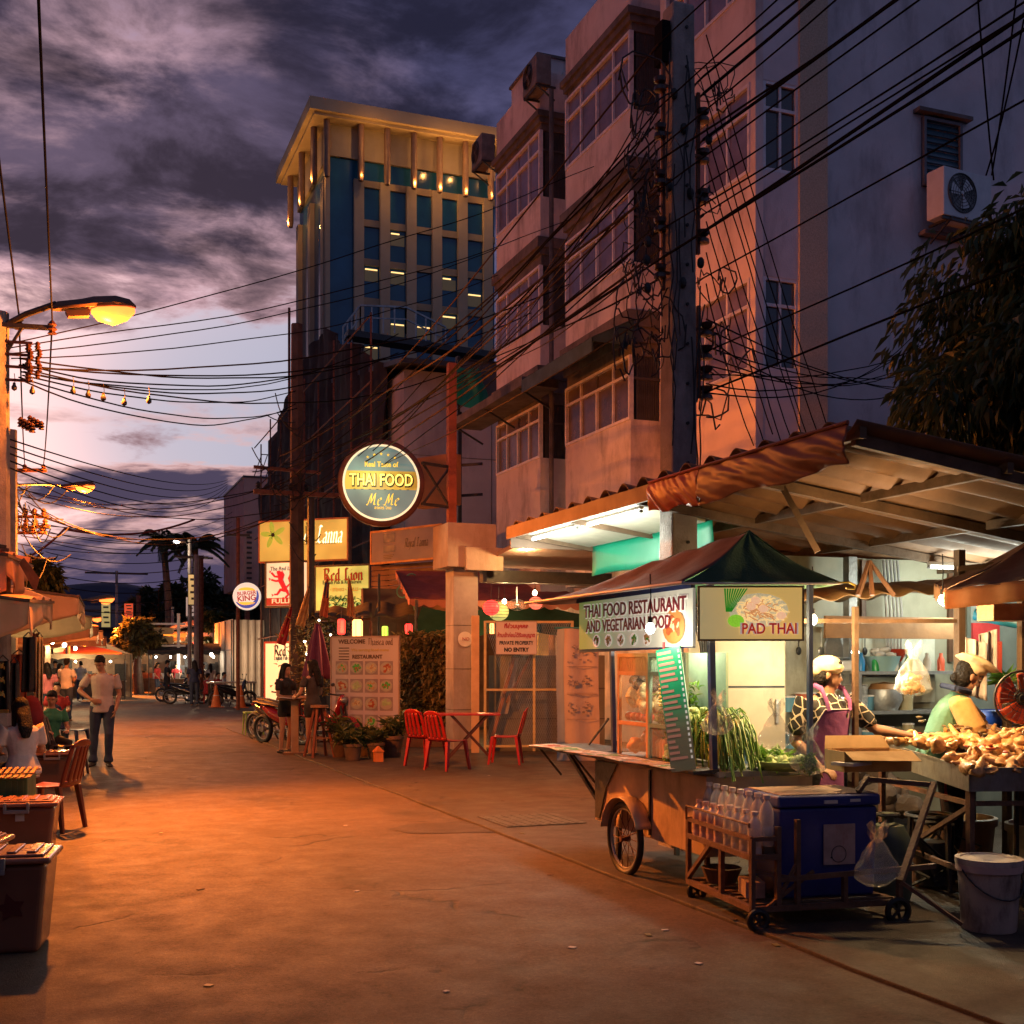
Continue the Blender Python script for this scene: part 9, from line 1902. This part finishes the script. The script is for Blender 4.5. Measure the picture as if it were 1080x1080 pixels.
bg_ = thing('shoulder_bag', 'dark bag with teal zigzag trim and a blue flap on the bamboo mat', 'bag', (-.95, 11.7, .64)); g_ = MB(); g_.ell((0, 0, .2), (.38, .22, .24), 20, 14, None, .25, 3); g_.build('bag', DKC, bg_, sm=1); g_ = MB(); g_.ell((-.14, -.03, .42), (.24, .2, .10), 16, 10, Matrix.Rotation(R(20), 3, 'Y')); g_.build('flap', mat('bright_blue_cloth', (.01, .10, .40), .7), bg_, sm=1)
g_ = MB(); 
for k in range(9): g_.bar((.29+.012*k-.008*(k % 2), -.13, .36-.035*k), (.30+.012*(k+1)+.03*(1 if k % 2 else -1), -.135, .36-.035*(k+1)), .012)
g_.build('zigzag_trim', mat('teal_thread', (.05, .35, .28), .6), bg_)
tb_ = thing('trestle_table', 'stall table with a patterned edge under the hanging clothes', 'table', (-1.5, 14.9, 0)); MB().bx(-.9, .9, -1.2, 1.2, .72, .76).build('tabletop', WOOD, tb_); g_ = MB(); [g_.bx(x-.03, x+.03, y-.03, y+.03, 0, .72) for x in (-.8, .8) for y in (-1.1, 1.1)]; g_.build('leg', DKM, tb_); MB().bx(-.92, .92, -1.22, -1.20, .5, .77).build('cloth_front', mat('gold_red_cloth', (.32, .10, .03), .8, .5, 22), tb_)
plastic_chair('brown red plastic chair with a looped back beside the green crate', at_cam(52, 11.4), R(-118), BRN)
plastic_chair('dark blue plastic chair farther back at the left stalls', at_cam(76, 21), R(60), BLP)
plastic_chair('dark plastic chair beside the far orange storage box', at_cam(72, 17.0), R(80), mat('grey_brown_plastic', (.07, .05, .05), .4))
# ================================================================ far market across the street end
def stall(label, px, D, w_, h_, m, seed, W=120, bulbs=3, kind='tent', back=None):
    x, y, _ = at_cam(px, D); o = thing('market_stall', label, 'market stall', (x, y, 0), R(-10), 'market stalls at the street end'); rr = random.Random(seed)
    g_ = MB(); t = [(-w_/2, -1.1), (w_/2, -1.1), (w_/2, 1.1), (-w_/2, 1.1)]
    if kind == 'tent':
        ap = Vector((0, 0, h_+.75)); cs = [Vector((a, b_, h_)) for a, b_ in t]
        for i in range(4): g_.grid(patch(cs[i], cs[(i+1) % 4], ap, ap, .12), 8, 8)
    elif kind == 'dome': g_.grid(lambda u, v: ((u-.5)*w_, (v-.5)*2.4, h_+.75*sin(pi*u)*(.55+.45*sin(pi*v))), 20, 10)
    else: g_.prism([(-w_/2, -1.2, h_-.2), (w_/2, -1.2, h_-.2), (w_/2, 1.2, h_+.35), (-w_/2, 1.2, h_+.35)], (0, 0, .04))
    g_.build('roof', m, o, sm=(kind != 'flat'), angle=50); g_ = MB(); [g_.grid(lambda u, v: ((u-.5)*w_, -1.1, h_-.22*v*(1+.2*sin(u*40))), 20, 2)]; g_.build('valance', m, o)
    g_ = MB(); [g_.bar((a*.97, b_*.97, 0), (a*.97, b_*.97, h_), .05) for a, b_ in t]; g_.build('post', DKM, o); g_ = MB(); g_.bx(-w_/2+.1, w_/2-.1, -.9, -.1, .75, .82); g_.bx(-w_/2+.12, w_/2-.12, -.88, -.84, .1, .75); g_.build('counter', TIM, o)
    g_ = MB(); g_.bx(-w_/2, w_/2, 1.05, 1.08, 0, h_); g_.build('back_sheet', back or mat('stall_back', (.20, .13, .09), .8, .4, 2), o)
    for k in range(14): pass
    g_ = MB(); [g_.box((rr.uniform(-w_/2+.2, w_/2-.2), rr.uniform(-.8, -.2), .9+rr.random()*.08), (rr.uniform(.1, .3), .2, rr.uniform(.1, .35))) for k in range(14)]; g_.build('goods', [FD3, FD1, FD4, WHC][seed % 4], o)['kind'] = 'stuff'; g_ = MB(); [g_.box((rr.uniform(-w_/2+.2, w_/2-.2), rr.uniform(.1, .9), h_*rr.uniform(.35, .85)), (rr.uniform(.15, .5), .05, rr.uniform(.3, .8))) for k in range(16)]; g_.build('hanging_goods', [DKC, JEAN, REDC, DKC2][seed % 4], o)['kind'] = 'stuff'
    M_ = Matrix.Translation((x, y, 0)) @ Matrix.Rotation(R(-10), 4, 'Z')
    for k in range(bulbs):
        q = M_ @ Vector((-w_/2+w_*(k+.5)/bulbs, -.6, h_-.35)); tag(MB().ell(q, .055, 8, 6).build('stall_bulb', BULBC if seed % 2 else BULB, None), ['bright', 'warm'][seed % 2 == 0]+' bulb hanging in the '+label.split(' with')[0], 'bulb', 'bulbs of the '+label.split(' with')[0][:40])
    point('stall_light', M_ @ Vector((0, -.5, h_-.5)), (1, .72, .4) if seed % 2 == 0 else (1, .9, .7), W, .2)
    return o
BLR = mat('blue_orange_tarp', (.30, .10, .05), .6, .3, 2, transl=.3); CRM = mat('cream_tent', (.55, .42, .25), .7, .2, 2, transl=.35)
stall('cream domed stall left of the walking man with warm light', 82, 55, 4.6, 2.05, CRM, 0, 110, 3, 'dome'); stall('red roofed stall behind the walking man with low roof', 112, 66, 4.5, 2.2, mat('red_tent', (.40, .08, .04), .7, .2, 2, transl=.3), 2, 90, 2, 'flat'); stall('white backed stall with a blue and orange roof', 143, 70, 6.2, 2.4, BLR, 1, 150, 3, 'tent', mat('bright_back', (.6, .52, .42), .8, .1))
stall('pale boxy stall right of the blue and orange roof with wares', 164, 64, 3.2, 3.0, CRM, 4, 80, 2, 'flat'); stall('brightly lit dark stall by the motorbikes with racks', 196, 62, 3.6, 2.3, DKC, 3, 70, 5, 'flat'); stall('pinkish domed stall next to the ribbed fence with goods', 211, 66, 4.4, 3.3, mat('pink_tent', (.45, .26, .22), .7, .2, 2, transl=.3), 6, 200, 2, 'dome')
stall('far stall at the vanishing end with warm glow', 100, 92, 6, 2.6, ORT2, 8, 150, 4, 'tent'); stall('second far stall at the vanishing end with small lights', 62, 80, 5, 2.6, CRM, 10, 120, 4, 'tent')
bl_ = mat('blue_tarp', (.03, .04, .22), .6, .2, 2); q = at_cam(146, 69); g_ = MB(); g_.grid(lambda u, v: (q[0]-.3+u*2.6, q[1]-1.5+v*1.2, 2.55+.5*sin(pi*u)), 14, 4); tag(g_.build('blue_tarpaulin', bl_, None, sm=1, solid=.01), 'blue tarpaulin piece lying on the roof of the white backed stall', 'tarpaulin')
for k, (px, py, D, c, w_, h_, lb) in enumerate(((112, 649, 75, (.7, .55, .2), .6, 1.6, 'tall narrow lit yellowish sign far down the street'), (136, 644, 70, (.9, .12, .04), .55, .9, 'small glowing red orange box sign far down the street'), (115, 686, 90, (.15, .8, .2), 1.2, .8, 'small green neon sign glowing at the street end'), (125, 688, 95, (.8, .9, .95), 1.6, .5, 'small white lit sign at the street end'), (102, 689, 88, (.9, .6, .3), 1.4, .5, 'small warm lit sign at the street end'), (204, 622, 52, (.75, .5, .2), .45, 1.4, 'lit box sign on the pole beside the white street lamp'), (201, 640, 53, (.55, .4, .35), .4, .9, 'smaller box sign lower on the pole beside the white street lamp'))):
    o = thing('light_box_sign', lb, 'sign', P(px, py, D), R(-15)); MB().box((0, 0, 0), (w_, .15, h_)).build('casing', DKM, o); MB().box((0, -.08, 0), (w_*.9, .02, h_*.93)).build('face', glow('far_sign%d' % k, c, 1.3 if k in (2, 3) else .25), o)
    g_ = MB()
    for j in range(4): g_.box((w_*.1*(j % 2), -.092, h_*(.32-.2*j)), (w_*.55, .004, h_*.07))
    g_.build('print', DKM, o)
rg = thing('road_sign', 'pale road sign with two stacked panels on a white post', 'sign', at_cam(177, 62), R(-15)); g_ = MB(); g_.bar((.55, 0, 0), (.55, 0, Zat(655, 62)+.4), .14); g_.bar((-1.2, 0, Zat(658, 62)), (.9, 0, Zat(658, 62)), .1); g_.bar((-1.2, 0, Zat(681, 62)), (.9, 0, Zat(681, 62)), .1); g_.build('post', WHITEP, rg); g_ = MB(); g_.bx(-.9, .3, -.06, -.02, Zat(669, 62), Zat(662, 62)); g_.bx(-.7, .3, -.06, -.02, Zat(679, 62), Zat(671, 62)); g_.build('panel', mat('sign_tan', (.42, .30, .14), .6, .1), rg); text('←', .4, BLKL, rg, -.3, Zat(665.5, 62), -.07, .002, .01); text('→', .4, BLKL, rg, -.2, Zat(675, 62), -.07, .002, .01)
# low buildings closing the far view
rr = random.Random(40)
for k, (px, D, w_, h_, lb) in enumerate(((70, 150, 26, 6, 'low dark shop row closing the street end on the left'), (112, 190, 24, 9, 'dark building at the vanishing point of the street'), (160, 150, 30, 6, 'low dark shop row behind the far stalls'), (225, 170, 40, 7, 'dark shop row behind the ribbed fence'), (-90, 60, 9, 4.0, 'dark shop house behind the left stalls'))):
    x, y, _ = at_cam(px, D); o = thing('shop_house', lb, 'building', (x, y, 0), R(-10)); MB().bx(-w_/2, w_/2, 0, 12, 0, h_).build('wall', mat('dark_shop_wall', (.10, .075, .06), .85, .4, .3), o); g_ = MB(); g_.prism([(-w_/2-.5, -1, h_), (w_/2+.5, -1, h_), (w_/2+.5, 6, h_+2), (-w_/2-.5, 6, h_+2)], (0, 0, .2)); g_.build('roof', DKM, o)
    g_ = MB(); [g_.bx(-w_/2+1+j*2.2, -w_/2+2.2+j*2.2, -.08, -.02, .6, 2.6) for j in range(int(w_/2.2)-1) if rr.random() < .6]
    if g_.v: g_.build('lit_window', glow('far_window', (1, .55, .2), .5), o)

# the house rows that line the rest of the street (left side and behind the photographer)
for k, (x0, x1, y0, y1, h_, lb) in enumerate(((-9, -3.6, -16, -4, 8.5, 'plain shop house on the left side beside the photographer'), (-9, -3.8, -4, 8, 7.5, 'second plain shop house on the left side, by the storage boxes'), (-9, -4.2, 8, 21, 8.5, 'plain shop house behind the nearest left stalls'), (-11, -4.6, 21, 42, 7.5, 'plain shop house behind the farther left stalls'), (-3, 10, -22, -14, 8, 'plain shop house closing the street behind the photographer'), (11, 20, -12, 3, 7.5, 'plain shop house on the right side behind the photographer'))):
    o = thing('shop_house', lb, 'building', (x0, y0, 0)); MB().bx(x0, x1, y0, y1-.02, 0, h_).build('wall', PLW, o, w=1); g_ = MB(); g_.bx(x0-.2, x1+.3, y0-.0, y1-.04, h_, h_+.25); g_.build('roof', DKM, o, w=1)
    for j in range(3):
        y = y0+(y1-y0)*(j+.3)/3
        if x0 < 0 and x1 < 0: MB().bx(x1, x1+.04, y, y+1.5, 4.2, 5.6).build('window', GLD, o, w=1); MB().bx(x1, x1+.05, y-.2, y+2.4, 0, 2.6).build('shutter', SLAT, o, w=1)
bulb('bright bulb hanging in front of the ribbed metal fence', P(223, 690, 55), 260, BULB, (1, .70, .40), .3, .07)
